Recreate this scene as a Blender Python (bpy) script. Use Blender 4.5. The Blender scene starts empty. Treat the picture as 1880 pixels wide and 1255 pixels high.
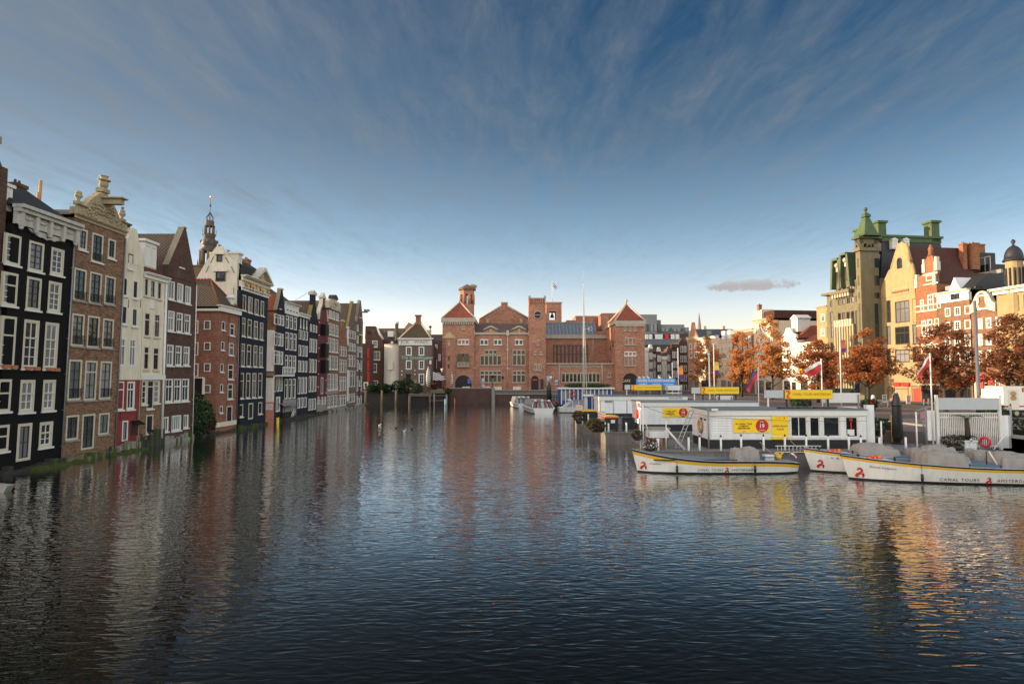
import bpy, math, random
from math import radians as R, sin, cos, tan, pi, atan2, hypot
from mathutils import Vector, Matrix
S = bpy.context.scene
COL = S.collection
# ---------------------------------------------------------------- camera, sky, sun, exposure
FP, CX, CY, PITCH, EYE = 1150.0, 940.0, 627.5, math.atan(65 / 1150.0), 6.0
cam = bpy.data.cameras.new('camera'); cam.sensor_width = 36; cam.lens = 36 * FP / 1880
cam.clip_end = 5000; cam.clip_start = 0.3
co = bpy.data.objects.new('camera', cam); COL.objects.link(co)
co.location = (0, 0, EYE); co.rotation_euler = (pi / 2 + PITCH, 0, 0)
S.camera = co
SUN_EL, SUN_AZ = R(11.5), R(-81)          # azimuth clockwise from +Y (negative: towards -X)
S.view_settings.view_transform = 'Standard'; S.view_settings.look = 'None'
S.view_settings.exposure = 1.8; S.view_settings.gamma = 1
S.cycles.max_bounces = 6; S.cycles.diffuse_bounces = 3; S.cycles.glossy_bounces = 4
S.cycles.transparent_max_bounces = 8; S.cycles.caustics_reflective = False; S.cycles.caustics_refractive = False
S.cycles.sample_clamp_indirect = 4.0
S.cycles.use_denoising = True

class NT:
    """small helper to write node trees"""
    def __init__(s, tree): s.t = tree; s.n = tree.nodes; s.l = tree.links
    def new(s, typ, ins=None, **kw):
        nd = s.n.new(typ)
        for k, v in kw.items(): setattr(nd, k, v)
        for k, v in (ins or {}).items():
            if isinstance(v, bpy.types.NodeSocket): s.l.new(v, nd.inputs[k])
            elif v is not None: nd.inputs[k].default_value = v
        return nd
    def math(s, op, a, b=None, c=None, clamp=False):
        nd = s.new('ShaderNodeMath', {0: a, 1: b, 2: c}, operation=op, use_clamp=clamp)
        return nd.outputs[0]
    def mix(s, f, a, b, blend='MIX'):
        nd = s.new('ShaderNodeMix', {0: f}, data_type='RGBA', blend_type=blend)
        for i, v in ((6, a), (7, b)):
            if isinstance(v, bpy.types.NodeSocket): s.l.new(v, nd.inputs[i])
            else: nd.inputs[i].default_value = tuple(v)[:3] + (1,)
        return nd.outputs[2]
    def ramp(s, f, stops):
        nd = s.new('ShaderNodeValToRGB', {0: f}); e = nd.color_ramp.elements
        while len(e) < len(stops): e.new(0.5)
        for i, (p, c) in enumerate(stops):
            e[i].position = p; e[i].color = (c, c, c, 1) if isinstance(c, (int, float)) else tuple(c) + (1,)
        return nd.outputs[0]

W = bpy.data.worlds.new('World'); S.world = W; W.use_nodes = True
w = NT(W.node_tree); w.n.clear()
sky = w.new('ShaderNodeTexSky', sky_type='NISHITA', sun_disc=False, sun_elevation=SUN_EL, sun_rotation=SUN_AZ,
            altitude=0, air_density=1.0, dust_density=0.6, ozone_density=2.5)
geo = w.new('ShaderNodeTexCoord').outputs['Generated']
sep = w.new('ShaderNodeSeparateXYZ', {0: geo}); dx, dy, dz = sep.outputs
zc = w.math('MAXIMUM', dz, 0.03)
pu = w.math('DIVIDE', dx, zc); pv = w.math('DIVIDE', dy, zc)
pl = w.new('ShaderNodeCombineXYZ', {0: pu, 1: pv, 2: 0.0}).outputs[0]       # a flat sheet of high cloud seen from below
rot = w.new('ShaderNodeMapping', {'Vector': pl, 'Rotation': (0, 0, R(12)), 'Scale': (1.9, 0.48, 1)}).outputs[0]
c1 = w.new('ShaderNodeTexNoise', {'Vector': rot, 'Scale': 3.4, 'Detail': 12, 'Roughness': 0.66, 'Distortion': 0.45}).outputs[0]
c2 = w.new('ShaderNodeTexNoise', {'Vector': pl, 'Scale': 0.55, 'Detail': 4, 'Roughness': 0.55}).outputs[0]
wisp = w.math('MULTIPLY', w.ramp(c1, [(0.33, 0.0), (0.72, 1.0)]), w.ramp(c2, [(0.30, 0.35), (0.60, 1.0)]))
left = w.math('MULTIPLY', w.math('MULTIPLY_ADD', dx, -0.72, 0.06, clamp=True), 1.0)      # the thin veil thickens towards the sun side
rot2 = w.new('ShaderNodeMapping', {'Vector': pl, 'Rotation': (0, 0, R(-28)), 'Scale': (5.2, 1.7, 1)}).outputs[0]
c3 = w.new('ShaderNodeTexNoise', {'Vector': rot2, 'Scale': 1.5, 'Detail': 8, 'Roughness': 0.7, 'Distortion': 0.7}).outputs[0]
wisp = w.math('MULTIPLY', wisp, w.math('MULTIPLY_ADD', w.ramp(c3, [(0.30, 0.0), (0.70, 1.0)]), 0.85, 0.35))
wisp = w.math('ADD', w.math('MULTIPLY', wisp, 0.66), left, clamp=True)
wisp = w.math('MULTIPLY', wisp, w.ramp(dz, [(0.10, 0.0), (0.28, 0.95)]))
front = w.ramp(w.math('MULTIPLY_ADD', dy, 0.995, w.math('MULTIPLY', dz, 0.10)), [(0.35, 0.0), (0.72, 1.0)])
liftf = w.ramp(dz, [(0.0, (1.16, .83, .75)), (0.10, (1.12, .82, .76)), (0.21, (0.64, 0.60, 0.56)), (0.36, (0.26, 0.31, 0.32)), (0.52, (0.09, 0.20, 0.255))])
rear_fill = w.ramp(dz, [(0.0, (0.6, 0.45, 0.36)), (0.16, (0.8, 0.58, 0.42)), (0.42, (2.0, 1.13, 0.73)), (1.0, (2.0, 1.13, 0.73))])  # unseen rear sky: dim low band stands for buildings, brightened above as added fill
rear_fill = w.mix(w.ramp(w.math('ADD', dy, 0.4), [(0.05, 1.0), (0.55, 0.0)]), rear_fill, w.mix(1.0, rear_fill, (3.15, 3.15, 3.15), 'MULTIPLY'))  # extra fill added behind the viewer to brighten fronts facing that way
lift = w.mix(front, rear_fill, liftf)
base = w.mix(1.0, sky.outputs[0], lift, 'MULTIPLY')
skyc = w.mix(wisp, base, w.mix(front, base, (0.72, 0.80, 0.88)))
# one small cumulus low over the right-hand roofs
az = w.math('ARCTAN2', dx, dy)
eu = w.math('DIVIDE', w.math('SUBTRACT', az, 0.3675), 0.074); ev = w.math('DIVIDE', w.math('SUBTRACT', dz, 0.1350), 0.0125)
evb = w.math('MULTIPLY', ev, w.math('ADD', 1.0, w.math('MULTIPLY', w.math('LESS_THAN', ev, 0.0), 0.5)))
rr = w.math('ADD', w.math('MULTIPLY', eu, eu), w.math('MULTIPLY', evb, evb))
cn = w.new('ShaderNodeTexNoise', {'Vector': geo, 'Scale': 75, 'Detail': 6, 'Roughness': 0.6}).outputs[0]
cm = w.math('SUBTRACT', w.math('MULTIPLY_ADD', cn, 2.4, -0.35), rr)
cm = w.ramp(cm, [(0.0, 0.0), (0.5, 0.95)])
cumc = w.mix(w.ramp(ev, [(0.1, 0.0), (0.9, 1.0)]), w.mix(1.0, skyc, (0.80, 0.62, 0.56), 'MULTIPLY'), w.mix(1.0, skyc, (1.05, 0.85, 0.74), 'MULTIPLY'))
skyc = w.mix(cm, skyc, cumc)
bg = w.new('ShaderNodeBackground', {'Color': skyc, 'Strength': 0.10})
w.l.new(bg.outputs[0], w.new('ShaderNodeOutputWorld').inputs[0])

sd = bpy.data.lights.new('sun', 'SUN'); sd.energy = 2.5; sd.angle = R(0.5); sd.color = (1.0, 0.78, 0.52)
so = bpy.data.objects.new('sun', sd); COL.objects.link(so)
SD = Vector((sin(SUN_AZ) * cos(SUN_EL), cos(SUN_AZ) * cos(SUN_EL), sin(SUN_EL)))
so.rotation_euler = SD.to_track_quat('Z', 'Y').to_euler(); so.location = (-60, 20, 60)

# ---------------------------------------------------------------- geometry helpers
cp, sp = cos(PITCH), sin(PITCH)
def ray(px, py):
    x, u = (px - CX) / FP, (CY - py) / FP
    return Vector((x, cp - u * sp, sp + u * cp))
def on_z(px, py, z):
    d = ray(px, py); return Vector((0, 0, EYE)) + d * ((z - EYE) / d.z)
def on_y(px, py, y):
    d = ray(px, py); return Vector((0, 0, EYE)) + d * (y / d.y)

class MB:
    """collects faces of one part; build() links them as ONE mesh object"""
    def __init__(s): s.v = []; s.f = []; s.m = []; s.sm = []
    def add(s, verts, faces, m=0, smooth=False):
        o = len(s.v); s.v += [tuple(p) for p in verts]
        for f in faces: s.f.append([o + i for i in f]); s.m.append(m); s.sm.append(smooth)
        return s
    def box(s, x0, x1, y0, y1, z0, z1, m=0):
        v = [(x, y, z) for z in (z0, z1) for y in (y0, y1) for x in (x0, x1)]
        return s.add(v, [(0, 2, 3, 1), (4, 5, 7, 6), (0, 1, 5, 4), (2, 6, 7, 3), (0, 4, 6, 2), (1, 3, 7, 5)], m)
    def prism(s, pts, y0, y1, m=0):
        """outline pts (x,z), counter-clockwise seen from -y, extruded from y0 to y1"""
        n = len(pts)
        a = sum(pts[i][0] * pts[(i + 1) % n][1] - pts[(i + 1) % n][0] * pts[i][1] for i in range(n))
        if a < 0: pts = pts[::-1]
        v = [(x, y0, z) for x, z in pts] + [(x, y1, z) for x, z in pts]
        f = [tuple(range(n)), tuple(range(2 * n - 1, n - 1, -1))]
        f += [(i, i + n, (i + 1) % n + n, (i + 1) % n) for i in range(n)]
        return s.add(v, f, m)
    def slab(s, pts, z0, z1, m=0):
        """plan outline pts (x,y) extruded from z0 to z1"""
        n = len(pts)
        a = sum(pts[i][0] * pts[(i + 1) % n][1] - pts[(i + 1) % n][0] * pts[i][1] for i in range(n))
        if a < 0: pts = pts[::-1]
        v = [(x, y, z0) for x, y in pts] + [(x, y, z1) for x, y in pts]
        f = [tuple(range(n - 1, -1, -1)), tuple(range(n, 2 * n))]
        f += [(i, (i + 1) % n, (i + 1) % n + n, i + n) for i in range(n)]
        return s.add(v, f, m)
    def lathe(s, prof, cx=0, cy=0, n=12, m=0, smooth=True, a0=0.0):
        """prof: (r,z) from bottom to top"""
        k = len(prof); v = []
        for r, z in prof:
            for i in range(n):
                a = a0 + 2 * pi * i / n; v.append((cx + r * cos(a), cy + r * sin(a), z))
        f = [(j * n + i, j * n + (i + 1) % n, (j + 1) * n + (i + 1) % n, (j + 1) * n + i) for j in range(k - 1) for i in range(n)]
        f += [tuple(range(n - 1, -1, -1)), tuple(range((k - 1) * n, k * n))]
        return s.add(v, f, m, smooth)
    def tube(s, path, r, n=6, m=0, smooth=True):
        """path of points, r one radius or one for each point"""
        P = [Vector(p) for p in path]; rs = r if isinstance(r, (list, tuple)) else [r] * len(P)
        v = []
        for i, p in enumerate(P):
            t = (P[min(i + 1, len(P) - 1)] - P[max(i - 1, 0)]).normalized()
            a = t.cross(Vector((0, 0, 1)) if abs(t.z) < 0.9 else Vector((1, 0, 0))).normalized(); b = t.cross(a)
            for j in range(n):
                q = 2 * pi * j / n; v.append(p + (a * cos(q) + b * sin(q)) * rs[i])
        f = [(i * n + j, i * n + (j + 1) % n, (i + 1) * n + (j + 1) % n, (i + 1) * n + j) for i in range(len(P) - 1) for j in range(n)]
        f += [tuple(range(n - 1, -1, -1)), tuple(range((len(P) - 1) * n, len(P) * n))]
        return s.add(v, f, m, smooth)
    def torus(s, c, ax, R0, r, n=16, k=8, m=0):
        P = []
        e1 = Vector(ax).orthogonal().normalized(); e2 = Vector(ax).normalized().cross(e1); A = Vector(ax).normalized()
        for i in range(n):
            a = 2 * pi * i / n; d = e1 * cos(a) + e2 * sin(a)
            for j in range(k):
                b = 2 * pi * j / k; P.append(Vector(c) + d * (R0 + r * cos(b)) + A * r * sin(b))
        f = [(i * k + j, ((i + 1) % n) * k + j, ((i + 1) % n) * k + (j + 1) % k, i * k + (j + 1) % k) for i in range(n) for j in range(k)]
        return s.add(P, f, m, True)
    def ball(s, c, r, n=8, k=6, m=0, sz=1.0):
        pr = [(max(1e-3, r * sin(pi * i / k)), c[2] - sz * r * cos(pi * i / k)) for i in range(k + 1)]
        return s.lathe(pr, c[0], c[1], n, m)
    def mesh(s, name, mats):
        me = bpy.data.meshes.new(name); me.from_pydata(s.v, [], s.f)
        for q in (mats if isinstance(mats, (list, tuple)) else [mats]): me.materials.append(q)
        me.polygons.foreach_set('material_index', s.m); me.polygons.foreach_set('use_smooth', s.sm)
        me.update(); return me
    def build(s, name, mats, parent=None, loc=None, **tags):
        return obj(name, s.mesh(name, mats), parent, loc, **tags)

def tag(o, label=None, cat=None, group=None, kind=None):
    if label: o['label'] = label
    if cat: o['category'] = cat
    if group: o['group'] = group
    if kind: o['kind'] = kind
    return o
def obj(name, data, parent=None, loc=None, rot=None, **t):
    o = bpy.data.objects.new(name, data); COL.objects.link(o)
    if parent: o.parent = parent
    if loc is not None: o.location = loc
    if rot is not None: o.rotation_euler = rot
    return tag(o, **t)
def empty(name, loc=(0, 0, 0), rz=0.0, lean=0.0, **t):
    o = obj(name, None, None, loc, (lean, 0, rz), **t); o.empty_display_size = 0.3; return o
def copy_tree(o, parent=None):
    c = o.copy(); COL.objects.link(c); c.parent = parent
    for ch in list(o.children): copy_tree(ch, c)
    return c
def text(name, body, size, mt, parent, loc, rot=(pi / 2, 0, 0), align='CENTER', sx=1.0, spacing=1.0, shear=0.0, bold=0.0, ext=0.004, fit=0.0):
    c = bpy.data.curves.new(name, 'FONT'); c.body = body; c.size = size; c.align_x = align; c.align_y = 'CENTER'
    c.extrude = ext; c.space_character = spacing; c.shear = shear; c.offset = bold; c.resolution_u = 3
    c.materials.append(mt)
    tmp = bpy.data.objects.new(name, c); me = bpy.data.meshes.new_from_object(tmp); bpy.data.objects.remove(tmp); bpy.data.curves.remove(c)
    if fit: xs = [v.co.x for v in me.vertices]; sx = fit / (max(xs) - min(xs))
    o = obj(name, me, parent, loc, rot); o.scale = (sx, 1, 1); return o

# ---------------------------------------------------------------- materials
MATS = {}
def principled(name, rough=0.6, spec=0.5, metal=0.0):
    m = bpy.data.materials.new(name); m.use_nodes = True
    t = NT(m.node_tree); t.n.clear()
    b = t.new('ShaderNodeBsdfPrincipled', {'Roughness': rough, 'Metallic': metal, 'Specular IOR Level': spec})
    t.l.new(b.outputs[0], t.new('ShaderNodeOutputMaterial').inputs[0])
    return m, t, b
def objcoord(t):
    return t.new('ShaderNodeTexCoord').outputs['Object']
def plain(name, c, rough=0.6, var=0.25, scale=3.0, metal=0.0, spec=0.4, streak=0.0, bump=0.0, fine=0.0):
    """painted, plastered or plain surface with blotches, vertical rain streaks and a little grain"""
    if name in MATS: return MATS[name]
    m, t, b = principled(name, rough, spec, metal); v = objcoord(t)
    n1 = t.new('ShaderNodeTexNoise', {'Vector': v, 'Scale': scale, 'Detail': 5, 'Roughness': 0.6}).outputs[0]
    f = t.math('MULTIPLY_ADD', n1, 2 * var, 1 - var)
    if streak:
        mp = t.new('ShaderNodeMapping', {'Vector': v, 'Scale': (3.0, 3.0, 0.18)}).outputs[0]
        n2 = t.new('ShaderNodeTexNoise', {'Vector': mp, 'Scale': 1.6, 'Detail': 4}).outputs[0]
        f = t.math('MULTIPLY', f, t.math('MULTIPLY_ADD', n2, 2 * streak, 1 - streak))
    if fine:
        n3 = t.new('ShaderNodeTexNoise', {'Vector': v, 'Scale': 40, 'Detail': 2}).outputs[0]
        f = t.math('MULTIPLY', f, t.math('MULTIPLY_ADD', n3, 2 * fine, 1 - fine))
    fc = t.new('ShaderNodeCombineXYZ', {0: f, 1: f, 2: f}).outputs[0]
    t.l.new(t.mix(1.0, c, fc, 'MULTIPLY'), b.inputs['Base Color'])
    if bump:
        t.l.new(t.new('ShaderNodeBump', {'Height': n1, 'Strength': bump, 'Distance': 0.05}).outputs[0], b.inputs['Normal'])
    MATS[name] = m; return m
def brick(name, c1, c2, mortar, bw=0.22, bh=0.07, rough=0.85, stain=0.35, pale=None):
    if name in MATS: return MATS[name]
    m, t, b = principled(name, rough, 0.25); v = objcoord(t)
    s = t.new('ShaderNodeSeparateXYZ', {0: v}).outputs
    uv = t.new('ShaderNodeCombineXYZ', {0: t.math('ADD', s[0], s[1]), 1: s[2], 2: 0.0}).outputs[0]
    br = t.new('ShaderNodeTexBrick', {'Vector': uv, 'Color1': tuple(c1) + (1,), 'Color2': tuple(c2) + (1,), 'Mortar': tuple(mortar) + (1,),
               'Scale': 1.0, 'Mortar Size': 0.008, 'Brick Width': bw, 'Row Height': bh, 'Bias': 0.0}).outputs[0]
    n1 = t.new('ShaderNodeTexNoise', {'Vector': v, 'Scale': 0.45, 'Detail': 6, 'Roughness': 0.65}).outputs[0]
    n2 = t.new('ShaderNodeTexNoise', {'Vector': uv, 'Scale': 5.0, 'Detail': 4, 'Roughness': 0.7}).outputs[0]
    f = t.math('MULTIPLY', t.math('MULTIPLY_ADD', n1, 2 * stain, 1 - stain), t.math('MULTIPLY_ADD', n2, 1.1, 0.45))
    c = t.mix(1.0, br, t.new('ShaderNodeCombineXYZ', {0: f, 1: f, 2: f}).outputs[0], 'MULTIPLY')
    if pale:
        n3 = t.new('ShaderNodeTexNoise', {'Vector': v, 'Scale': 0.8, 'Detail': 7, 'Roughness': 0.7}).outputs[0]
        c = t.mix(t.math('MULTIPLY', t.ramp(n3, [(0.55, 0.0), (0.75, 1.0)]), 0.5), c, pale)
    t.l.new(c, b.inputs['Base Color'])
    t.l.new(t.new('ShaderNodeBump', {'Height': n2, 'Strength': 0.35, 'Distance': 0.03}).outputs[0], b.inputs['Normal'])
    MATS[name] = m; return m
def rooftile(name, c1, c2, moss=None):
    """rows of pantiles: waves across the roof and steps down it"""
    if name in MATS: return MATS[name]
    m, t, b = principled(name, 0.75, 0.3); v = objcoord(t)
    s = t.new('ShaderNodeSeparateXYZ', {0: v}).outputs
    g = t.new('ShaderNodeNewGeometry').outputs['Normal']
    # tiles repeat along the horizontal direction in local x+y and down the slope in z
    wx = t.math('SINE', t.math('MULTIPLY', t.math('ADD', s[0], s[1]), 2 * pi / 0.34))
    wz = t.math('FRACT', t.math('MULTIPLY', s[2], 1 / 0.27))
    n = t.new('ShaderNodeTexNoise', {'Vector': v, 'Scale': 1.2, 'Detail': 6, 'Roughness': 0.7}).outputs[0]
    c = t.mix(t.ramp(n, [(0.3, 0.0), (0.7, 1.0)]), c1, c2)
    if moss:
        n3 = t.new('ShaderNodeTexNoise', {'Vector': v, 'Scale': 0.6, 'Detail': 7, 'Roughness': 0.75}).outputs[0]
        c = t.mix(t.math('MULTIPLY', t.ramp(n3, [(0.48, 0.0), (0.62, 1.0)]), 0.75), c, moss)
    t.l.new(c, b.inputs['Base Color'])
    h = t.math('ADD', t.math('MULTIPLY', wx, 0.5), t.math('MULTIPLY', wz, 0.5))
    t.l.new(t.new('ShaderNodeBump', {'Height': h, 'Strength': 0.9, 'Distance': 0.10}).outputs[0], b.inputs['Normal'])
    MATS[name] = m; return m
def glass(name, c=(0.012, 0.014, 0.016), wob=0.006, rough=0.03):
    if name in MATS: return MATS[name]
    m, t, b = principled(name, rough, 0.5)
    b.inputs['IOR'].default_value = 1.5
    v = objcoord(t); i = t.new('ShaderNodeObjectInfo').outputs['Random']
    t.l.new(t.mix(i, c, tuple(k * 2.2 for k in c)), b.inputs['Base Color'])
    off = t.new('ShaderNodeVectorMath', {0: v, 1: t.new('ShaderNodeCombineXYZ', {0: t.math('MULTIPLY', i, 77.0), 1: t.math('MULTIPLY', i, 31.0), 2: 0.0}).outputs[0]}, operation='ADD').outputs[0]
    n = t.new('ShaderNodeTexNoise', {'Vector': off, 'Scale': 1.6, 'Detail': 2}).outputs[0]
    t.l.new(t.new('ShaderNodeBump', {'Height': n, 'Strength': 0.5, 'Distance': wob * 6}).outputs[0], b.inputs['Normal'])
    MATS[name] = m; return m

WHITE = plain('white_paint', (0.62, 0.60, 0.55), 0.5, 0.08, 2, streak=0.08)
CREAMF = plain('cream_paint', (0.50, 0.445, 0.345), 0.5, 0.10, 2, streak=0.08)
BLACKF = plain('black_paint', (0.014, 0.014, 0.016), 0.35, 0.2, 3)
GREENF = plain('dark_green_paint', (0.012, 0.03, 0.022), 0.35, 0.2, 3)
GLASS = glass('window_glass')
GLASSC = glass('window_glass_over_curtain', (0.10, 0.10, 0.10))
STONE = plain('pale_stone', (0.42, 0.36, 0.26), 0.8, 0.25, 2.5, streak=0.2, bump=0.3)
STONEW = plain('worn_cream_stone', (0.31, 0.245, 0.15), 0.8, 0.40, 3, streak=0.25, bump=0.5)
GREYST = plain('grey_stone', (0.24, 0.22, 0.19), 0.85, 0.3, 2.0, streak=0.2, bump=0.3)
DKST = plain('dark_wet_stone', (0.030, 0.027, 0.023), 0.7, 0.5, 1.5, streak=0.3, bump=0.5)
ZINC = plain('zinc', (0.22, 0.23, 0.24), 0.45, 0.2, 2, metal=0.3)
IRON = plain('black_iron', (0.015, 0.015, 0.016), 0.5, 0.2, 5)
GOLD = plain('gilding', (0.75, 0.38, 0.05), 0.35, 0.15, 4, metal=0.8)
MOSS = plain('moss', (0.05, 0.07, 0.012), 0.95, 0.5, 6, bump=0.6)
WOODB = plain('weathered_wood', (0.14, 0.11, 0.07), 0.85, 0.4, 3, streak=0.4)
LEADR = plain('lead_roof', (0.022, 0.022, 0.023), 0.8, 0.3, 2)

# ---------------------------------------------------------------- buildings
RNG = random.Random(7)
_frames = {}
def frame_mesh(w, h, st):
    """st = (outer material, sash material, columns, rows, transom share or 0, frame width)"""
    key = (round(w, 2), round(h, 2), st)
    if key in _frames: return _frames[key]
    om, sm, nx, ny, tr, fw = st[:6]
    b = MB(); x, z = w / 2, h / 2
    fy0, fy1 = -0.02, 0.13
    b.box(-x, -x + fw, fy0, fy1, -z, z); b.box(x - fw, x, fy0, fy1, -z, z)
    b.box(-x + fw, x - fw, fy0, fy1, z - fw, z); b.box(-x + fw, x - fw, fy0, fy1, -z, -z + fw)
    ix, iz = x - fw, z - fw; s = min(0.055, ix * 0.25)
    y0, y1 = 0.025, 0.10
    zs = [-iz]
    if tr: zs.append(iz - 2 * iz * tr)
    zs.append(iz)
    if tr:
        b.box(-ix, ix, -0.005, 0.11, zs[1] - 0.05, zs[1] + 0.05)
    b.box(-ix, -ix + s, y0, y1, -iz, iz, 1); b.box(ix - s, ix, y0, y1, -iz, iz, 1)
    for za, zb, n in ((zs[0], zs[1], ny),) + (((zs[1], zs[2], 1),) if tr else ()):
        b.box(-ix + s, ix - s, y0, y1, zb - s, zb, 1); b.box(-ix + s, ix - s, y0, y1, za, za + s, 1)
        for j in range(1, n):
            zz = za + (zb - za) * j / n; b.box(-ix + s, ix - s, y0, y1, zz - 0.022, zz + 0.022, 1)
        for i in range(1, nx):
            xx = -ix + 2 * ix * i / nx; b.box(xx - 0.025, xx + 0.025, y0 - 0.002, y1 + 0.002, za + s, zb - s, 1)
    me = b.mesh('window', [om, sm]); pb = MB(); pb.add([(-ix, 0.07, -iz), (ix, 0.07, -iz), (ix, 0.07, iz), (-ix, 0.07, iz)], [(0, 1, 2, 3)])
    pm = pb.mesh('pane', [GLASS]); pm2 = pb.mesh('pane', [GLASSC])
    _frames[key] = (me, pm, pm2); return _frames[key]

class House:
    """a building with a front in the local x-z plane (outward is -y); p() turns a photo position into front coordinates"""
    def __init__(s, name, label, cat, o, rz, lean=0.0, group=None):
        s.root = empty(name, o, rz, lean, label=label, cat=cat, group=group)
        s.M = Matrix.Translation(o) @ Matrix.Rotation(rz, 4, 'Z') @ Matrix.Rotation(lean, 4, 'X')
        s.Mi = s.M.inverted(); s.holes = []; s.win = []
    def p(s, px, py, y=0.0):
        a = s.Mi @ Vector((0, 0, EYE)); d = s.Mi.to_3x3() @ ray(px, py)
        q = a + d * ((y - a.y) / d.y); return q.x, q.z
    def wpx(s, x0, x1, y0, y1, st, sill=None, **k):
        """window from photo edges left, right (at its middle height), top and bottom (at its middle)"""
        xm, ym = (x0 + x1) / 2, (y0 + y1) / 2
        ua, ub = s.p(x0, ym)[0], s.p(x1, ym)[0]; zt, zb = s.p(xm, y0)[1], s.p(xm, y1)[1]
        s.w((ua + ub) / 2, (zt + zb) / 2, ub - ua, zt - zb, st, sill, **k)
    def grid(s, cols, yref, rows, xref, st, sill=None, **k):
        """columns: photo edges read at height yref; rows: photo edges read at column xref"""
        us = [(s.p(a, yref)[0], s.p(b, yref)[0]) for a, b in cols]
        for i, r in enumerate(rows):
            zt, zb = s.p(xref, r[0])[1], s.p(xref, r[1])[1]
            for a, b in us: s.w((a + b) / 2, (zt + zb) / 2, b - a, zt - zb, r[2] if len(r) > 2 else st, sill, **k)
    def w(s, u, z, wd, ht, st, sill=None, y=0.0, cut=True, kind='window', curtain=None):
        wd, ht = max(0.25, round(wd, 2)), max(0.3, round(ht, 2))
        me, pm, pm2 = frame_mesh(wd, ht, st)
        f = obj(kind, me, s.root, (u, y, z))
        cur = RNG.random() < 0.33 if curtain is None else curtain
        obj('pane', pm2 if cur else pm, f)
        if sill:
            b = MB(); b.box(-wd / 2 - 0.08, wd / 2 + 0.08, -0.13, -0.022, -ht / 2 - 0.13, -ht / 2 - 0.005); b.build('sill', sill, f)
        if cut: s.holes.append((u - wd / 2, u + wd / 2, z - ht / 2, z + ht / 2))
        return f
    def part(s, name, b, m, **k): return b.build(name, m, s.root, **k)
    def front(s, u0, u1, z0, z1, mt, name='wall', depth=0.22, y=0.0, bands=()):
        """front wall with real openings for the windows; bands: (z0, z1, material index)"""
        H = [h for h in s.holes if h[0] > u0 - 0.01 and h[1] < u1 + 0.01 and h[2] > z0 - 0.01 and h[3] < z1 + 0.01]
        us = sorted({round(q, 4) for h in H for q in h[:2]} | {u0, u1}); zs = sorted({round(q, 4) for h in H for q in h[2:]} | {z0, z1} | {b[0] for b in bands} | {b[1] for b in bands})
        b = MB()
        for i in range(len(us) - 1):
            for j in range(len(zs) - 1):
                cu, cz = (us[i] + us[i + 1]) / 2, (zs[j] + zs[j + 1]) / 2
                if any(h[0] < cu < h[1] and h[2] < cz < h[3] for h in H): continue
                mi = next((q[2] for q in bands if q[0] < cz < q[1]), 0)
                b.add([(us[i], y, zs[j]), (us[i + 1], y, zs[j]), (us[i + 1], y, zs[j + 1]), (us[i], y, zs[j + 1])], [(0, 1, 2, 3)], mi)
        for a, c, d, e in H:
            b.add([(a, y, d), (c, y, d), (c, y, e), (a, y, e), (a, y + depth, d), (c, y + depth, d), (c, y + depth, e), (a, y + depth, e)],
                  [(0, 4, 5, 1), (1, 5, 6, 2), (2, 6, 7, 3), (3, 7, 4, 0)])
        return s.part(name, b, mt)
    def body(s, u0, u1, d, z0, z1, mt, name='side_wall', y0=0.0):
        b = MB(); v = [(u0, y0, z0), (u1, y0, z0), (u1, d, z0), (u0, d, z0), (u0, y0, z1), (u1, y0, z1), (u1, d, z1), (u0, d, z1)]
        b.add(v, [(1, 2, 6, 5), (2, 3, 7, 6), (3, 0, 4, 7), (4, 5, 6, 7)]); return s.part(name, b, mt)
    def roof_perp(s, u0, u1, z0, zr, y0, y1, mt, um=None, over=0.0):
        """ridge running back from the front"""
        um = (u0 + u1) / 2 if um is None else um
        b = MB(); b.prism([(u0 - over, z0), (u1 + over, z0), (um, zr)], y0, y1); return s.part('roof', b, mt)
    def roof_par(s, u0, u1, z0, zr, y0, y1, mt, hip=0.0, top=0.0):
        """ridge along the front, hipped by 'hip' at both ends, flat top of depth 'top'"""
        ym = (y0 + y1) / 2
        v = [(u0, y0, z0), (u1, y0, z0), (u1, y1, z0), (u0, y1, z0), (u0 + hip, ym - top / 2, zr), (u1 - hip, ym - top / 2, zr), (u1 - hip, ym + top / 2, zr), (u0 + hip, ym + top / 2, zr)]
        b = MB(); b.add(v, [(0, 1, 5, 4), (1, 2, 6, 5), (2, 3, 7, 6), (3, 0, 4, 7), (4, 5, 6, 7), (3, 2, 1, 0)]); return s.part('roof', b, mt)
    def cornice(s, u0, u1, z0, z1, mt, proj=0.35, name='cornice'):
        h = z1 - z0; b = MB()
        b.box(u0, u1, -proj * 0.35, -0.004, z0, z0 + h * 0.62); b.box(u0 - 0.03, u1 + 0.03, -proj * 0.75, -0.004, z0 + h * 0.62, z0 + h * 0.82)
        b.box(u0 - 0.06, u1 + 0.06, -proj, 0.05, z0 + h * 0.82, z1); return s.part(name, b, mt)
    def chimney(s, u, y, z0, z1, mt, w=0.7, parent=None):
        b = MB(); b.box(u - w / 2, u + w / 2, y - w * 0.4, y + w * 0.4, z0, z1 - 0.25); b.box(u - w / 2 - 0.07, u + w / 2 + 0.07, y - w * 0.4 - 0.07, y + w * 0.4 + 0.07, z1 - 0.25, z1)
        for k in (-0.2, 0.2): b.lathe([(0.1, z1), (0.08, z1 + 0.3)], u + k * w, y, 8)
        return b.build('chimney', mt, parent or s.root)
    def gable(s, pts, mt, y0=-0.02, y1=0.35, name='gable', px=True):
        q = [s.p(*a) for a in pts] if px else pts
        b = MB(); b.prism(q, y0, y1); s.part(name, b, mt); return q
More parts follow.
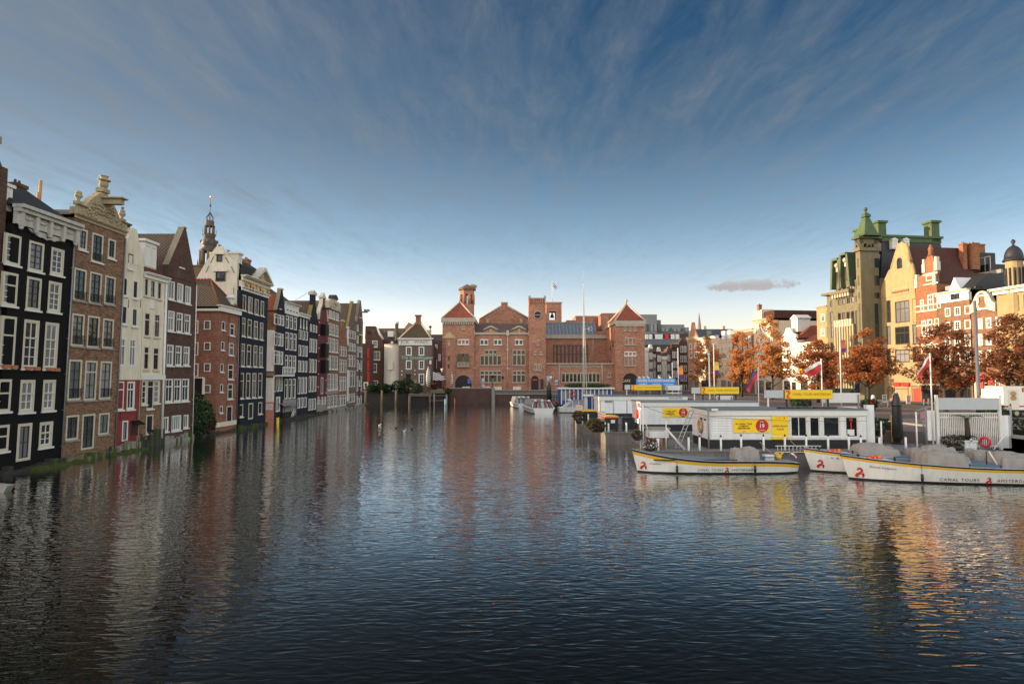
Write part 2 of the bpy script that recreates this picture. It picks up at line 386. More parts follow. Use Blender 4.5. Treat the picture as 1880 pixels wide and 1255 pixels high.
    def railing(s, f_or_u, z, wd, ht=0.5, n=None, name='railing'):
        b = MB(); n = n or max(4, int(wd / 0.16)); x = wd / 2
        b.box(-x, x, -0.10, -0.07, ht - 0.03, ht); b.box(-x, x, -0.10, -0.07, 0.0, 0.03)
        for i in range(n + 1):
            u = -x + wd * i / n; b.box(u - 0.01, u + 0.01, -0.098, -0.072, 0.03, ht - 0.03)
            if i < n:
                v = u + wd / n
                for a, c in ((0.03, ht - 0.03), (ht - 0.03, 0.03)):
                    b.add([(u, -0.085, a - .02), (v, -0.085, c - .02), (v, -0.085, c + .02), (u, -0.085, a + .02)], [(0, 1, 2, 3)])
        return b.build(name, IRON, s.root, (f_or_u, 0, z))
# ---------------------------------------------------------------- canal houses along the left bank
XF = -31.5
def yb(px):
    d = FP * XF / (px - CX); return (d + EYE * sp) / cp
BR_DARK = brick('dark_brown_brick', (0.105, 0.052, 0.035), (0.055, 0.028, 0.021), (0.08, 0.06, 0.048), pale=(0.19, 0.125, 0.09), bw=.3, bh=.1)
BR_BROWN = brick('brown_brick', (0.25, 0.138, 0.080), (0.11, 0.058, 0.034), (0.17, 0.12, 0.085), stain=.35, bw=.3, bh=.1)
BR_RED = brick('red_brown_brick', (0.29, 0.115, 0.07), (0.17, 0.065, 0.042), (0.18, 0.12, 0.09), pale=(0.34, 0.19, 0.13), bw=.3, bh=.1)
BR_ORANGE = brick('orange_brown_brick', (0.36, 0.18, 0.10), (0.27, 0.13, 0.075), (0.24, 0.19, 0.14), pale=(0.40, 0.28, 0.18))
BR_GREY = brick('grey_brown_brick', (0.19, 0.125, 0.095), (0.10, 0.07, 0.055), (0.13, 0.105, 0.085))
BLKPL = plain('black_painted_brick', (0.006, 0.0058, 0.0056), 0.7, 0.4, 1.2, streak=0.3, bump=0.3, spec=.15, fine=.2)
BLUEPL = plain('blue_black_painted_brick', (0.016, 0.020, 0.027), 0.7, 0.35, 1.2, streak=0.25, bump=0.3, spec=.15, fine=.2)
CREAMPL = plain('cream_plaster', (0.60, 0.53, 0.40), 0.8, 0.22, 0.9, streak=0.3)
PALEPL = plain('pale_plaster', (0.55, 0.49, 0.38), 0.85, 0.22, 0.8, streak=0.25)
REDPL = plain('red_painted_plaster', (0.18, 0.028, 0.024), 0.65, 0.35, 1.0, streak=0.35)
MAROON = plain('maroon_painted_brick', (0.105, 0.018, 0.022), 0.65, 0.3, 1.0, streak=0.2)
PINKPL = plain('flaking_pink_plaster', (0.42, 0.16, 0.11), 0.8, 0.45, 2.0, streak=0.3)
T_DARK = rooftile('dark_tiles', (0.075, 0.050, 0.038), (0.13, 0.085, 0.06), (0.07, 0.065, 0.03))
T_RED = rooftile('orange_tiles', (0.30, 0.085, 0.035), (0.22, 0.06, 0.03))
T_DKRED = rooftile('dark_red_tiles', (0.13, 0.030, 0.02), (0.09, 0.025, 0.02))
T_MOSS = rooftile('mossy_tiles', (0.10, 0.055, 0.035), (0.075, 0.045, 0.03), (0.07, 0.07, 0.018))
GRP = 'tall narrow canal houses on the left bank'
def left_house(name, label, pa, pb, lean=0.0, cat='canal house'):
    h = House(name, label, cat, (XF, yb(pa) + 0.012, 0), pi / 2, lean, GRP); h.W = yb(pb) - yb(pa) - 0.024; return h
def pipe(h, u, z0, z1, m=ZINC, r=0.055, name='drainpipe'):
    b = MB(); b.tube([(u, -0.10, z0), (u, -0.10, z1)], r)
    for k in range(int((z1 - z0) / 2.5)): b.box(u - .08, u + .08, -0.12, -0.004, z0 + 2.5 * k + 1, z0 + 2.5 * k + 1.05)
    h.part(name, b, m)
def anchors(h, pts, l=0.7):
    for u, z, sl in pts:
        b = MB(); b.tube([(u - sl * l / 2, -0.03, z - l / 2), (u + sl * l / 2, -0.03, z + l / 2)], 0.025, 4); h.part('wall_anchor', b, IRON)
def ledge(h, z0=-0.5, z1=0.35, d=0.5, m=None, u0=0.0, u1=None):
    u1 = h.W if u1 is None else u1
    b = MB(); r = random.Random(int(u1 * 100)); n = 14
    for i in range(n):
        a, c = u0 + (u1 - u0) * i / n, u0 + (u1 - u0) * (i + 1) / n
        b.box(a, c, -d * r.uniform(.75, 1.0), -0.003, z0, z1 * r.uniform(.45, 1.5), 1 if r.random() < .22 else 0)
    h.part('footing', b, [m or DKST, MOSS])

# --- beyond the left edge: a taller neighbour of which only the gable top reaches the picture
h = left_house('canal_house', 'tall dark house at the picture edge of which only a gable ornament shows', -120, -8.5)
h.W -= 0.1
h.body(0, h.W, 10, 0, 19, BR_DARK); h.front(0, h.W, 0, 19, BR_DARK)
q = h.p(0, 300); q2 = h.p(8, 262)
b = MB(); um = q[0] - 0.85
b.box(um - .75, um + .1, -.1, .8, 19, q[1]); b.box(um - .95, um + .42, -.2, .95, q[1], q[1] + .35); b.box(um - .8, um + .55, -.3, 1.0, q2[1] - .3, q2[1] + .15)
b.box(um - .75, um + .3, -.1, .8, q[1] + .35, q2[1] - .3); b.box(um - .7, um + .2, 0, .7, q2[1] + .15, h.p(3, 247)[1]); h.part('gable_ornament', b, GREYST)
h.roof_perp(0, h.W, 19, 22, 0.3, 10, T_DARK)

# --- black house
h = left_house('canal_house', 'black painted house with carved white cornice and cream window frames', -8, 110.5, 0.021)
W1 = h.W; zt = h.p(70, 424)[1]; zc2 = h.p(70, 389)[1]
A = (CREAMF, WHITE, 2, 4, 0, .15); A2 = (CREAMF, WHITE, 2, 3, .36, .15); A3 = (CREAMF, WHITE, 2, 2, .42, .16); AB = (CREAMF, BLACKF, 2, 4, 0, .15)
h.wpx(9, 38, 430, 486, A, WHITE); h.wpx(52, 80, 444, 498, AB, WHITE); h.wpx(93, 117, 456, 505, A, WHITE)
h.wpx(4, 32, 500, 561, A2, WHITE); h.wpx(48, 75, 509, 569, AB, WHITE); h.wpx(88, 112, 517, 573, A2, WHITE)
h.wpx(0.5, 28, 580, 674, A2, WHITE); h.wpx(42, 70, 587, 676, A2, WHITE); h.wpx(81, 106, 592, 677, A2, WHITE)
h.wpx(-5, 20, 696, 755, A3, WHITE); h.wpx(36, 63, 697, 756, A3, WHITE); h.wpx(78, 101, 697, 753, A3, WHITE)
h.wpx(-9 + 1.5, 16, 780, 828, A3, WHITE); h.wpx(72, 96, 774, 820, A3, WHITE)
h.wpx(31, 57, 777, 845, (CREAMF, BLACKF, 2, 2, 0, .18), kind='door')
h.front(0, W1, 0, zt, BLKPL); h.body(0, W1, 10, 0, zt, BLKPL)
WORN = plain('worn_white_paint', (.40, .385, .345), .7, .25, 1.5, streak=.35)
h.cornice(0, W1, zt, zc2, WORN, 0.7)
for k in range(5):      # consoles and carved swags
    u = W1 * (0.05 + .225 * k); b = MB()
    b.box(u - .13, u + .13, -.45, -.25, zt - .12, zc2 - .12); b.ball((u, -.33, zt - .2), .14); h.part('console', b, WORN)
for k in range(4):
    b = MB(); uc = W1 * (0.05 + .225 * (k + .5)); zm = (zt + zc2) / 2 - .12
    for j in range(-4, 5): b.ball((uc + j * .085, -.27, zm - .08 * cos(j * .39) + (0.06 if j % 2 else 0)), .07 + .02 * (j % 2), 6, 4)
    h.part('carving', b, WORN)
b = MB(); uc = W1 * .5
b.prism([(uc - W1 * .3 + W1 * .06 * i, zt - .06 - .38 * sin(pi * i / 10) ** .6 * (1 + .12 * sin(i * 2.9))) for i in range(11)][::-1], -.16, -.02)
h.part('apron', b, WORN)
h.roof_par(0, W1, zc2 - .02, zc2 + 2.1, -0.1, 8, LEADR, hip=1.2, top=2.5)
u, z = h.p(22, 362); b = MB(); b.box(u - .75, u + .75, -.02 + .6, 2.8, z - .75, z + .75); b.box(u - .85, u + .85, .45, 3, z + .75, z + .95); h.part('dormer', b, WHITE)
h.w(u, z, 1.1, 1.0, (WHITE, WHITE, 2, 2, 0, .1), y=0.56, cut=False, curtain=False)
h.chimney(h.p(36, 345, 3)[0], 3.2, zc2 + 1, h.p(36, 338, 3)[1], BR_DARK, .9)
for px, pt in ((75, 331), (71, 353)):
    u, z = h.p(px, pt, 2.5); b = MB(); b.lathe([(.10, zc2), (.10, z)], u, 2.5, 8); h.part('flue', b, plain('rusty_flue', (0.42, 0.20, 0.05), .7, .3, 3))
b = MB()       # roof terrace rail
ua, ub = h.p(60, 375, 2)[0], h.p(112, 388, 2)[0]; zr = h.p(85, 381, 2)[1]
b.tube([(ua, 2, zr), (ub, 2, zr)], .02, 4); b.tube([(ua, 2, zr - .4), (ub, 2, zr - .4)], .02, 4)
for i in range(19): u = ua + (ub - ua) * i / 18; b.tube([(u, 2, zr - .9), (u, 2, zr)], .013, 4)
h.part('roof_rail', b, IRON)
for i, (a, z) in enumerate([(k, r) for r in (676, 676.5) for k in (-1, 1)]):
    pass
for px, py in ((5, 672), (20, 673), (47, 675), (62, 676), (85, 677), (99, 678)):     # terracotta flower boxes on the third row of sills
    u, z = h.p(px, py); b = MB(); b.box(u - .22, u + .22, -.30, -.10, z - .12, z + .1); h.part('flower_box', b, plain('terracotta', (0.36, 0.13, 0.07), .8, .25, 5))
pipe(h, W1 - .05, 0.2, zt - .1, ZINC)
ledge(h)

# --- brown brick house with a carved stone gable
h = left_house('canal_house', 'brown brick house under a carved sandstone gable with an urn on top', 111, 209.5, 0.017)
zt = h.p(170, 411)[1]; W2 = h.W
D1 = (CREAMF, GREENF, 2, 3, 0, .13); D2 = (CREAMF, GREENF, 2, 4, 0, .13)
h.wpx(144, 160, 420, 459, D1, WHITE); h.wpx(168, 189, 429, 481, D2, WHITE); h.wpx(198, 212, 439, 475, D1, WHITE)
for x0, x1, y0, y1 in ((135, 158, 493, 552), (164, 186, 500, 557), (192, 211, 507, 559), (131, 154, 576, 635), (160, 182, 580, 638), (188, 208, 585, 639)):
    h.wpx(x0, x1, y0, y1, D2, GREYST)
h.wpx(125, 149, 660, 734, D2, GREYST); h.wpx(155, 177, 662, 734, (CREAMF, BLACKF, 2, 2, .27, .13), GREYST); h.wpx(183, 204, 663, 732, D2, GREYST)
h.wpx(121, 144, 762, 807, (CREAMF, GREENF, 2, 2, 0, .13), GREYST); h.wpx(181, 200, 758, 797, (CREAMF, GREENF, 2, 2, 0, .13), GREYST)
h.wpx(150, 173, 760, 824, (CREAMF, GREENF, 2, 3, 0, .13), kind='door')
h.front(0, W2, 0, zt, BR_BROWN); h.body(0, W2, 9, 0, zt, BR_DARK)
for x0, x1, yb_, hh in ((168, 189, 480, .55), (135, 158, 552, .6), (164, 186, 557, .6), (192, 211, 558, .6), (131, 154, 634, .6), (160, 182, 637, .6), (188, 208, 638, .6), (125, 149, 733, .6), (183, 204, 731, .6)):
    ua, z = h.p(x0, yb_); ub, _ = h.p(x1, yb_); h.railing((ua + ub) / 2, z + .16, ub - ua - .2, hh)
# carved gable
zg = h.p(170, 395)[1]
h.cornice(-.02, W2, zt, zt + .35, STONEW, .25, 'moulding')
zl = h.p(135, 372)[1] - .2
pts = [(0, zt + .3), (W2, zt + .3), (W2, zl), (W2 * .9, zl + .1), (W2 * .84, zl + .3), (W2 * .78, zl + .75), (W2 * .70, zl + 1.2), (W2 * .62, zl + 1.55), (W2 * .5, zl + 2.0),
       (W2 * .38, zl + 1.55), (W2 * .30, zl + 1.2), (W2 * .22, zl + .75), (W2 * .16, zl + .3), (W2 * .1, zl + .1), (0, zl)]
b = MB(); b.prism(pts, -.12, .4); h.part('gable', b, STONEW)
h.cornice(-.02, W2 * .17, zl, zl + .22, STONEW, .28, 'gable_moulding'); h.cornice(W2 * .83, W2 + .02, zl, zl + .22, STONEW, .28, 'gable_moulding')
b = MB(); r = random.Random(3)
for k in range(70):
    a = r.uniform(0, 1); u = W2 * (.1 + .8 * a); top = zl + 1.9 * max(0, 1 - abs(a - .5) * 2.3) ; z = zt + .45 + (top - zt - .4) * r.random()
    b.ball((u, -.13, z), r.uniform(.06, .13), 6, 4)
for sg in (-1, 1):
    P = [(W2 * .5 + sg * (0.55 + .5 * i / 16) * cos(i * .55) * 0.9 + sg * .5, -.15, zl + .35 + .5 * (1 - i / 18) * sin(i * .55)) for i in range(17)]
    b.tube(P, .06, 6)
h.part('carving', b, STONEW)
def urn(h, u, z, s, y=.1, name='urn', m=STONEW):
    b = MB(); b.box(u - .3 * s, u + .3 * s, y - .3 * s, y + .3 * s, z, z + .35 * s)
    b.lathe([(.16 * s, z + .35 * s), (.12 * s, z + .5 * s), (.34 * s, z + .8 * s), (.36 * s, z + .95 * s), (.2 * s, z + 1.05 * s), (.3 * s, z + 1.12 * s), (.24 * s, z + 1.3 * s), (.05 * s, z + 1.42 * s)], u, y, 12)
    h.part(name, b, m)
urn(h, W2 * .07, zl + .2, .75); urn(h, W2 * .93, zl + .2, .75)
b = MB(); zz = zl + 1.95      # crowned head on the top
b.box(W2 * .5 - .4, W2 * .5 + .4, -.25, .35, zz - .1, zz + .2); b.ball((W2 * .5, .02, zz + .55), .34, 10, 8); b.lathe([(.2, zz + .2), (.16, zz + .3)], W2 * .5, .02, 10)
b.lathe([(.48, zz + .82), (.44, zz + .9), (.2, zz + .93), (.28, zz + 1.12), (.34, zz + 1.18), (.12, zz + 1.22)], W2 * .5, .02, 10); h.part('crowned_head', b, STONEW)
b = MB(); zz = zl + .95; b.box(W2 * .5 - .22, W2 * .5 + .22, -1.5, -.1, zz, zz + .42); b.box(W2 * .5 - .4, W2 * .5 + .4, -1.7, 0, zz + .42, zz + .52); h.part('hoist_beam', b, STONEW)
h.roof_perp(0.1, W2 - .1, zt + .25, zl + .5, .4, 9, LEADR)
b = MB(); b.tube([(W2 * .02, 3, zl + .4), (-.4, 3, zl + .35), (-2.2, 2.2, zl - 1.6)], .03, 5); h.part('roof_stay', b, ZINC)
b = MB(); u = W2 * .93; z = zl + .2 + 1.05      # gull
b.ball((u, .1, z + .08), .11, 8, 6); b.tube([(u - .12, .1, z + .16), (u + .02, .1, z + .12), (u + .3, .1, z + .22)], [.05, .08, .01], 6)
g = b.build('gull', plain('gull_feathers', (0.16, 0.15, 0.15), .8), None); g.matrix_world = h.M; tag(g, 'gull perched on the end urn of the carved sandstone gable', 'bird')
pipe(h, W2 - .06, .2, zt - .2, ZINC); ledge(h, m=WOODB)
b = MB(); b.lathe([(.09, -.6), (.09, .75)], W2 * .72, -.75, 8); h.part('bollard', b, BLACKF)

# --- cream and red house with a pointed gable
h = left_house('canal_house', 'narrow house, cream plaster above and dark red below, with a pointed gable', 210.5, 253)
C1 = (WHITE, BLACKF, 2, 1, 0, .09); C2 = (WHITE, WHITE, 2, 1, .27, .1)
h.wpx(224, 234, 509, 543, C1, WHITE); h.wpx(244, 253, 515, 548, C1, WHITE); h.wpx(222, 233, 561, 595, C1, WHITE); h.wpx(242, 252, 566, 599, C1, WHITE)
h.wpx(218, 231, 620, 672, C2); h.wpx(237, 250, 622, 673, C2); h.wpx(213, 227, 700, 752, C2, WHITE); h.wpx(233, 247, 700, 751, C2, WHITE)
h.wpx(224, 234.5, 772, 809, (WHITE, BLACKF, 1, 1, 0, .12), kind='door')
ze = h.p(222, 478)[1]; zs = h.p(230, 697)[1]
h.front(0, h.W, 0, ze, [CREAMPL, REDPL], bands=((0, zs, 1),)); h.body(0, h.W, 9, 0, ze, CREAMPL)
zp = h.p(240, 417)[1]; um = h.W * .5
h.gable([(0, ze), (h.W, ze), (um + .35, zp), (um - .35, zp)], CREAMPL, px=False)
h.wpx(235, 244, 466, 494, C1, WHITE, cut=False)
h.roof_perp(.05, h.W - .05, ze, zp - .4, .36, 9, LEADR, um); b = MB(); b.box(um - .7, um + .1, .4, 1.6, zp - 1.5, zp + .25); b.box(um - .8, um + .2, .3, 1.7, zp + .25, zp + .4); h.part('chimney', b, DKST)
b = MB(); ua, z = h.p(239, 772); ub, z2 = h.p(253, 795); b.add([(ua, -.06, z), (ub, -.06, z), (ub, -.7, z - .35), (ua, -.7, z - .35)], [(0, 1, 2, 3), (3, 2, 1, 0)]); h.part('awning', b, IRON)
b = MB(); b.box(ua + .1, ub - .1, -.02, -.004, z2 - .1, z - .4); h.part('hatch', b, BLACKF)
anchors(h, [(h.W * .35, h.p(222, 555)[1], .05), (h.W * .9, h.p(250, 555)[1], .05), (.5, 2.9, 0), (h.W - .4, 2.9, 0)])
ledge(h, z1=.55, d=.5, m=GREYST)
for u, zz in ((.4, 1.0), (.65, .95), (2.0, 1.2), (2.3, 1.25)):
    b = MB(); b.lathe([(.07, -.5), (.07, zz)], u, -.55, 8); h.part('mooring_post', b, WOODB)

# --- cream house with dormer
h = left_house('canal_house', 'cream plastered house with white dormer in a red roof, brown brick ground floor', 253.5, 297.5)
E0 = (CREAMF, BLACKF, 1, 2, 0, .07); E1 = (CREAMF, BLACKF, 2, 3, .28, .08)
h.wpx(265, 272, 511, 543, E0, CREAMF); h.wpx(276, 284.5, 515, 546, E0, CREAMF); h.wpx(289, 296, 518, 549, E0, CREAMF)
for x0, x1, y0, y1 in ((265, 275, 574, 617), (283, 293, 577, 619), (264, 273, 636, 678), (281, 291, 638, 679)): h.wpx(x0, x1, y0, y1, E1, CREAMF)
h.wpx(260, 269.5, 698, 742, (CREAMF, WHITE, 1, 3, .22, .09), WHITE); h.wpx(270, 281.5, 698, 750, (CREAMF, BLACKF, 2, 3, .2, .09), WHITE, kind='balcony_door'); h.wpx(282, 293, 698, 740, (CREAMF, WHITE, 1, 3, .22, .09), WHITE)
h.wpx(268, 281, 761, 795, (CREAMF, BLACKF, 2, 2, 0, .12), CREAMF)
zs, zs2 = h.p(277, 697)[1], h.p(277, 688)[1]; ze = h.p(280, 513)[1]; zc2 = h.p(280, 503)[1]
h.front(0, h.W, 0, ze, [CREAMPL, BR_BROWN], bands=((0, zs, 1),)); h.body(0, h.W, 9, 0, ze, CREAMPL)
h.cornice(0, h.W, ze, zc2, WHITE, .4); b = MB(); b.box(0, h.W, -.16, -.004, zs, zs2); h.part('string_course', b, WHITE)
h.roof_par(0, h.W, zc2 - .05, zc2 + 3.0, -.2, 8, T_DKRED)
u, z = h.p(276, 471, .8); b = MB(); b.box(u - .95, u + .95, .8, 4, z - 1.25, z + 1.2); b.box(u - 1.1, u + 1.1, .62, 4.2, z + 1.2, z + 1.42); h.part('dormer', b, WHITE)
h.w(u - .45, z, .85, 1.9, (WHITE, WHITE, 1, 1, 0, .1), y=.76, cut=False, curtain=False); h.w(u + .45, z, .85, 1.9, (WHITE, WHITE, 1, 1, 0, .1), y=.76, cut=False, curtain=False)
b = MB(); u, z = h.p(279, 551); b.box(u - .3, u + .3, -.06, -.004, z - .75, z + .1); h.part('plaque', b, WHITE)
pipe(h, h.W - .25, .5, ze - .1, WHITE, .12); ledge(h, z1=1.25, d=.25, m=DKST)

# --- dark brick house with plain pointed gable
h = left_house('canal_house', 'dark brick house with a plain steep pointed gable and rows of white triple windows', 298, 352)
G1 = (WHITE, WHITE, 2, 1, 0, .08); G2 = (WHITE, WHITE, 2, 1, .33, .08)
h.wpx(309, 320.5, 516, 550, G1, WHITE, curtain=True); h.wpx(325, 336, 520.5, 554, G1, WHITE, curtain=True); h.wpx(340, 350, 525.5, 558, G1, WHITE, curtain=True)
for a, b_, c_, d_ in ((308, 320, 570.5, 608), (324, 335, 574, 610), (338.5, 349, 577, 612), (306, 318, 632.5, 671), (322, 333, 634.5, 671), (337, 347.5, 636, 671), (303.5, 317, 695, 738), (319.5, 332, 695, 737), (334, 346.5, 695, 736)):
    h.wpx(a, b_, c_, d_, G2, WHITE)
h.wpx(300, 309, 765, 792, G1, WHITE); h.wpx(315, 332, 762, 790, (WHITE, WHITE, 4, 1, 0, .08), WHITE); h.wpx(337, 345.5, 761, 785, G1, WHITE)
ze = h.p(330, 512)[1]; zp = h.p(331, 415)[1]; um = h.W * .52
h.front(0, h.W, 0, ze, BR_DARK); h.body(0, h.W, 11, 0, ze, BR_DARK)
zl = ze + 1.0
h.gable([(0, ze), (h.W, ze), (um + .22, zp), (um - .22, zp), (.0, zl)], BR_DARK, y0=-.03, y1=.45, px=False)
b = MB(); b.add([(um - .24, -.1, zp + .02), (um - .24, .5, zp + .02), (-.05, .5, zl), (-.05, -.1, zl)], [(0, 1, 2, 3), (3, 2, 1, 0)]); b.prism([(um - .3, zp), (um + .3, zp), (um + .3, zp + .12), (um - .3, zp + .12)], -.1, .5); h.part('coping', b, STONE)
h.wpx(329, 337, 464, 491, G1, WHITE, cut=False)
h.roof_perp(.02, h.W - .02, ze, zp - .55, .46, 11, T_DARK, um); pipe(h, h.W - .06, .3, ze - .2, WHITE, .05); ledge(h, z1=.5, d=.25, m=GREYST)

# --- narrow brick house set beyond a small garden, its side wall in view
YG = yb(395.5)
h = left_house('canal_house', 'red brick corner house with mossy hipped roof and small square side windows above a garden', 395.5, 433)
H6 = (WHITE, BLACKF, 1, 1, 0, .09); H7 = (WHITE, BLACKF, 1, 2, .35, .09)
for x0, x1, y0, y1 in ((407, 413, 590, 606), (406, 411.5, 627, 642.5), (404.5, 410, 667.5, 682.5), (404, 409, 705, 719.5), (403.5, 408.5, 745, 757.5)): h.wpx(x0, x1, y0, y1, (WHITE, BLACKF, 1, 1, 0, .07), WHITE)
for x0, x1, y0, y1 in ((422, 430, 594, 616), (420.5, 428.5, 629.5, 652), (418.5, 428, 668.5, 696), (418, 427, 704.5, 732)): h.wpx(x0, x1, y0, y1, H7, WHITE)
h.wpx(416, 426, 745, 774.5, (WHITE, GREENF, 2, 2, 0, .08), kind='door')
ze = h.p(420, 575)[1]; zc2 = h.p(420, 566)[1]; DW = 6.0
h.front(0, h.W, 0, ze, BR_RED); b = MB()
b.add([(h.W, 0, 0), (h.W, DW, 0), (h.W, DW, ze), (h.W, 0, ze), (0, DW, 0), (0, 0, 0), (0, 0, ze), (0, DW, ze)], [(0, 1, 2, 3), (1, 4, 7, 2), (4, 5, 6, 7), (3, 2, 7, 6)]); h.part('side_wall', b, BR_RED)
def side_window(h, X, z, wd, ht, st):      # a window on the side wall that faces the viewer (local -x)
    me, pm, pm2 = frame_mesh(wd, ht, st); f = obj('window', me, h.root, (-0.06, XF - X, z), (0, 0, -pi / 2)); obj('pane', pm, f); return f
for py0, py1 in ((588.5, 605), (628, 643), (666.5, 682), (706, 721)):
    a, c = on_y(375, py0, YG), on_y(386.5, py1, YG); side_window(h, (a.x + c.x) / 2, (a.z + c.z) / 2, c.x - a.x, a.z - c.z, H6)
for py0, py1 in ((588, 612), (628, 652), (667, 691)):
    a, c = on_y(355, py0, YG), on_y(364, py1, YG); side_window(h, (a.x + c.x) / 2, (a.z + c.z) / 2, c.x - a.x, a.z - c.z, H6)
a = on_y(361, 694, YG); c = on_y(366.5, 740, YG)
b = MB(); b.box(-.08, -.003, XF - a.x - .8, XF - a.x + 1.0, c.z, a.z); h.part('doorway', b, BLACKF)
b = MB(); b.box(-.3, -.003, XF - a.x - .9, XF - a.x - .75, a.z - 1.7, a.z + .05); b.box(-.3, -.003, XF - a.x - .75, XF - a.x + 1, a.z, a.z + .12); h.part('door_frame', b, WHITE)
b = MB(); b.box(-.12, h.W + .1, -.32, -.004, ze, zc2); b.box(-.25, 0, 0, DW, ze, ze + .25); b.box(-.3, h.W + .15, -.45, .1, zc2, zc2 + .12); h.part('cornice', b, WHITE)
zr = h.p(401, 519, 2.5)[1]
v = [(-.2, -.2, zc2 - .05), (h.W + .1, -.2, zc2 - .05), (h.W + .1, DW, zc2 - .05), (-.2, DW, zc2 - .05), (h.W * .5, 2.2, zr), (h.W * .5, DW, zr)]
b = MB(); b.add(v, [(0, 1, 4), (1, 2, 5, 4), (2, 3, 5), (3, 0, 4, 5), (3, 2, 1, 0)]); h.part('roof', b, T_MOSS)
b = MB(); b.tube([(-.2, -.2, zc2), (h.W * .5, 2.2, zr + .03), (h.W * .5, DW, zr + .03)], .10, 6); b.tube([(h.W + .1, -.2, zc2), (h.W * .5, 2.2, zr + .03)], .10, 6); h.part('ridge_tiles', b, T_RED)
u, z = h.p(427, 559, .3); b = MB(); b.box(u - .45, u + .45, .3, 2.4, z - .75, z + .7); b.prism([(u - .6, z + .7), (u + .6, z + .7), (u, z + 1.05)], .15, 2.5); h.part('dormer', b, WHITE)
h.w(u, z, .6, 1.2, (WHITE, WHITE, 2, 2, 0, .08), y=.26, cut=False, curtain=False)
b = MB(); z = h.p(415, 774)[1]; b.box(-.02, h.W, -.10, -.004, z - .45, z + .05); h.part('plinth', b, CREAMPL)
anchors(h, [(h.W * .5, h.p(415, y)[1], 0) for y in (585, 622, 660, 700, 740)] + [(h.W * .92, h.p(432, y)[1], 0) for y in (622, 660, 700)]); pipe(h, h.W - .05, .4, ze, ZINC, .045)
ledge(h, z1=.2, d=.12, m=DKST)
# garden wall and terrace in the gap
g0, g1 = yb(352) + .02, YG - .02
b = MB(); b.box(XF - 7, XF - .05, g0, g1, -.5, 1.1); b.build('garden_terrace', DKST, kind='structure')
b = MB(); b.box(XF - .3, XF, g0, g1, 1.1, 2.1); b.box(XF - .36, XF + .06, g0, g1, 2.1, 2.2)
tag(b.build('garden_wall', [DKST]), 'low dark waterside garden wall in the gap beside the corner house', 'wall')
# --- blue-black house with pediment; its tall cream side gable rises over the corner house
h = left_house('canal_house', 'blue-black house with gilded letters, white pediment and a tall cream side gable', 436.5, 487)
YS = yb(436.5) + .012
N1 = (CREAMF, BLACKF, 1, 2, 0, .12); N2 = (CREAMF, BLACKF, 1, 2, .3, .12)
cols = ((444, 451.5), (455.5, 463), (467.5, 474.5), (478.5, 484.5))
for (a, c), y0, y1 in zip(cols, (541, 545, 549, 552.5), (570, 574, 577.5, 580)): h.wpx(a, c, y0, y1, N1, WHITE)
def row(h, tl, tr, bl, br, xs, st, sill=WHITE):
    """a row of windows: top and bottom heights in the photo at the first and last window"""
    x0, x1 = (xs[0][0] + xs[0][1]) / 2, (xs[-1][0] + xs[-1][1]) / 2
    for a, c in xs:
        t = ((a + c) / 2 - x0) / max(1e-6, x1 - x0); h.wpx(a, c, tl + (tr - tl) * t, bl + (br - bl) * t, st, sill)
row(h, 583, 592, 617, 623.5, ((443, 450), (454.5, 461.5), (466, 473), (477, 483)), N2)
row(h, 630.5, 635.5, 672, 673.5, ((441, 449), (453, 460.5), (465, 472), (475.5, 482)), N2)
row(h, 684.5, 684.5, 731, 729, ((440, 447), (451.5, 459), (463, 470), (474, 481)), N2)
h.wpx(438.5, 446, 742, 765, N1, WHITE); h.wpx(474, 481, 738, 759.5, N1, WHITE); h.wpx(456, 464.5, 739.5, 769, (CREAMF, BLACKF, 1, 1, 0, .15), kind='door')
ze = h.p(462, 538)[1]; zc2 = h.p(462, 521)[1]; za = h.p(462, 511)[1]
h.front(0, h.W, 0, ze, BLUEPL)
h.cornice(-.02, h.W + .05, ze, ze + .45, WHITE, .35, 'moulding')
b = MB(); b.box(0, h.W, -.08, .3, ze + .45, zc2); h.part('frieze', b, CREAMF); h.cornice(-.1, h.W + .15, zc2, za, CREAMF, .7)
for k, u in enumerate((h.W * .32, h.W * .50, h.W * .68)):
    text('lettering', 'MIM'[k], 1.25, GOLD, h.root, (u, -.30, (ze + zc2) / 2 + .05), bold=.03, ext=.03, sx=1.1)
for u in (.12, .93):
    b = MB(); b.tube([(h.W * u + .3 * cos(i * .6) * (1 - i / 16), -.3, (ze + zc2) / 2 + .42 - .38 * sin(i * .6) * (1 - i / 16) - i * .03) for i in range(14)], .09, 6); h.part('gilded_scroll', b, GOLD)
pl_, pr_, pt_ = h.p(464, 511), (h.W + .1, za), h.p(480, 493)
b = MB(); b.prism([(pl_[0], za), (pr_[0], za), (pt_[0], pt_[1])], -.02, .3); h.part('tympanum', b, plain('ochre_stone', (0.40, 0.28, 0.13), .8, .35, 3))
b = MB()
for (a, c) in ((pl_, pt_), (pr_, pt_)):
    d = Vector((c[0] - a[0], c[1] - a[1])).normalized() * .25; b.prism([(a[0] - (.3 if a is pl_ else -.3), za), (a[0], za), (c[0], c[1] - .3), (c[0], c[1] + .15)], -.6, .35)
h.part('pediment', b, CREAMF)
b = MB()
for k in range(9): b.ball((pt_[0] + (k % 3 - 1) * .4, -.06, za + .35 + .28 * (k // 3)), .16, 6, 4)
h.part('carving', b, STONE)
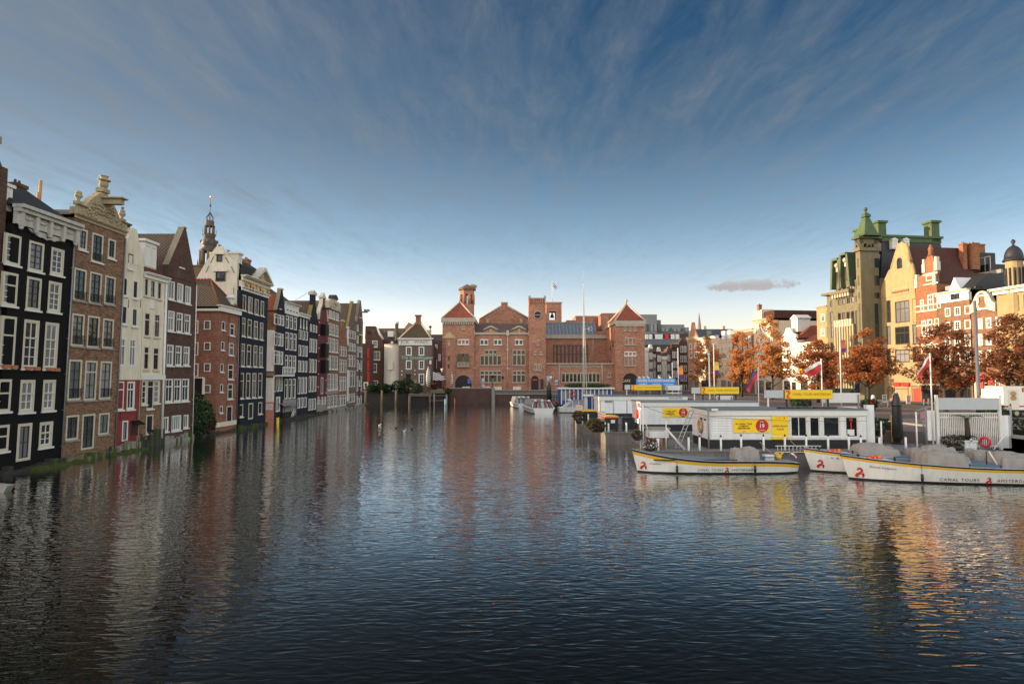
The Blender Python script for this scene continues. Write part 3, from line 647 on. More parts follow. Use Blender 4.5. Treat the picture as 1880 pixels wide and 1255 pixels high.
# side gable: plane y-z at u = 0
PT = [(0, 0)] ; sy = lambda px, py: (XF - on_y(px, py, YS).x, on_y(px, py, YS).z)
prof = [(.3, 0), sy(436, 481), sy(424, 474), sy(412, 460), sy(407, 452.5), sy(398, 452), sy(392, 459), sy(374, 488), sy(356, 519), (sy(356, 519)[0], 0)]
n = len(prof); b = MB(); v = [(-.02, p_[0], p_[1]) for p_ in prof] + [(.4, p_[0], p_[1]) for p_ in prof]
b.add(v, [tuple(range(n)), tuple(range(2 * n - 1, n - 1, -1))] + [(i, i + n, (i + 1) % n + n, (i + 1) % n) for i in range(n)]); h.part('side_gable', b, PALEPL)
yl, yr_ = prof[1][0], prof[-2][0]; ypk, zpk = sy(402, 456)
b = MB()
b.add([(.4, .3, ze), (h.W, .3, ze), (h.W, .3, prof[1][1] - .2), (.4, .3, prof[1][1] - .2), (.4, ypk, zpk - .3), (h.W, ypk, zpk - .3), (.4, yr_, ze), (h.W, yr_, ze)],
      [(0, 1, 2, 3), (3, 2, 5, 4), (4, 5, 7, 6), (1, 7, 5, 2)]); h.part('roof', b, LEADR)
h.body(.02, h.W, yr_, 0, ze, BLUEPL)
def gable_window(px0, px1, py0, py1, st):
    a, c = on_y(px0, py0, YS - .05), on_y(px1, py1, YS - .05); me, pm, pm2 = frame_mesh(c.x - a.x, a.z - c.z, st)
    f = obj('window', me, h.root, (-.10, XF - (a.x + c.x) / 2, (a.z + c.z) / 2), (0, 0, -pi / 2)); obj('pane', pm, f)
    b = MB(); w_ = (c.x - a.x) / 2; b.box(-w_ - .25, w_ + .25, -.15, .06, (a.z - c.z) / 2, (a.z - c.z) / 2 + .22); b.build('lintel', PALEPL, f)
DKF = plain('dark_brown_paint', (0.03, 0.02, 0.014), .5, .2, 3)
gable_window(398, 407.5, 467, 480, (DKF, DKF, 1, 1, 0, .06)); gable_window(396.5, 413.5, 498.5, 516, (DKF, DKF, 2, 1, 0, .06))
for x0, y0, x1, y1 in ((392.5, 471, 387, 482), (383.5, 488, 378.5, 500), (414, 472, 420.5, 483), (425, 489, 430.5, 501), (429.5, 528, 429.5, 540)):
    a, c = on_y(x0, y0, YS), on_y(x1, y1, YS); b = MB(); b.tube([(-.06, XF - a.x, a.z), (-.06, XF - c.x, c.z)], .03, 4); h.part('wall_anchor', b, IRON)
u, z = h.p(441, 483, .6); b = MB(); b.box(u - .55, u + .5, .6, 4, z - 1.2, z + 1.0); b.box(u - .65, u + .6, .45, 4, z + 1.0, z + 1.2); h.part('dormer', b, CREAMF)
h.w(u, z, .65, 1.6, (WHITE, WHITE, 1, 1, 0, .08), y=.56, cut=False, curtain=False)
h.chimney(h.p(452, 480, 3)[0], 3, za, h.p(452, 476, 3)[1], BR_RED, 1.0)
bl = plain('gull_feathers', (0.16, 0.15, 0.15), .8)
for k, (px, py, lb) in enumerate(((402.5, 450.5, 'gull standing on the very peak of the cream side gable'), (418.5, 460.5, 'gull perched halfway down the roof edge behind the cream gable'))):
    a = on_y(px, py, YS + (.2 if k == 0 else 1.5)); b = MB(); b.ball((a.x, a.y, a.z), .15, 8, 6); b.tube([(a.x - .22, a.y, a.z + .16), (a.x, a.y, a.z + .03), (a.x + .35, a.y, a.z - .02)], [.05, .1, .01], 6); b.tube([(a.x, a.y, a.z - .1), (a.x, a.y, a.z - .4)], .02, 4)
    tag(b.build('gull', bl), lb, 'bird')
pipe(h, .1, .3, ze, IRON, .05); ledge(h, z1=.35, d=.4)

# --- gap with a billboarded side wall, then the row to the end of the canal
Y9 = yb(503)
h = left_house('canal_house', 'slim blue-black house with steep narrow gable beside a white blank billboard wall', 503, 518.5)
Q1 = (WHITE, WHITE, 1, 1, .3, .09); Q0 = (WHITE, WHITE, 1, 1, 0, .09)
row(h, 576, 579, 595.5, 598.5, ((504.5, 509.5), (511, 516), (517.5, 521.5)), Q1, None)
row(h, 609.5, 612.5, 634, 636, ((504, 508.5), (510, 515), (516, 520)), Q1, None)
row(h, 643, 645, 668.5, 669.5, ((503.5, 508), (509, 513.5), (515, 519.5)), Q1, None)
row(h, 690, 691, 719, 718, ((503, 507), (508.5, 513), (514.5, 518.5)), Q0, None)
h.wpx(506.5, 514, 728, 755.5, (WHITE, WHITE, 2, 1, 0, .14), kind='door')
ze = h.p(511, 570)[1]; zp = h.p(514.5, 531)[1]; um = h.W * .55
h.front(0, h.W, 0, ze, BLUEPL)
h.body(.3, h.W, 9, 0, ze, BR_RED)
h.gable([(0, ze), (h.W, ze), (um + .35, zp), (um - .35, zp)], BLUEPL, y0=-.05, y1=.35, px=False); h.wpx(512.8, 515.6, 551, 566.5, Q0, WHITE, cut=False)
b = MB(); b.add([(um - .38, -.12, zp), (um - .38, .42, zp), (-.05, .42, ze), (-.05, -.12, ze)], [(0, 1, 2, 3), (3, 2, 1, 0)]); b.box(um - .42, um + .42, -.15, .45, zp, zp + .2); h.part('coping', b, STONE)
h.roof_perp(0.02, h.W, ze, zp - .6, .36, 9, T_RED, um)
# side wall facing the viewer in the gap
a = on_y(487.5, 574, Y9); zt9 = a.z; d9 = XF - a.x
b = MB(); b.box(-.02, .28, .02, d9 + 3, 0, zt9); h.part('gap_wall', b, BR_RED)
s0, s1 = on_y(488, 606, Y9), on_y(502.3, 681, Y9); b = MB(); b.box(-.14, -.022, XF - s1.x, XF - s0.x, s1.z, s0.z); h.part('billboard', b, plain('billboard_white', (0.66, .63, .58), .7, .08, 1))
b = MB(); z_ = s1.z - .5; b.box(-.5, -.03, .1, d9, z_ - .15, z_ + .15); h.part('girder', b, ZINC)
# pink and white extension in the gap
g0 = yb(487.2) + .05
for px0, px1 in ((488.5, 493.2), (495, 500.5)):
    a, c = on_y(px0, 699, Y9 - .3), on_y(px1, 735, Y9 - .3); me, pm, pm2 = frame_mesh(c.x - a.x, a.z - c.z, (WHITE, WHITE, 1, 1, .3, .14)); f = obj('window', me, h.root, (-.36, XF - (a.x + c.x) / 2, (a.z + c.z) / 2), (0, 0, -pi / 2)); obj('pane', pm2, f)
    a, c = on_y(px0, 741, Y9 - .3), on_y(px1, 752, Y9 - .3); me, pm, pm2 = frame_mesh(c.x - a.x, a.z - c.z, (WHITE, WHITE, 2, 1, 0, .14)); f = obj('window', me, h.root, (-.36, XF - (a.x + c.x) / 2, (a.z + c.z) / 2), (0, 0, -pi / 2)); obj('pane', pm, f)
a, c = on_y(487.2, 693, Y9 - .3), on_y(502.5, 738, Y9 - .3)
b = MB(); b.box(-.34, -.023, .05, d9, c.z, a.z); h.part('extension', b, CREAMPL); b = MB(); b.box(-.345, -.023, .045, d9, -.5, c.z - .02); h.part('extension', b, PINKPL)
b = MB(); z_ = h.p(512, 688)[1]   # balcony
u1 = h.W + 1.6; b.box(.05, u1, -1.0, -.02, z_ - .2, z_); b.box(.05, u1, -1.05, -.97, z_ + .95, z_ + 1.1)
for i in range(9): u = .1 + (u1 - .15) * i / 8; b.box(u - .05, u + .05, -1.04, -.96, z_, z_ + .95)
h.part('balcony', b, WHITE); ledge(h)

ROW = []
def slim(label, pa, pb, ztop, wall, rows, ncol, st, roof, gab=None, cor=None, lean=0, ground=None, sill=None, extra=None):
    """one of the narrow fronts: rows are photo heights at its middle column"""
    h = left_house('canal_house', label, pa, pb, lean); px = (pa + pb) / 2 + 3
    ze = h.p(px, ztop)[1]; m = h.W * .05
    wd = (h.W - 2 * m) / ncol
    for r in rows:
        zt, zb = h.p(px, r[0])[1], h.p(px, r[1])[1]
        if zt > ze - .1: zt = ze - .1
        for i in range(ncol):
            h.w(m + wd * (i + .5), (zt + zb) / 2, wd * (r[2] if len(r) > 2 else .74), zt - zb, st, sill)
    return h, ze, px
# flat white cornice
h, ze, px = slim('blue-black house with flat white attic and tall rows of big windows', 518.7, 543.5, 578, BLUEPL, ((580.5, 604), (611, 643), (652, 683), (695, 731.5)), 3, Q1, None)
zs = h.p(px, 735)[1]; za = h.p(px, 557)[1]
h.front(0, h.W, 0, ze, [BLUEPL, GREYST], bands=((0, 2.9, 1),)); h.body(0, h.W, 9, 0, ze, BLUEPL)
b = MB(); b.box(0, h.W, -.1, .5, ze, za - .4); h.part('attic', b, WHITE); h.cornice(-.05, h.W + .1, za - .4, za, WHITE, .5)
for k in range(4): b = MB(); u = h.W * (.14 + .24 * k); b.box(u - .3, u + .3, -.12, -.1, ze + .45, za - 1.0); h.part('attic_vent', b, DKF)
h.roof_par(0, h.W, za - .3, za + 3.0, .3, 9, T_DARK); ledge(h)
# three small oval vents
h, ze, px = slim('blue-black house with three small arched vents under a narrow white cornice', 543.7, 564, 583, BLUEPL, ((606.5, 624), (634, 654), (662, 683), (692, 722.5), (729, 748)), 3, Q0, None)
h.front(0, h.W, 0, ze, BLUEPL); h.body(0, h.W, 9, 0, ze, BLUEPL); za = h.p(px, 576)[1]; h.cornice(0, h.W, ze, za, WHITE, .4)
for k in range(3):
    u, z = h.W * (.22 + .28 * k), h.p(px, 598)[1]; b = MB(); b.prism([(u - .3, z - .5), (u + .3, z - .5), (u + .12, z + .2), (u + .12, z + 1), (u - .12, z + 1), (u - .12, z + .2)], -.06, -.004); h.part('hoist_vent', b, WHITE)
h.roof_par(0, h.W, za - .1, za + 3.4, .0, 9, T_DARK); ledge(h)
# neck gable with tall chimney-like top
h, ze, px = slim('blue-black house with a tall narrow neck rising from its gable', 564.2, 581, 592, BLUEPL, ((596, 610, .6), (622, 647), (659, 684), (690, 719), (731, 752)), 3, Q0, None)
h.front(0, h.W, 0, ze, BLUEPL); h.body(0, h.W, 11, 0, ze, BLUEPL); zp = h.p(575, 541)[1]; um = h.W * .5; zm = h.p(575, 560)[1]
h.gable([(0, ze), (h.W, ze), (um + .75, zm), (um + .65, zp), (um - .65, zp), (um - .75, zm)], BLUEPL, y0=-.05, y1=.5, px=False); b = MB(); b.box(um - .9, um + .9, -.2, .7, zp, zp + .45); b.prism([(um - .7, zp + .45), (um + .7, zp + .45), (um, zp + .8)], -.1, .6); h.part('cap', b, STONE)
b = MB(); b.add([(um - .78, -.1, zm), (um - .78, .55, zm), (-.05, .55, ze), (-.05, -.1, ze)], [(0, 1, 2, 3), (3, 2, 1, 0)]); h.part('coping', b, plain('lichened_coping', (.38, .30, .10), .9, .4, 3))
h.wpx(574.5, 577.5, 568, 584, Q0, cut=False); h.roof_perp(.02, h.W - .02, ze, zm + .6, .51, 11, T_DARK); ledge(h)
b = MB(); b.tube([(um - .5, 1, zp + .2), (um - 2.8, 2, zp - 1.1)], .03, 4); h.part('roof_stay', b, ZINC)
# maroon warehouse with black shutters
h, ze, px = slim('maroon warehouse with open black shutters and cream scrolled gable', 581.2, 598.5, 588, MAROON, (), 3, Q0, None)
SH = plain('black_shutter', (.012, .011, .011), .6, .2, 3)
for y0, y1 in ((596, 616), (631, 656), (661, 685)):
    h.wpx(588.5, 592.5, y0, y1, (MAROON, BLACKF, 1, 2, 0, .06), curtain=False)
    zt, zb = h.p(592, y0)[1], h.p(592, y1)[1]; ua = h.p(588.5, y0)[0]; ub = h.p(592.5, y0)[0]
    for u_, sg in ((ua, -1), (ub, 1)):
        b = MB(); b.add([(u_, -.03, zb), (u_ + sg * .35, -.95, zb), (u_ + sg * .35, -.95, zt), (u_, -.03, zt)], [(0, 1, 2, 3)]); me = b.mesh('shutter', SH); o = obj('shutter', me, h.root); md = o.modifiers.new('thick', 'SOLIDIFY'); md.thickness = .06
h.wpx(589, 593, 692.5, 723, (WHITE, BLACKF, 1, 1, 0, .16), kind='door'); 
for x0, x1 in ((583, 586), (590, 593), (595.5, 598)): h.wpx(x0, x1, 728, 742, Q0)
h.front(0, h.W, 0, ze, [MAROON, GREYST], bands=((0, 2.4, 1),)); h.body(0, h.W, 11, 0, ze, MAROON)
um = h.W * .5; zp = h.p(592, 547)[1]; q = [(0, ze), (h.W, ze), (h.W * .9, ze + 1.4), (um + .95, ze + 2.6), (um + .8, zp), (um - .8, zp), (um - .95, ze + 2.6), (h.W * .1, ze + 1.4)]
h.gable(q, MAROON, y0=-.03, y1=.4, px=False)
b = MB(); b.prism([(0, ze), (.35, ze), (h.W * .14, ze + 1.4), (um - .7, ze + 2.6), (um - .55, zp), (um - .85, zp), (um - 1.05, ze + 2.7), (-.05, ze + .9)], -.15, .45)
b.prism([(h.W - .35, ze), (h.W, ze), (h.W + .05, ze + .9), (um + 1.05, ze + 2.7), (um + .85, zp), (um + .55, zp), (um + .7, ze + 2.6), (h.W * .86, ze + 1.4)], -.15, .45)
b.box(um - 1.05, um + 1.05, -.2, .5, zp, zp + .3); b.prism([(um - .9, zp + .3), (um + .9, zp + .3), (um, zp + 1.0)], -.15, .45); h.part('gable_scrolls', b, CREAMF)
b = MB(); b.box(um - .15, um + .15, -1.3, 0, zp - 1.9, zp - 1.55); h.part('hoist_beam', b, DKF)
h.wpx(587.5, 590, 572, 584, Q0, cut=False); h.roof_perp(.05, h.W - .05, ze, zp - .9, .41, 11, T_DARK); ledge(h)
WL = plain('white_lamp', (.8, .78, .7), .4, .05)
for k in range(14):
    z = 3.4 + 1.05 * k; b = MB(); b.ball((.35 if k % 2 else h.W - .4, -.08, z), .09, 6, 4); h.part('facade_ball', b, WL)
# brown house with carved stone attic
h, ze, px = slim('tall brown house crowned by a carved cream stone attic with a mask', 598.7, 620.5, 569, BR_BROWN, ((572, 586), (595, 616), (621.5, 646.5), (653, 678), (686, 715.5), (725, 746)), 3, (WHITE, WHITE, 2, 3, 0, .09), None, sill=WHITE)
h.front(0, h.W, 0, ze, [BR_BROWN, GREYST], bands=((3.1, 4.3, 1), (0, .9, 1))); h.body(0, h.W, 11, 0, ze, BR_BROWN)
zp = h.p(615, 547)[1]; W_ = h.W; b = MB(); b.prism([(0, ze), (W_, ze), (W_ + .1, ze + 1.2), (W_ * .85, ze + 1.7), (W_ * .75, zp - .6), (W_ * .5, zp), (W_ * .25, zp - .6), (W_ * .15, ze + 1.7), (-.1, ze + 1.2)], -.2, .5)
r = random.Random(5)
for k in range(40): b.ball((W_ * r.uniform(.1, .9), -.2, ze + .3 + r.random() * (zp - ze - 1.3)), r.uniform(.1, .25), 6, 4)
h.part('carved_attic', b, STONE); b = MB(); b.prism([(W_ * .5 + 1.5 * cos(i * pi / 8), zp - .3 + .8 * sin(i * pi / 8)) for i in range(9)], -.35, .6); h.part('attic_arch', b, DKST)
b = MB(); b.ball((W_ * .5, -.3, (ze + zp) / 2 + .2), .4, 8, 6); h.part('mask', b, STONE)
h.roof_perp(.1, W_ - .1, ze, zp - .5, .51, 11, T_DARK); ledge(h, m=GREYST)
# small peaked brown house
h, ze, px = slim('small reddish brown house with peaked gable between taller neighbours', 620.7, 635.8, 632, BR_RED, ((636, 654), (660, 684), (691, 717), (724, 744)), 3, Q1, None)
h.front(0, h.W, 0, ze, [BR_RED, GREYST], bands=((0, 2.2, 1),)); h.body(0, h.W, 9, 0, ze, BR_RED); zp = h.p(629, 590)[1]; um = h.W * .5
h.gable([(0, ze), (h.W, ze), (h.W, ze + .6), (um + .5, zp), (um - .5, zp), (0, ze + .6)], BR_RED, y0=-.03, px=False); h.wpx(627, 632.5, 610, 628.5, Q1, cut=False)
b = MB(); b.box(um - .7, um + .7, -.1, .4, zp, zp + .35); h.part('cap', b, STONE); b = MB(); u = h.W - .3; b.box(u - .3, u + .4, -.35, .1, h.p(635, 602)[1], h.p(635, 599)[1]); b.box(u, u + .25, -.3, .05, ze, h.p(635, 602)[1]); h.part('gutter', b, WHITE)
h.roof_perp(.05, h.W - .05, ze, zp - .5, .36, 9, T_DARK); ledge(h, m=GREYST)
# two last tall brown houses
h, ze, px = slim('tall grey brown house with lichened roof edge and white plaster strip', 636, 652.3, 604, BR_GREY, ((607, 622), (630, 645), (652, 673), (680, 710), (722, 738)), 3, Q1, None, lean=.0)
h.front(0, h.W, 0, ze, BR_GREY); h.body(0, h.W, 11, 0, ze, BR_GREY); zp = h.p(647, 555)[1]; um = h.W * .5
h.gable([(0, ze), (h.W, ze), (um + .4, zp), (um - .4, zp)], BR_GREY, y0=-.03, px=False); h.wpx(648, 651, 586, 600, Q0, cut=False)
b = MB(); b.add([(um - .42, -.1, zp), (um - .42, .42, zp), (-.05, .42, ze), (-.05, -.1, ze)], [(0, 1, 2, 3), (3, 2, 1, 0)]); b.box(um - .45, um + .45, -.12, .45, zp, zp + .25); h.part('coping', b, plain('lichened_coping', (.38, .30, .10), .9, .4, 3))
h.roof_perp(.02, h.W - .02, ze, zp - .5, .36, 13, T_DARK); b = MB(); b.box(.02, 1.3, -.07, -.004, 1.5, h.p(638, 679)[1]); h.part('plaster_strip', b, WHITE); ledge(h, m=GREYST)
h, ze, px = slim('last brown house of the left row with a dark hoist bay up its middle', 652.5, 664.5, 592, BR_GREY, ((637, 656), (661, 681), (690, 717), (726, 742)), 3, Q1, None)
for y0, y1 in ((596, 608), (616, 630)): h.wpx(655, 658, y0, y1, Q0)
h.front(0, h.W, 0, ze, BR_GREY); h.body(0, h.W, 12, 0, ze, BR_GREY); zp = h.p(661, 551)[1]; um = h.W * .5
h.gable([(0, ze), (h.W, ze), (h.W * .82, ze + 2.2), (um + .5, zp), (um - .5, zp), (h.W * .18, ze + 2.2)], BR_GREY, y0=-.03, px=False)
b = MB(); b.add([(um - .52, -.1, zp), (um - .52, .42, zp), (-.05, .42, ze), (-.05, -.1, ze)], [(0, 1, 2, 3), (3, 2, 1, 0)]); h.part('coping', b, STONE)
for k in range(5): z = ze - 3.5 * k + .8; b = MB(); b.box(um - .5, um + .5, -.06, -.003, z - 2.2, z); h.part('hoist_door', b, DKF); b = MB(); b.box(um - .7, um + .7, -.4, -.004, z, z + .2); h.part('hoist_lintel', b, WHITE)
b = MB(); b.box(um - .12, um + .12, -1.6, 0, zp - 2.6, zp - 2.3); b.box(um - .5, um + .5, -1.9, -.9, zp - 2.3, zp - 1.9); h.part('hoist_beam', b, GREYST)
h.roof_perp(.02, h.W - .02, ze, zp - .6, .36, 12, T_DARK); ledge(h, m=GREYST)
# ---------------------------------------------------------------- the head of the canal
BE1 = brick('exchange_brick', (0.43, 0.205, 0.125), (0.27, 0.115, 0.072), (0.28, 0.18, 0.13), stain=.36, bw=.5, bh=.16)
BE2 = brick('exchange_roof_tiles', (0.22, 0.062, 0.034), (0.16, 0.045, 0.028), (0.15, 0.05, 0.03), bw=.3, bh=.3, stain=.2)
BROOF = plain('brown_roof_slates', (0.11, 0.075, 0.06), .8, .35, 1.5)
SBAND = plain('weathered_grey_sandstone', (0.37, 0.32, 0.25), .85, .3, 1.5, streak=.2)
def facing(name, label, cat, pa, base, Y, group=None):
    a = on_y(pa, 700, Y); h = House(name, label, cat, (a.x, Y, base), 0, 0, group); h.X0 = a.x; return h
def wide(h, pa, pb): return h.p(pa, 660)[0], h.p(pb, 660)[0]
def simple(h, pa, pb, ptop, mt, d=10, **k):
    u0, u1 = wide(h, pa, pb); z = h.p((pa + pb) / 2, ptop)[1]; h.front(u0, u1, 0, z, mt, **k); h.body(u0, u1, d, 0, z, mt); h.W = u1; return u0, u1, z
S1 = (WHITE, WHITE, 2, 3, 0, .13); S2 = (WHITE, WHITE, 2, 2, 0, .12)
# brown bell-gabled house
h = facing('canal_house', 'dark brown bell-gabled house at the head of the canal beside the white rounded wall', 'canal house', 670, 1.5, 152)
for x0, x1, y0, y1 in ((683.5, 693, 625, 637), (684, 698, 644.5, 660.5), (684.5, 692, 667, 683), (684, 694, 698, 707)): h.wpx(x0, x1, y0, y1, S2, WHITE)
u0, u1, z = simple(h, 670, 703, 622, BR_DARK); h.gable([(670, 622), (703, 622), (696, 612), (692, 602), (689, 598.5), (671, 598.5)], BR_DARK)
h.wpx(675.5, 681, 608, 614, S2, cut=False); h.roof_perp(u0, u1, z, h.p(684, 601)[1], .4, 10, T_DARK)
b = MB(); us = [h.p(a, c) for a, c in ((703.5, 623), (697, 612.5), (693, 602.5))]; b.tube([(a, -.05, c) for a, c in us], .28, 5); h.part('coping', b, WHITE)
# red shuttered front at the end of the left row
h = facing('canal_house', 'sliver of a dark house front with bright red shutters at the end of the row', 'canal house', 666, 1.0, 147)
u0, u1 = h.p(665.5, 660)[0], h.p(679, 660)[0]; z = h.p(671, 630)[1]; h.front(u0, u1, 0, z, BR_DARK); h.body(u0, u1, 4, 0, z, BR_DARK)
for y0, y1 in ((639, 657), (661, 679), (683, 699.5)):
    a, c = h.p(674.3, y0), h.p(678.2, y1); b = MB(); b.box(a[0], c[0], -.09, -.004, c[1], a[1]); h.part('shutter', b, plain('bright_red_paint', (0.45, 0.01, 0.01), .5, .15, 3))
    h.wpx(668.5, 673.5, y0, y1, (GREENF, GREENF, 2, 2, 0, .1), cut=False)
h.wpx(667.5, 676, 701, 714, (WHITE, BLACKF, 1, 1, 0, .25), cut=False, kind='doorway')
# mansard block behind
h = facing('apartment_house', 'long house with dark green roof and white dormers behind the rounded wall', 'house', 688, 2, 166)
u0, u1, z = simple(h, 688, 737, 622, BR_DARK); zr = h.p(712, 600)[1]; h.roof_par(u0, u1, z, zr, 0, 9, T_MOSS)
for a, c in ((693, 702), (712, 722)):
    p0, p1 = h.p(a, 607.5), h.p(c, 618); b = MB(); b.box(p0[0], p1[0], -.2, 3, p1[1], p0[1]); h.part('dormer', b, WHITE)
# white rounded wall building
h = facing('house', 'white windowless house with a smoothly rounded corner and a metal flue', 'house', 701, 1.5, 148)
u0, u1 = wide(h, 702, 733); z = h.p(716, 632)[1]; zb = h.p(716, 714)[1]
b = MB(); P = [(u0, 8)] + [(u0 + (u1 - u0) * (i / 10), 2.6 - 2.2 * sin(pi * (.08 + .55 * i / 10)) ** .8) for i in range(11)] + [(u1, 8)]; b.slab(P, 0, z)
h.part('wall', b, plain('white_render', (.56, .51, .42), .85, .12, .6, streak=.12))
b = MB(); b.slab([(u0 - .1, 8.1)] + [(x, y - .12) for x, y in P[1:-1]] + [(u1, 8.1)], z, z + .2); h.part('coping', b, GREYST)
a, c = h.p(712, 663.5, .3), h.p(721.5, 678.5, .3); b = MB(); b.box(a[0], c[0], .25, .6, c[1], a[1]); h.part('blind_window', b, plain('white_render', (.5, .45, .36)))
a, c = h.p(725.5, 625, 3), h.p(731, 591, 3); b = MB(); b.lathe([(.42, z - .2), (.42, c[1] - .6), (.5, c[1] - .6), (.5, c[1])], (a[0] + c[0]) / 2, 3, 12); h.part('flue', b, plain('galvanised_steel', (.42, .41, .40), .4, .1, 3, metal=.5))
for k in range(4): b = MB(); u = u0 + .8 + k * .9; b.box(u, u + .55, 1.2 + k * .1, 2.2, z + .2, z + .2 + (.9, .6, .8, 1.3)[k]); h.part('roof_unit', b, WHITE if k % 2 else IRON)
# coffee shop
h = facing('coffee_shop', 'brown brick coffee shop with white lettered cornice and tall tiled roof', 'coffee shop', 732, 1.6, 147)
for x0, x1, y0, y1 in ((745, 756, 636, 652.5), (768.5, 779, 636, 652.5), (745, 756, 661, 678), (768.5, 779, 661, 678), (768.5, 779, 685.5, 706.5)): h.wpx(x0, x1, y0, y1, (WHITE, WHITE, 2, 3, 0, .22), curtain=False)
h.wpx(745, 754.5, 686, 708, (DKF, DKF, 1, 1, .2, .15), kind='door', curtain=False)
u0, u1, z = simple(h, 732.3, 792, 633.5, BR_GREY); zc = h.p(762, 620.5)[1]
b = MB(); b.box(u0 - .05, u1 + .1, -.18, .2, z, zc - .3); h.part('frieze', b, WHITE); b = MB(); b.box(u0 - .3, u1 + .45, -.5, .3, zc - .3, zc); h.part('cornice', b, WHITE)
DKL = plain('black_lettering', (.03, .025, .02), .6, .1)
text('lettering', 'JCK   WAEC', 1.1, plain('faded_lettering', (.22, .19, .15), .7, .2, 3), h.root, ((u0 + u1) / 2, -.21, (z + zc) / 2 - .12), sx=1.15)
text('shop_name', 'The Grasshopper', 1.0, plain('pale_green_neon_letters', (.32, .50, .42), .4, .1), h.root, ((u0 + u1) / 2 + .4, -.12, h.p(762, 656.5)[1]), shear=.25, sx=1.05, bold=.012, ext=.03)
ym = 4.2; zr = h.p(763, 592, ym)[1]; ux = h.p(763, 600)[0]
b = MB(); b.add([(u0 + .2, -.1, zc), (u1 - .1, -.1, zc), (u1 - .1, 2 * ym, zc), (u0 + .2, 2 * ym, zc), (ux - .5, ym, zr), (ux + .5, ym, zr)], [(0, 1, 5, 4), (1, 2, 5), (2, 3, 4, 5), (3, 0, 4), (3, 2, 1, 0)]); h.part('roof', b, T_MOSS)
b = MB(); b.tube([(u0 + .2, -.1, zc + .08), (ux - .5, ym, zr + .08)], .22, 5); b.tube([(u1 - .1, -.1, zc + .08), (ux + .5, ym, zr + .08)], .22, 5); h.part('ridge', b, STONE)
b = MB(); zt = h.p(763, 580.5, ym)[1]; b.box(ux - .55, ux + .55, ym - .5, ym + .5, zr - .6, zt); b.box(ux - .75, ux + .75, ym - .7, ym + .7, zt, zt + .3); h.part('chimney', b, BR_RED)
a, c = h.p(789, 661.5), h.p(792.5, 668.5); b = MB(); b.box(a[0], c[0], -.6, -.45, c[1], a[1]); h.part('blade_sign', b, WHITE)
for x, y in ((738, 681), (738, 688), (762, 680), (762, 687)):
    a = h.p(x, y); b = MB(); b.ball((a[0], -.15, a[1]), .16, 6, 4); h.part('wall_lamp', b, WL)
a, c = h.p(758, 697), h.p(765, 703); b = MB(); b.box(a[0], c[0], -.08, -.005, c[1], a[1]); h.part('menu_board', b, GREYST)
# alley houses between coffee shop and exchange
h = facing('house', 'sliver of pale houses far down the alley beside the brick exchange', 'house', 790, 2, 190)
h.wpx(799, 803, 632, 640, S2); h.wpx(805, 809, 650, 662, S2); h.wpx(798, 802, 660, 676, S2)
u0, u1, z = simple(h, 790, 815, 625, BR_DARK); h.roof_par(u0, u1, z, h.p(800, 612)[1], 0, 8, T_DARK)
h = facing('house', 'distant orange gable peeping over the coffee shop roof', 'house', 735, 2, 185)
u0, u1, z = simple(h, 735, 770, 612, STONE); h.gable([(735, 612), (766, 612), (750.5, 591)], BR_ORANGE); h.roof_perp(u0, h.p(766, 612)[0], z, h.p(750, 592)[1], .4, 12, T_RED)
h = facing('house', 'low far roof and white chimney at the end of the alley', 'house', 776, 2, 200)
u0, u1, z = simple(h, 776, 816, 614, BR_RED); h.chimney(h.p(787.5, 606, 2)[0], 2, z - 2, h.p(787.5, 606, 2)[1], STONE, 1.4)
b = MB(); u = h.p(788.5, 600)[0]; b.tube([(u, 2, z), (u, 2, h.p(788.5, 598)[1])], .15, 6); b.ball((u, 2, h.p(788.5, 599)[1]), .45, 8, 6); h.part('finial', b, IRON)

# --- the brick exchange
YB = 150.0; GZ = 2.7
h = facing('exchange_building', 'huge red brick exchange with towers, arched doors and stone mullioned windows', 'exchange building', 812, GZ, YB)
STM = (SBAND, SBAND, 1, 1, 0, .3)
def mull(px0, px1, y0, y1, n, tr=0.0, y=0.0, sill=True, st=None, nd=.12):
    """stone-framed window of n lights"""
    ua, zt = h.p(px0, y0, y); ub, zb = h.p(px1, y1, y); st = st or SBAND
    b = MB(); W_, H_ = (ub - ua), (zt - zb); x, z = W_ / 2, H_ / 2
    b.box(-x, x, -.1, .3, z - .25, z); b.box(-x - .1, x + .1, -.22, .3, -z, -z + .28)
    for i in range(n + 1):
        u = -x + W_ * i / n; b.box(max(-x, u - nd), min(x, u + nd), -.08, .28, -z + .28, z - .25)
    if tr: zz = z - H_ * tr; b.box(-x, x, -.07, .27, zz - .15, zz + .15)
    f = b.build('window', st, h.root, ((ua + ub) / 2, y, (zt + zb) / 2))
    pb = MB(); pb.add([(-x, .14, -z), (x, .14, -z), (x, .14, z), (-x, .14, z)], [(0, 1, 2, 3)]); pb.build('pane', GLASS, f)
    if y == 0: h.holes.append((ua, ub, zb, zt))
    return f
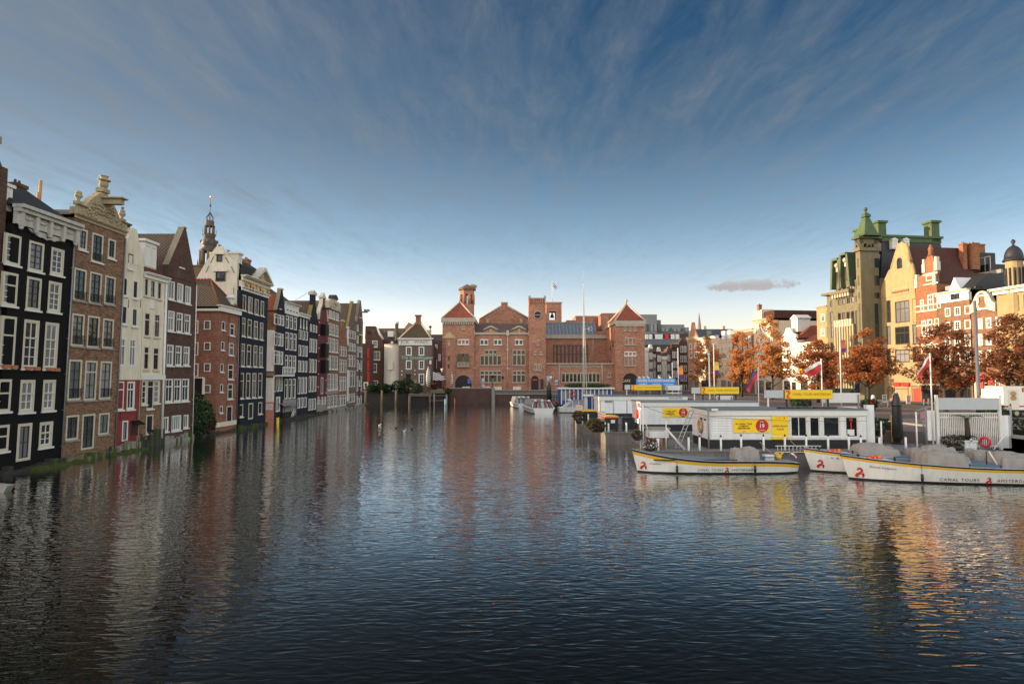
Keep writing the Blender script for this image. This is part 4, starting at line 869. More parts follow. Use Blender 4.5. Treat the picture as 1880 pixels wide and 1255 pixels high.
# main front between the corner tower and the middle tower
for x0, x1 in ((881.5, 896), (906.5, 921), (945.5, 960)): mull(x0, x1, 622.5, 634, 2, st=WHITE)
mull(890, 912.5, 641.5, 651, 3); mull(881.5, 920.5, 651.5, 671.5, 5); mull(941, 964.5, 641.5, 671.5, 3, .32); mull(881.5, 920.5, 680, 703, 5, .33); mull(941, 964.5, 680, 703, 3, .33)
u0, u1 = h.p(870, 660)[0], h.p(971, 660)[0]; ze = h.p(920, 614)[1]
h.front(u0, u1, 0, ze, BE1); h.body(u0, u1, 28, 0, ze, BE1)
b = MB(); b.box(u0, u1, -.25, .3, ze, ze + .5); h.part('eave', b, SBAND)
zr = h.p(920, 594, 9)[1]; b = MB(); b.add([(u0, .2, ze + .4), (u1, .2, ze + .4), (u1, 9, zr), (u0, 9, zr)], [(0, 1, 2, 3)]); b.add([(u1, 9, zr), (u0, 9, zr), (u0, 28, zr), (u1, 28, zr)], [(0, 1, 2, 3)]); h.part('roof', b, BROOF)
for pxc in (901, 953):
    q = [h.p(a, c, -.1) for a, c in ((pxc - 13, 613), (pxc + 13, 613), (pxc + 13, 606), (pxc + 2, 600), (pxc - 2, 600), (pxc - 13, 606))]
    b = MB(); b.prism(q, -.15, 4); h.part('dormer', b, BE1); b = MB(); b.tube([(q[2][0], -.2, q[2][1]), (q[3][0], -.2, q[3][1]), (q[4][0], -.2, q[4][1]), (q[5][0], -.2, q[5][1])], .3, 4); h.part('dormer_coping', b, SBAND)
    uc = h.p(pxc, 607)[0]; zc_ = h.p(pxc, 608)[1]; b = MB(); b.box(uc - .22, uc + .22, -.22, -.16, zc_ - .5, zc_ + .6); h.part('dormer_slit', b, SBAND)
for px in (869.5, 932, 972):
    u = h.p(px, 660)[0]; b = MB(); b.tube([(u, -.2, .5), (u, -.2, ze)], .11, 6); b.box(u - .3, u + .3, -.4, 0, ze - .3, ze + 1.0)
    for yy in (641.5, 676): z_ = h.p(px, yy)[1]; b.box(u - .35, u + .35, -.3, 0, z_ - .12, z_ + .12)
    h.part('drainpipe', b, plain('pale_drainpipe', (.45, .38, .3), .6, .1, 2))
# corner tower with hipped roof
def arch(u, z0, wd, ht, y, name='arched_door', m=None, ring=BE1):
    b = MB(); n = 12; r = wd / 2
    pts = [(u - r, z0), (u + r, z0)] + [(u + r * cos(pi * i / n), z0 + ht - r + r * sin(pi * i / n)) for i in range(n + 1)]
    b.prism(pts, y - .06, y - .01); o = b.build(name, m or plain('dark_doorway', (.014, .009, .008), .6, .4, 2), h.root)
    b = MB()
    for i in range(n):
        a, c = pi * i / n, pi * (i + 1) / n; z_ = z0 + ht - r
        b.prism([(u + r * cos(a), z_ + r * sin(a)), (u + (r + .4) * cos(a), z_ + (r + .4) * sin(a)), (u + (r + .4) * cos(c), z_ + (r + .4) * sin(c)), (u + r * cos(c), z_ + r * sin(c))], y - .22, y)
    b.build('arch_surround', SBAND if ring is None else plain('arch_brick', (.33, .16, .10), .8, .2, 6), o); return o
h.holes = []
YT = -.6
mull(840.5, 861, 622.5, 633.5, 3, y=YT, st=WHITE); mull(848, 852.5, 595, 606, 1, y=YT)
t0, t1 = h.p(812, 660, YT)[0], h.p(870, 660, YT)[0]; zt = h.p(840, 591, YT)[1]
b = MB(); b.box(t0, t1, YT, 14, 0, zt); h.part('corner_tower', b, BE1)
b = MB(); b.box(t0 - .3, t1 + .3, YT - .35, 14.3, zt, zt + 1.0); z_ = zt + 1
for i in range(14): u = t0 + (t1 - t0) * (i + .5) / 14; b.box(u - .15, u + .15, YT - .3, YT - .01, zt - .6, zt)
h.part('tower_cornice', b, SBAND)
za = h.p(841, 553, 5)[1]; um = h.p(841, 600)[0]
b = MB(); b.add([(t0 - .2, YT - .2, z_), (t1 + .2, YT - .2, z_), (t1 + .2, 11, z_), (t0 - .2, 11, z_), (um, 5, za)], [(0, 1, 4), (1, 2, 4), (2, 3, 4), (3, 0, 4)]); h.part('tower_roof', b, BE2)
b = MB(); b.tube([(um, 5, za - .2), (t1 + .2, YT - .2, z_)], .22, 5); b.tube([(um, 5, za - .2), (t0 - .2, YT - .2, z_)], .22, 5); b.lathe([(.3, za - .3), (.15, za + .6), (.4, za + 1.0), (.1, za + 1.6)], um, 5, 8); h.part('ridge', b, STONE)
ud = h.p(851, 700)[0]; arch(ud, .2, 3.9, 3.6, YT); a = h.p(861, 699, YT); b = MB(); b.box(a[0] - .3, a[0] + .4, YT - .15, YT - .08, a[1] - .6, a[1] + .6); h.part('blue_poster', b, plain('blue_poster', (.05, .12, .4), .5, .1))
for px in (844, 856.5): arch(h.p(px, 660, YT)[0], h.p(px, 671, YT)[1], 1.4, 2.9, YT, 'arched_window', GLASS)
b = MB(); a = h.p(840, 672, YT); c = h.p(861, 669, YT); b.box(a[0], c[0], YT - .7, YT, a[1] - .2, a[1])
for i in range(9): u = a[0] + (c[0] - a[0]) * i / 8; b.box(u - .1, u + .1, YT - .65, YT - .5, a[1], a[1] + .8)
b.box(a[0], c[0], YT - .7, YT - .45, a[1] + .8, a[1] + .95); h.part('balcony', b, SBAND)
# stair turret
uc, yc = h.p(824, 660, -1.5)[0], .0; r_ = 1.62; zt_ = h.p(824, 621, -1.5)[1]; zp = h.p(824, 604, -1)[1]
b = MB(); b.lathe([(r_, 0), (r_, zt_)], uc, yc, 8, smooth=False, a0=pi / 8); h.part('stair_turret', b, BE1)
b = MB(); b.lathe([(r_ + .15, zt_), (r_ + .1, zt_ + .25), (.05, zp)], uc, yc, 8, smooth=False, a0=pi / 8); h.part('turret_roof', b, plain('stone_roof', (.36, .26, .13), .85, .3, 2))
for yy in (631, 657, 672):
    z = h.p(824, yy, -1.5)[1]; b = MB(); b.box(uc - .25, uc + .25, yc - r_ * .96, yc - r_ * .9, z - .5, z + .5); h.part('turret_slit', b, GLASS if yy > 640 else SBAND)
# bell chimney tower behind
a, c = h.p(846, 580, 9), h.p(872, 532, 9); uu = (a[0] + c[0]) / 2 - .2; r_ = (c[0] - a[0]) * .53
b = MB(); b.lathe([(r_, zt - 1), (r_, h.p(850, 559, 9)[1])], uu, 9, 8, smooth=False, a0=pi / 8)
zb_, zt2 = h.p(850, 559, 9)[1], h.p(850, 541, 9)[1]
for i in range(8): an = pi / 8 + i * pi / 4; b.lathe([(.42, zb_), (.42, zt2)], uu + (r_ - .3) * cos(an), 9 + (r_ - .3) * sin(an), 6)
b.lathe([(r_, zt2), (r_, h.p(850, 533, 9)[1])], uu, 9, 8, smooth=False, a0=pi / 8); h.part('lantern', b, BE1)
z_ = h.p(850, 533, 9)[1]; b = MB(); b.lathe([(r_ + .4, z_), (r_ + .4, z_ + .35), (.3, z_ + 1.5)], uu, 9, 8, smooth=False, a0=pi / 8); h.part('lantern_roof', b, BROOF)
b = MB(); b.lathe([(1.0, z_), (1.0, z_ + .7), (1.3, z_ + .9), (1.3, z_ + 1.3), (.8, z_ + 1.6)], uu + 1.2, 9.5, 12); h.part('chimney', b, STONEW)
# great gable behind
q = [h.p(a, c, 12) for a, c in ((878, 600), (970, 600), (970, 584), (932, 562), (932, 556.5), (920, 556.5), (920, 562), (880, 585))]
b = MB(); b.prism(q, 12, 34); h.part('hall_gable', b, BE1)
b = MB()
for i, j in ((2, 3), (6, 7)): b.tube([(q[i][0], 11.95, q[i][1]), (q[j][0], 11.95, q[j][1])], .25, 4)
b.box(q[4][0] - 1.7, q[4][0] + .1, 11.8, 12.3, q[4][1], q[4][1] + .3); h.part('gable_coping', b, SBAND)
for px in (895, 957): a, c = h.p(px - 2.5, 585, 11.8), h.p(px + 2.5, 593, 11.8); b = MB(); b.box(a[0], c[0], 11.5, 12, c[1], a[1]); h.part('gable_pier', b, SBAND)
# middle tower
YM = -.8; m0, m1 = h.p(971, 660, YM)[0], h.p(1002, 660, YM)[0]; zt = h.p(985, 547.5, YM)[1]
b = MB(); b.box(m0, m1, YM, 5, 0, zt); 
for i in range(8): u = m0 + (m1 - m0) * (i + .5) / 8; b.box(u - .14, u + .14, YM - .2, YM - .005, zt - 1.2, zt - .2)
b.box(m0, m1, YM - .2, YM - .003, zt - .2, zt); h.part('middle_tower', b, BE1)
b = MB(); b.box(m0 - .1, m0 + .5, YM - .25, YM + .5, zt, zt + .6); b.box(m1 - .5, m1 + .1, YM - .25, YM + .5, zt, zt + .6); b.box(m0 - .05, m1 + .05, YM - .1, 5.1, zt, zt + .15); h.part('tower_cap', b, SBAND)
a = h.p(987, 578, YM); b = MB(); n = 24; b.prism([(a[0] + .82 * cos(2 * pi * i / n), a[1] + .82 * sin(2 * pi * i / n)) for i in range(n)], YM - .06, YM - .01); cl = h.part('clock_recess', b, plain('dark_doorway', (.014, .009, .008)))
b = MB(); b.torus((a[0], YM - .05, a[1]), (0, 1, 0), .9, .1, 20, 6); b.build('clock_ring', SBAND, cl); b = MB(); b.box(a[0] - .75, a[0] + .75, YM - .12, YM - .07, a[1] - .08, a[1] + .08); b.build('clock_hand', SBAND, cl)
mull(985.5, 989.5, 624, 635, 1, y=YM); mull(980, 984, 645, 652.5, 1, y=YM); mull(990.5, 994.5, 645, 652.5, 1, y=YM); mull(980.5, 994.5, 667.5, 681, 3, y=YM)
o = arch(h.p(982, 700, YM)[0], .2, 1.75, 3.5, YM); a_ = h.p(982, 697, YM); b = MB(); b.box(a_[0] - .55, a_[0] + .55, YM - .14, YM - .07, a_[1] - .13, a_[1] + .13); b.build('red_sign', plain('red_neon', (.6, .02, .02), .4, .1), o)
a, c = h.p(992, 696, YM), h.p(998, 714, YM); b = MB(); b.box(a[0], c[0], YM - .08, YM - .01, c[1], a[1]); h.part('notice_case', b, DKF)
# bell tower behind it
a, c = h.p(1003, 557, 16), h.p(1031, 557, 16); zt = a[1]; zb_ = h.p(1010, 600, 16)[1]; wl, wr = h.p(1008.5, 580, 16)[0], h.p(1020.5, 580, 16)[0]; zo0, zo1 = h.p(1015, 587, 16)[1], h.p(1015, 571.5, 16)[1]
b = MB(); b.box(a[0], wl, 16, 20, zb_, zt); b.box(wr, c[0], 16, 20, zb_, zt); b.box(wl, wr, 16, 20, zb_, zo0); b.box(wl, wr, 16, 20, zo1, zt); b.box(a[0] - .1, c[0] + .1, 15.9, 20.1, zt, zt + .4); h.part('bell_tower', b, BE1)
uc = (wl + wr) / 2; b = MB(); b.lathe([(.55, zo1 - 1.5), (.4, zo1 - .9), (.2, zo1 - .5), (.05, zo1)], uc, 18, 10); h.part('bell', b, IRON)
b = MB(); b.tube([(h.p(1014, 555, 18)[0], 18, zt), (h.p(1014, 516, 18)[0], 18, h.p(1014, 516, 18)[1])], .07, 5); fp = h.part('flagpole', b, WHITE)
a = h.p(1014, 518, 18); 
def flag(parent, at, s, dirx, cols, name='flag', droop=.7, world=False):
    """hanging three-colour flag"""
    n = 9; b = MB(); 
    for k in range(3):
        for i in range(n):
            def P(u, v): return (at[0] + dirx * s * u * (1 - .25 * v), at[1] + .10 * s * sin(7 * u + 3 * v), at[2] - s * (.62 * v) - droop * s * u * (.6 + .4 * u) * (1 - .15 * v))
            u0_, u1_, v0_, v1_ = i / n, (i + 1) / n, k / 3, (k + 1) / 3
            b.add([P(u0_, v0_), P(u1_, v0_), P(u1_, v1_), P(u0_, v1_)], [(0, 1, 2, 3)], k, True)
    return b.build(name, cols, parent)
FR = plain('flag_red', (.55, .04, .035), .8, .1); FW = plain('flag_white', (.75, .73, .70), .8, .05); FB = plain('flag_blue', (.05, .07, .25), .8, .1)
flag(fp, (a[0], 18, a[1]), 1.3, 1, [FR, FW, FB], droop=1.1)
# hall: low front and recessed upper wall with sloping glass roof
h.holes = []
mull(1031, 1101.5, 684, 702.5, 10)
b0, b1 = h.p(1002, 690)[0], h.p(1131, 690)[0]; zl = h.p(1060, 668.5)[1]; h.front(b0, b1, 0, zl, BE1); h.body(b0, b1, 12, 0, zl, BE1, name='front_hall')
b = MB(); b.box(b0, b1, -.3, .4, zl, zl + .3); h.part('ledge', b, SBAND)
b = MB()
for i in range(32): u = h.p(1029, 672)[0] + i * (h.p(1104, 672)[0] - h.p(1029, 672)[0]) / 31; b.box(u - .08, u + .08, -.12, -.004, h.p(1060, 675)[1], zl - .1)
h.part('blind_arcade', b, SBAND)
YH = 12.0; c0, c1 = h.p(1002, 640, YH)[0], h.p(1122, 640, YH)[0]; ze = h.p(1050, 615, YH)[1]
b = MB(); b.box(c0 - 2, c1 + 4, YH, 30, zl, ze); h.part('hall_wall', b, BE1)
b = MB(); b.box(c0, c1, YH - .4, YH - .005, ze - .9, ze); h.part('hall_cornice', b, SBAND)
mull(1015.5, 1080, 633, 669, 9, .46, y=YH, st=BROOF, nd=.30)
zr = h.p(1050, 593, YH + 4)[1]; g0, g1 = h.p(1002, 600, YH)[0], h.p(1095, 600, YH)[0]
b = MB(); b.add([(g0, YH, ze), (g1, YH, ze), (g1, YH + 4, zr), (g0, YH + 4, zr), (g0, YH + 14, zr), (g1, YH + 14, zr), (g1, YH + 14, ze)], [(0, 1, 2, 3), (3, 2, 5, 4), (1, 6, 5, 2)]); h.part('glass_roof', b, plain('grey_roof_glass', (.10, .12, .14), .25, .35, .8, spec=.7))
b = MB()
for i in range(15): u = g0 + (g1 - g0) * i / 14; b.add([(u - .06, YH - .02, ze + .03), (u + .06, YH - .02, ze + .03), (u + .06, YH + 3.95, zr + .05), (u - .06, YH + 3.95, zr + .05)], [(0, 1, 2, 3)])
b.box(g0, g1, YH + 3.8, YH + 4.3, zr, zr + .3); b.box(g0, g1, YH - .3, YH, ze, ze + .25); h.part('glazing_bar', b, GREYST)
for px in (1026.5, 1101, 1105.5):
    u = h.p(px, 690)[0]; yq = -.15 if px != 1101 else YH - .2; b = MB(); b.tube([(u, yq, .4 if yq > -1 and yq < 1 else zl), (u, yq, zl if yq < 1 else ze)], .1, 6); h.part('drainpipe', b, plain('pale_drainpipe', (.45, .38, .3)))
mull(1011.5, 1016.5, 683, 694, 1); mull(1115.5, 1121.5, 683.5, 694, 1)
# right tower
YR = -2.0; r0, r1 = h.p(1130.5, 660, YR)[0], h.p(1184, 660, YR)[0]; zt = h.p(1157, 595, YR)[1]
b = MB(); b.box(r0, r1, YR, 12.5, 0, zt); h.part('corner_tower', b, BE1)
b = MB(); b.box(r0 - .3, r1 + .3, YR - .35, 12.8, zt, zt + .8)
for i in range(11): u = r0 + (r1 - r0) * (i + .5) / 11; b.box(u - .3, u + .3, YR - .3, YR - .01, zt - .5, zt)
h.part('tower_cornice', b, SBAND)
za = h.p(1150, 558, 4)[1]; um = h.p(1150, 558, 4)[0]; z_ = zt + .8
b = MB(); b.add([(r0 - .2, YR - .2, z_), (r1 + .2, YR - .2, z_), (r1 + .2, 12.6, z_), (r0 - .2, 12.6, z_), (um, 4, za)], [(0, 1, 4), (1, 2, 4), (2, 3, 4), (3, 0, 4)]); h.part('tower_roof', b, BE2)
b = MB()
for c in ((r0 - .2, YR - .2), (r1 + .2, YR - .2), (r0 - .2, 12.6)): b.tube([(um, 4, za), (c[0], c[1], z_)], .22, 5)
b.lathe([(.35, za - .4), (.15, za + .5), (.4, za + .8), (.1, za + 1.3)], um, 4, 8); h.part('ridge', b, STONE)
for px in (1147.5, 1156.5, 1166): mull(px - 2.2, px + 2.2, 599.5, 608.5, 1, y=YR)
mull(1147, 1168, 619.5, 634, 3, y=YR); mull(1146.5, 1168, 645, 654, 3, y=YR, st=WHITE); mull(1146.5, 1168, 654.5, 672.5, 3, y=YR)
arch(h.p(1157, 700, YR)[0], .2, 3.6, 4.1, YR); text('cafe_lettering', 'CAFE', .9, plain('warm_sign_letters', (.7, .55, .35), .5, .05), h.root, (h.p(1149, 699, YR)[0], YR - .12, h.p(1149, 699, YR)[1]))
for y0, y1, yo in ((623, 635, 3), (633, 640, 7), (660, 668, 7)):     # windows on its sunny left face
    z0_, z1_ = h.p(1128, y1, YR)[1], h.p(1128, y0, YR)[1]; b = MB(); b.box(r0 - .06, r0 - .003, YR + yo, YR + yo + 1.4, z0_, z1_); h.part('side_window', b, GLASS)
# brick blocks rising behind
for x0, x1, y0, yy in ((1057, 1103, 582, 24), (1041, 1057, 590, 24), (1106, 1118, 577, 15), (1118, 1132, 577, 18)):
    a, c = h.p(x0, y0, yy), h.p(x1, y0, yy); b = MB(); b.box(a[0], c[0], yy, yy + 8, zl + 2, a[1]); b.box(a[0] - .1, c[0] + .1, yy - .1, yy + 8.1, a[1], a[1] + .35); h.part('rear_block', b, BE1)
a, c = h.p(1094, 613, 13), h.p(1107, 608, 13); b = MB(); b.box(a[0], c[0], 12.4, 20, zl + 1, c[1]); h.part('rear_block', b, BE1)

# --- church tower rising behind the left row
YC = 212; sc = YC / FP
cx_ = on_y(384, 450, YC).x; Zc = lambda y: on_y(384, y, YC).z
CHST = plain('church_stone', (.11, .075, .045), .85, .4, .5); CHLD = plain('church_lead', (.055, .05, .045), .6, .4, .7)
t = empty('church_tower', (cx_, YC, 0),  label='slender church spire with open lanterns and onion dome behind the left houses', cat='church tower')
def cpart(name, b, m): return b.build(name, m, t)
b = MB(); b.box(-4.6, 4.6, -4.6, 4.6, 0, Zc(492)); b.box(-4.9, 4.9, -4.9, 4.9, Zc(492), Zc(490)); cpart('shaft', b, CHST)
b = MB()
for i in range(8):
    an = pi / 8 + i * pi / 4; b.lathe([(.75, Zc(490)), (.7, Zc(462))], 3.1 * cos(an), 3.1 * sin(an), 6); b.lathe([(.3, Zc(490)), (.3, Zc(485)), (.05, Zc(477))], 4.1 * cos(an), 4.1 * sin(an), 6)
b.lathe([(3.6, Zc(463)), (3.9, Zc(460.5)), (3.7, Zc(459))], 0, 0, 8, smooth=False, a0=pi / 8); b.lathe([(3.4, Zc(491)), (3.3, Zc(485))], 0, 0, 8, smooth=False, a0=pi / 8)
cpart('bell_storey', b, CHST)
b = MB(); b.lathe([(.9, Zc(485)), (1.1, Zc(476)), (.6, Zc(469))], 0, 0, 10); cpart('bell', b, CHLD)
b = MB(); b.lathe([(3.6, Zc(459)), (2.9, Zc(456)), (2.5, Zc(454)), (2.9, Zc(450.5)), (3.1, Zc(446.5)), (2.8, Zc(442.5)), (2.2, Zc(438.5)), (1.9, Zc(437))], 0, 0, 16); cpart('onion_dome', b, CHLD)
b = MB()
for i in range(4): an = i * pi / 2 + .3; b.ball((3.0 * cos(an), 3.0 * sin(an), Zc(444)), .6, 8, 6)
cpart('clock_dormer', b, CHST)
b = MB(); b.lathe([(2.1, Zc(437)), (2.35, Zc(433)), (2.35, Zc(429.5))], 0, 0, 8, smooth=False, a0=pi / 8)
for i in range(8): an = pi / 8 + i * pi / 4; b.lathe([(.27, Zc(429.5)), (.27, Zc(416))], 1.75 * cos(an), 1.75 * sin(an), 6); b.lathe([(.1, Zc(433)), (.1, Zc(424)), (.02, Zc(420))], 2.5 * cos(an), 2.5 * sin(an), 5)
b.lathe([(2.1, Zc(416)), (2.15, Zc(414.5)), (1.75, Zc(413.5)), (1.65, Zc(405.5))], 0, 0, 8, smooth=False, a0=pi / 8); cpart('lantern', b, CHST)
b = MB()
for i in range(8):
    an = pi / 8 + i * pi / 4; b.tube([(r_ * cos(an), r_ * sin(an), Zc(y_)) for r_, y_ in ((1.1, 405.5), (1.5, 402), (1.35, 399), (.7, 395), (.15, 390))], .13, 5)
b.lathe([(.16, Zc(405)), (.13, Zc(391)), (.07, Zc(361))], 0, 0, 6); b.ball((0, 0, Zc(377.5)), .42, 10, 8); cpart('spire', b, CHLD)
b = MB(); b.box(-.1, .7, -.05, .05, Zc(365), Zc(360.5)); b.ball((.3, 0, Zc(361.5)), .45, 8, 6); cpart('weathervane', b, GOLD)
t.scale = (.82, .82, 1)
# ---------------------------------------------------------------- water, land, street, quays
m = bpy.data.materials.new('canal_water'); m.use_nodes = True; t = NT(m.node_tree); t.n.clear()
v = t.new('ShaderNodeNewGeometry').outputs['Position']
def wave(scale, rz, sx, sy, det=3, rough=.55, dist=0.0):
    mp = t.new('ShaderNodeMapping', {'Vector': v, 'Rotation': (0, 0, R(rz)), 'Scale': (sx, sy, 1)}).outputs[0]
    return t.new('ShaderNodeTexNoise', {'Vector': mp, 'Scale': scale, 'Detail': det, 'Roughness': rough, 'Distortion': dist}).outputs[0]
w1 = wave(1.9, -20, .55, 1.5, 1.0, .4, .6); w2 = wave(4.2, -8, .6, 1.4, 1.0, .4, .3); w3 = wave(.30, -25, .6, 1.3, 2)
w1 = t.math('SUBTRACT', 1.0, t.math('ABSOLUTE', t.math('MULTIPLY_ADD', w1, 4.0, -2.0)))
calm = t.ramp(wave(.05, -10, 1, .5, 3), [(.36, .45), (.62, 1.15)])
ht = t.math('ADD', t.math('ADD', t.math('MULTIPLY', w1, .0088), t.math('MULTIPLY', w2, .0115)), t.math('MULTIPLY', w3, .010))
ht = t.math('MULTIPLY', ht, calm)
nrm = t.new('ShaderNodeBump', {'Height': ht, 'Strength': 1.0, 'Distance': 1.0}).outputs[0]
lw = t.new('ShaderNodeLayerWeight', {'Blend': 0.5, 'Normal': nrm}).outputs['Facing']       # how much the dark canal water mirrors at each angle
fac = t.ramp(lw, [(.50, .02), (.58, .035), (.66, .09), (.74, .28), (.81, .62), (.90, .86), (1.0, .97)])
deep = t.new('ShaderNodeBsdfDiffuse', {'Color': (.0035, .0040, .0035, 1)}).outputs[0]
mir = t.new('ShaderNodeBsdfGlossy', {'Color': (1, 1, 1, 1), 'Roughness': .03, 'Normal': nrm}).outputs[0]
t.l.new(t.new('ShaderNodeMixShader', {0: fac, 1: deep, 2: mir}).outputs[0], t.new('ShaderNodeOutputMaterial').inputs[0])
WATER = m
b = MB(); b.add([(-500, -60, 0), (500, -60, 0), (500, 900, 0), (-500, 900, 0)], [(0, 1, 2, 3)]); b.build('water', WATER, kind='structure')
PAVE = brick('street_pavers', (.13, .095, .08), (.10, .075, .065), (.06, .05, .045), bw=.3, bh=.12, stain=.35)
m2, t, b2 = principled('street_paving', .85, .3)
v = t.new('ShaderNodeNewGeometry').outputs['Position']
n1 = t.new('ShaderNodeTexNoise', {'Vector': v, 'Scale': .25, 'Detail': 6}).outputs[0]; n2 = t.new('ShaderNodeTexNoise', {'Vector': v, 'Scale': 6, 'Detail': 3}).outputs[0]
f = t.math('MULTIPLY', t.math('MULTIPLY_ADD', n1, .9, .55), t.math('MULTIPLY_ADD', n2, .5, .75))
t.l.new(t.mix(1.0, (.125, .095, .085), t.new('ShaderNodeCombineXYZ', {0: f, 1: f, 2: f}).outputs[0], 'MULTIPLY'), b2.inputs['Base Color']); STREET = m2
SZ = 2.0; QX = 34.0
b = MB(); b.box(QX, 900, -200, 900, -1.5, SZ); b.build('street', STREET, kind='structure')
b = MB(); b.box(-60, QX - .004, 144.5, 900, -1.5, 2.6); b.build('square', STREET, kind='structure')
b = MB(); b.box(-500, XF - .6, -60, 900, -1.5, .05); b.build('left_bank', DKST, kind='structure')
ROADM = plain('asphalt', (.055, .052, .05), .85, .25, .4, fine=.15)
def strip(name, x0, x1, z, m, kind='structure', y0=-60, y1=300):
    k = -.139 / .99; b = MB(); b.add([(x0 + k * (y0 - 100), y0, z), (x1 + k * (y0 - 100), y0, z), (x1 + k * (y1 - 100), y1, z), (x0 + k * (y1 - 100), y1, z)], [(0, 1, 2, 3)]); b.build(name, m, kind=kind)
strip('road', 49, 60, SZ + .004, ROADM); strip('pavement', 60.5, 66.5, SZ + .10, plain('pavement_slabs', (.20, .175, .155), .85, .25, .8, fine=.1)); 
STEEL = plain('rail_steel', (.30, .27, .24), .3, .1, 2, metal=.8)
for x in (51, 52.45, 55, 56.45): strip('tram_rail', x, x + .09, SZ + .009, STEEL)
strip('lane_line', 53.6, 53.75, SZ + .008, WHITE)
strip('kerb', 60.3, 60.5, SZ + .11, GREYST); strip('kerb', 48.7, 48.95, SZ + .02, GREYST)
# quay walls
BQ = brick('quay_brick', (.115, .06, .045), (.08, .045, .035), (.07, .05, .04), stain=.45, bw=.3, bh=.1)
def wallthing(name, label, pts, z0, z1, th, mt, cap=GREYST, cat='quay wall', kind=None, **k):
    r = empty(name, (0, 0, 0), label=label, cat=cat)
    for (a, c) in zip(pts[:-1], pts[1:]):
        a, c = Vector(a).to_3d(), Vector(c).to_3d(); d = (c - a); n = Vector((-d.y, d.x, 0)).normalized() * th
        b = MB(); b.slab([(a.x, a.y), (c.x, c.y), (c.x + n.x, c.y + n.y), (a.x + n.x, a.y + n.y)], z0, z1); b.build('wall', mt, r)
        n2 = n.normalized() * .06; b = MB(); b.slab([(a.x - n2.x, a.y - n2.y), (c.x - n2.x, c.y - n2.y), (c.x + n.x + n2.x, c.y + n.y + n2.y), (a.x + n.x + n2.x, a.y + n.y + n2.y)], z1, z1 + .18); b.build('coping', cap, r)
    return r
q = wallthing('quay_wall', 'red brown brick quay wall with stone coping in front of the exchange', [(on_y(825, 700, 143).x, 143), (on_y(905, 700, 143).x, 143)], -1, on_y(870, 713, 143).z, 1.4, BQ)
q2 = wallthing('quay_wall', 'dark quay wall with a parapet of small pilasters in front of the exchange', [(on_y(908, 700, 143).x, 143.3), (on_y(1040, 700, 143).x, 143.3)], -1, on_y(960, 717, 143).z, 1.0, BQ)
a0, a1 = on_y(908, 714, 143), on_y(1040, 724, 143)
b = MB()
for i in range(46): x = a0.x + (a1.x - a0.x) * i / 45; b.box(x - .09, x + .09, 143.14, 143.297, a1.z + .2, a0.z - .5)
b.box(a0.x, a1.x, 143.1, 143.297, a1.z, a1.z + .2); b.build('parapet_pilasters', GREYST, q2)
x = on_y(905.5, 700, 143).x; b = MB(); b.box(x - .35, x + .4, 142.6, 143.6, -1, a0.z + .3); b.build('buttress', GREYST, q2)
wallthing('quay_wall', 'long brick quay wall along the street behind the tour boat jetties', [(QX, 144), (QX, -20)][::-1], -1, SZ - .1, -.5, BQ)
b = MB(); b.box(28.2, QX + .02, 47.0, 56.0, -1.2, SZ - .03); b.build('quay_landing', STREET, kind='structure')
# ---------------------------------------------------------------- the sunny street front on the right
RZ = atan2(-.990, .139); GRP2 = 'tall street buildings along the sunny right side'
def right_house(name, label, cat, pa, pb, back=0.0, base=SZ):
    """front on the street line; back = metres set behind it"""
    def pos(px):
        k = (px - CX) / FP; xo = 66 + back * .99; yo = 100 + back * .139
        Y = (xo + .1404 * yo - k * (base - EYE) * sp) / (k * cp + .1404); return Vector((xo - .1404 * (Y - yo), Y, base))
    a, c = pos(pa), pos(pb); h = House(name, label, cat, a, RZ, 0, GRP2); h.W = (c - a).length - .03; return h
OLIVE = plain('olive_sandstone', (.145, .128, .075), .85, .32, .9, streak=.35, bump=.3, fine=.12)
YEL = plain('honey_sandstone', (.32, .23, .115), .85, .28, .9, streak=.3, bump=.3, fine=.12)
CREAMW = plain('warm_cream_plaster', (.56, .46, .32), .85, .15, .8, streak=.15)  # warm cream is the plaster's own colour
COPPER = plain('green_copper', (.055, .088, .032), .7, .5, 1.2, streak=.35)
SLATE = plain('dark_slate', (.016, .016, .017), .6, .3, 1.5)
BRSUN = brick('bright_red_brick', (.30, .115, .052), (.19, .068, .034), (.25, .16, .10), stain=.3, bw=.4, bh=.13)
BRBR = brick('warm_brown_brick', (.22, .11, .058), (.14, .068, .038), (.2, .14, .09), stain=.3, bw=.4, bh=.13)
T_BIG = rooftile('dark_brown_tiles', (.085, .03, .02), (.06, .022, .016))
DW_ = plain('window_bronze', (.05, .035, .02), .5, .2, 3)
U1 = (WHITE, WHITE, 2, 2, .3, .14); U2 = (DW_, DW_, 1, 2, 0, .08); U3 = (WHITE, WHITE, 2, 3, 0, .14)
def rows_auto(h, n, z0, z1, fl, st, ww=.55, hh=.68, m=.06, sill=None, u0=0.0, u1=None):
    u1 = h.W if u1 is None else u1; W_ = (u1 - u0); fh = (z1 - z0) / fl; cw = W_ * (1 - 2 * m) / n
    for j in range(fl):
        for i in range(n): h.w(u0 + W_ * m + cw * (i + .5), z0 + fh * (j + .5), cw * ww, fh * hh, st, sill)
